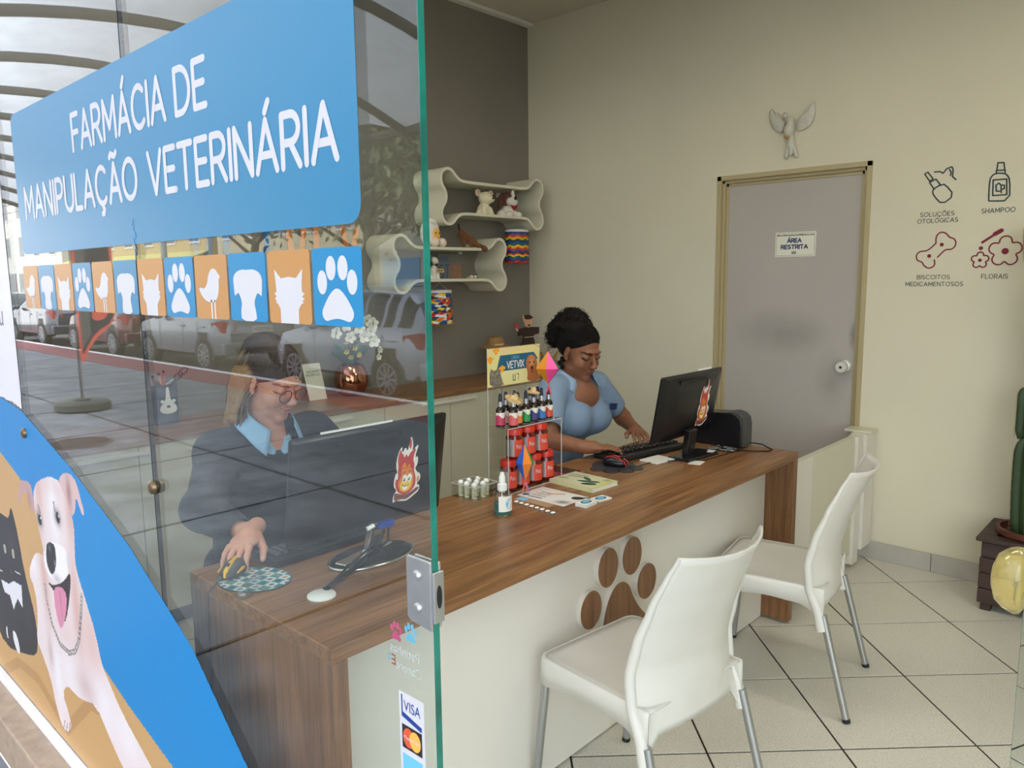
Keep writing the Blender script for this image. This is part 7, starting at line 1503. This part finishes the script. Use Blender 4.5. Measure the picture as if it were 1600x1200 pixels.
def legs(parent, m_, x, y, s0):
    L = Soft(); c = lin((.2, .2, .2))
    for s_ in (-1, 1):
        L.cap((x, y+s_*.09, .54), (x+.40, y+s_*.11, .54), .085, .065, c, .03).cap((x+.40, y+s_*.11, .54), (x+.36, y+s_*.11, .10), .06, .045, c, .02)
    L.ell((x, y, .56), (.13, .18, .095), c, .04); L.build('trousers', m_, parent, .010)
    for s_ in (-1, 1): MB().ball((x+.41, y+s_*.11, .042), (.115, .045, .042), 16).build('shoe', 'rubber_black', parent, smooth=60)
def collar(name, m_, parent, c, yaw, tilt, r0=.062, drop=.038, open_=42, pts=.018, rx=1.0):
    R_ = Euler((0, tilt, yaw)).to_matrix(); n = 30
    def f(u, v):
        a = math.radians(open_+(360-2*open_)*u); e = max(0, 1-min(u, 1-u)/.14)   # e=1 at the front points
        r = r0+(v*.036)+v*e*.006; z = .014*(1-v)-(drop)*v-.045*(abs(math.cos(a/2)))**5*(.9)-v*e*pts
        return tuple(Vector(c)+R_ @ Vector((r*math.cos(a)*rx+.012*e, r*math.sin(a), z)))
    return solid(MB().grid(n, 6, f).build(name, m_, parent, smooth=80), .003, 0)
# ---------------------------------------------------------------- woman in the blue polo shirt
w2 = thing('person', 'woman with curly tied-up dark hair in a light blue polo shirt, typing', 'person', (-2.25, 2.74, 0), group=None)
sk, nl = srgb(138, 92, 66), srgb(190, 148, 128)
B2 = Soft(); H2 = Fr(B2, (-2.100, 2.717, 1.192), Euler((0, math.radians(19), math.radians(-8))))
head(H2, sk, wid=1.06)
B2.cap((-2.125, 2.722, 1.12), (-2.16, 2.735, 1.01), .052, .06, sk, .03)
B2.ell((-2.165, 2.74, .945), (.105, .15, .12), sk, .03).ell((-2.10, 2.73, .99), (.06, .10, .07), sk, .03)
B2.cap((-2.15, 2.60, 1.035), (-2.15, 2.88, 1.025), .046, .046, sk, .03)
B2.cap((-2.145, 2.565, 1.02), (-2.055, 2.44, .835), .044, .040, sk, .015).cap((-2.055, 2.44, .835), (-1.90, 2.505, .815), .041, .026, sk, .012)
B2.cap((-2.145, 2.915, 1.01), (-2.10, 3.055, .84), .044, .040, sk, .015).cap((-2.10, 3.055, .84), (-1.972, 2.965, .812), .040, .025, sk, .012)
hand(Fr(B2, (-1.893, 2.508, .817), Euler((0, math.radians(4), math.radians(48)))), sk, nl, .40)
class FrM(Fr):   # mirrored hand: thumb on the other side
    def P(s, p): return tuple(s.o+s.R @ Vector((p[0], -p[1], p[2])))
hand(FrM(B2, (-1.968, 2.962, .815), Euler((0, math.radians(4), math.radians(-42)))), sk, nl, .40)
B2.build('body', SKB, w2, .0026, face_paint(H2, sk, srgb(128, 66, 62), srgb(26, 16, 12), srgb(20, 12, 10), srgb(104, 64, 46)))
sc_ = srgb(122, 152, 186); T = Soft()
T.ell((-2.30, 2.74, .56), (.14, .18, .12), sc_, .05).ell((-2.265, 2.74, .72), (.125, .158, .13), sc_, .06).ell((-2.20, 2.74, .90), (.125, .168, .14), sc_, .06)
T.ell((-2.105, 2.665, .885), (.085, .088, .080), sc_, .05).ell((-2.105, 2.825, .880), (.085, .088, .080), sc_, .05).ell((-2.14, 2.73, .99), (.085, .12, .07), sc_, .05)
T.cap((-2.155, 2.60, 1.032), (-2.155, 2.88, 1.022), .060, .060, sc_, .05)
T.cap((-2.145, 2.572, 1.022), (-2.088, 2.487, .905), .062, .064, sc_, .03).cap((-2.145, 2.908, 1.012), (-2.118, 2.992, .905), .060, .062, sc_, .03)
T.cap((-2.082, 2.478, .893), (-2.03, 2.40, .79), .050, .052, sc_, .006, sub=True).cap((-2.113, 3.007, .893), (-2.085, 3.10, .80), .050, .052, sc_, .006, sub=True)
T.cap((-2.125, 2.722, 1.16), (-2.14, 2.73, 1.06), .066, .064, sc_, .012, sub=True).cap((-2.055, 2.722, 1.08), (-2.035, 2.727, .975), .042, .014, sc_, .010, sub=True)
for k in range(0): T.cap((-2.03, 2.60+.05*k, .80-.01*(k % 2)), (-2.10, 2.56+.06*k, .775), .004, .003, sc_, .012)
T.build('polo_shirt', MATS['polo_blue'], w2, .004)
collar('shirt_collar', 'collar_blue', w2, (-2.128, 2.724, 1.092), math.radians(-6), math.radians(14), .074, .026, 50, .006)
MB().add([(-2.012, 2.842, .945), (-2.012, 2.885, .940), (-2.016, 2.880, .912), (-2.016, 2.850, .915), (-2.026, 2.842, .945), (-2.026, 2.885, .94), (-2.03, 2.88, .912), (-2.03, 2.85, .915)], [(0, 1, 2, 3), (4, 5, 6, 7), (0, 1, 5, 4), (1, 2, 6, 5), (2, 3, 7, 6), (3, 0, 4, 7)]).build('pocket_emblem', 'ink_blue', w2)
hr = Soft(); HF = Fr(hr, H2.o, H2.R); hc = srgb(24, 17, 15)
HF.ell((-.020, 0, .050), (.094, .083, .082), hc, .02); HF.ell((-.055, 0, .015), (.058, .080, .070), hc, .03)
HF.ell((.118, 0, -.035), (.085, .10, .085), hc, .012, sub=True)
for s_ in (-1, 1): HF.ell((.0, s_*.092, -.028), (.030, .022, .040), hc, .008, sub=True)
rnd = random.Random(11)
HF.ell((-.080, -.005, .090), (.078, .080, .066), hc, .02); HF.ell((-.122, -.01, .035), (.062, .072, .070), hc, .02)
for k in range(170):
    a, b = rnd.random()*2*PI, rnd.random()*PI-.9; c_ = (-.08, -.005, .090) if k % 2 else (-.122, -.01, .035); r_ = (.078, .080, .066) if k % 2 else (.062, .072, .070)
    HF.ell((c_[0]+r_[0]*math.cos(a)*math.cos(b), c_[1]+r_[1]*math.sin(a)*math.cos(b), c_[2]+r_[2]*math.sin(b)), .010+.007*rnd.random(), hc, .006)
for k in range(14): HF.ell((-.02-.045*rnd.random(), -.074+.006*rnd.random(), -.04-.055*rnd.random()), .009, hc, .006)
hairo = hr.build('hair', MATS['hair_black'], w2, .0035)
cv = []
for k in range(520):
    a, b = rnd.random()*2*PI, rnd.random()*PI-1.0; c_ = Vector((-.08, -.005, .090) if k % 2 else (-.122, -.01, .030)); r_ = Vector((.080, .082, .068) if k % 2 else (.064, .074, .074))
    d = Vector((math.cos(a)*math.cos(b), math.sin(a)*math.cos(b), math.sin(b))); p0 = c_+Vector((d.x*r_.x, d.y*r_.y, d.z*r_.z))
    if p0.x > .0 and p0.z < .06: continue
    u = d.cross(Vector((0, 0, 1))).normalized(); v = d.cross(u); ph = rnd.random()*6; L_ = .012+.018*rnd.random()
    cv.append([HF.P(p0+d*(L_*t/7)+u*(.0055*math.cos(ph+t*1.15))+v*(.0055*math.sin(ph+t*1.15))+Vector((0, 0, -.0006*t*t*.3))) for t in range(8)])
strand_mesh('hair_curls', w2, 'hair_black', cv, .0011, .0006, 3)
cv = []
for k in range(260):
    az = math.radians(-112+224*rnd.random()); el_ = math.radians(24-34*(abs(az)/1.95)**1.5+3*rnd.random()); d0 = Vector((math.cos(az)*math.cos(el_), math.sin(az)*math.cos(el_), math.sin(el_))); d1 = Vector((-.62, .12*math.sin(az), .75)).normalized(); rr = 1.008+.010*rnd.random()
    cv.append([HF.P((-.020+.094*rr*d.x, .083*rr*d.y, .050+.082*rr*d.z)) for d in [d0.lerp(d1, q/8).normalized() for q in range(9)]])
strand_mesh('pulled_back_strands', w2, 'hair_black', cv, .0012, .0008, 3)
legs(w2, MATS['trouser_dark'], -2.30, 2.74, 0)
# ---------------------------------------------------------------- woman in the navy jacket
w1 = thing('person', 'woman with glasses, half-up blond-brown hair and navy jacket behind the glass, hand on mouse', 'person', (-2.45, 1.28, 0))
sk1, nl1 = srgb(198, 144, 122), srgb(214, 172, 156)
B1 = Soft(); H1 = Fr(B1, (-2.268, 1.288, 1.196), Euler((0, math.radians(22), math.radians(14))))
head(H1, sk1, wid=1.0)
B1.cap((-2.29, 1.285, 1.12), (-2.335, 1.28, 1.00), .052, .058, sk1, .03); B1.ell((-2.345, 1.28, .94), (.095, .135, .115), sk1, .03); B1.ell((-2.286, 1.277, .975), (.048, .055, .085), sk1, .03)
B1.cap((-2.10, .955, .865), (-1.905, .985, .832), .036, .025, sk1, .012)
B1.cap((-2.33, 1.10, .98), (-2.10, .955, .865), .040, .036, sk1, .02); B1.cap((-2.33, 1.46, .98), (-2.18, 1.56, .84), .040, .036, sk1, .02).cap((-2.18, 1.56, .84), (-1.99, 1.40, .80), .036, .024, sk1, .012)
Rh = Euler((0, math.radians(10), math.radians(-52)))
hand(Fr(B1, (-1.900, .992, .838), Rh), sk1, nl1, .72, .9, .012)
hand(FrM(B1, (-1.985, 1.395, .80), Euler((0, math.radians(3), math.radians(-40)))), sk1, nl1, .4)
B1.build('body', SKB, w1, .0026, face_paint(H1, sk1, srgb(176, 104, 98), srgb(110, 84, 66), srgb(60, 42, 36), srgb(190, 134, 116)))
jc = srgb(34, 36, 46); J = Soft()
J.ell((-2.40, 1.29, .56), (.15, .18, .13), jc, .06).ell((-2.38, 1.29, .72), (.145, .175, .15), jc, .07).ell((-2.35, 1.285, .88), (.13, .175, .15), jc, .06).ell((-2.30, 1.22, .86), (.10, .10, .10), jc, .05).ell((-2.30, 1.36, .86), (.10, .10, .10), jc, .05)
J.cap((-2.335, 1.12, .975), (-2.335, 1.46, .985), .068, .070, jc, .06)
J.cap((-2.325, 1.115, .97), (-2.13, .975, .862), .068, .060, jc, .04).cap((-2.13, .965, .862), (-1.945, .975, .835), .064, .042, jc, .03)
J.cap((-2.335, 1.47, .975), (-2.19, 1.565, .85), .076, .066, jc, .04).cap((-2.19, 1.565, .85), (-2.02, 1.43, .805), .060, .040, jc, .03)
J.cap((-1.925, .975, .836), (-1.86, .98, .83), .034, .034, jc, .004, sub=True).cap((-1.995, 1.405, .803), (-1.93, 1.35, .80), .032, .03, jc, .004, sub=True)
J.cap((-2.29, 1.285, 1.16), (-2.30, 1.285, 1.07), .064, .052, jc, .012, sub=True).cap((-2.225, 1.282, 1.06), (-2.180, 1.277, .935), .042, .010, jc, .012, sub=True)
for k in range(0): J.cap((-2.20+.02*k, .90+.006*k, .90-.01*k), (-2.17+.02*k, 1.01, .80), .006, .004, jc, .016)
J.build('jacket', MATS['jacket_navy'], w1, .0042)
SH = Soft(); sb_ = srgb(140, 178, 210); SH.ell((-2.345, 1.28, .93), (.112, .150, .125), sb_, .04).ell((-2.288, 1.278, .955), (.052, .085, .085), sb_, .03)
SH.cap((-2.29, 1.285, 1.16), (-2.30, 1.285, 1.03), .062, .058, sb_, .012, sub=True).cap((-2.225, 1.280, 1.06), (-2.205, 1.277, .93), .046, .016, sb_, .010, sub=True)
SH.build('shirt', MATS['shirt_light_blue'], w1, .005)
collar('shirt_collar', 'shirt_light_blue', w1, (-2.286, 1.284, 1.078), math.radians(8), math.radians(18), .074, .034, 40, .026)
hb = Soft(); HB = Fr(hb, H1.o, H1.R); c0, c1 = srgb(56, 38, 28), srgb(150, 116, 76)
HB.ell((-.018, 0, .050), (.096, .087, .086), c0, .02); HB.ell((-.060, 0, .0), (.058, .084, .080), c0, .03)
HB.ell((.118, 0, -.035), (.085, .10, .088), c0, .012, sub=True)
for s_ in (-1, 1): HB.ell((.004, s_*.092, -.022), (.026, .018, .034), c0, .008, sub=True)
for s_ in (-1, 1):
    HB.cap((-.036, s_*.078, .02), (-.034, s_*.090, -.14), .026, .018, c1, .015); HB.cap((-.065, s_*.068, .0), (-.065, s_*.078, -.165), .034, .022, c1, .02)
HB.cap((.010, .083, -.03), (.028, .092, -.15), .010, .006, c1, .01); HB.ell((-.088, 0, -.05), (.036, .078, .11), c1, .03); HB.ell((-.05, 0, .075), (.085, .080, .068), c0, .02)
hb.build('hair', vcol_mat('hair_mix', .5, bump=(90, .5)), w1, .004)
rnd = random.Random(5); cv = []
for k in range(420):
    s_ = rnd.choice((-1, 1)); a = .6+rnd.random()*2.3; rr = rnd.random()
    y0 = s_*(.086*math.sin(a)); x0 = -.03+.10*math.cos(a)*.9; top_ = Vector((x0*.6-.01, y0*.55, .128-.03*rr)); midp = Vector((x0-.02, y0*1.05, .035)); low = Vector((x0*.6-.03, s_*(.080+.014*rr), -.055)); en = Vector((x0*.5-.02+.02*rnd.random(), s_*(.078+.022*rr), -.13-.045*rnd.random()))
    if x0 > .04: continue
    cv.append([HB.P(p) for p in (top_, top_.lerp(midp, .5)+Vector((-.004, s_*.014, .008)), midp, low, low.lerp(en, .5)+Vector((0, s_*.003, 0)), en)])
strand_mesh('hair_strands', w1, 'hair_brown', cv[::2], .0016, .0010, 3); strand_mesh('hair_highlights', w1, 'hair_blond', cv[1::2], .0016, .0010, 3)
cl_ = MB(); cl_.tube([HB.P((-.075, -.062, .045)), HB.P((-.085, -.074, .035)), HB.P((-.088, -.070, .015))], [.008, .011, .006], 8); cl_.build('hair_clip', 'glasses_brown', w1, smooth=60)
gs = MB()
for s_ in (-1, 1):
    gs.tube([HB.P((.1035-.004*abs(math.cos(2*PI*k/20)), s_*.034+.0255*math.cos(2*PI*k/20), -.006+.0215*math.sin(2*PI*k/20))) for k in range(20)], .0016, 6, closed=True)
gs.tube([HB.P((.102, -.010, .002)), HB.P((.109, 0, .005)), HB.P((.102, .010, .002))], .0015, 6)
gl_ = gs.build('eyeglasses', 'glasses_brown', w1, smooth=60); gl_['kind'] = 'part'
for s_ in (-1, 1):
    MB().tube([HB.P((.098, s_*.060, .002)), HB.P((.07, s_*.077, .002)), HB.P((.0, s_*.083, .004)), HB.P((-.018, s_*.083, -.008))], .0013, 6).build('temple_arm', 'gold', gl_, smooth=60)
MB().ball(HB.P((.004, -.084, -.040)), .0032, 8).build('earring', 'gold', w1, smooth=60)
legs(w1, MATS['trouser_dark'], -2.42, 1.28, 0)
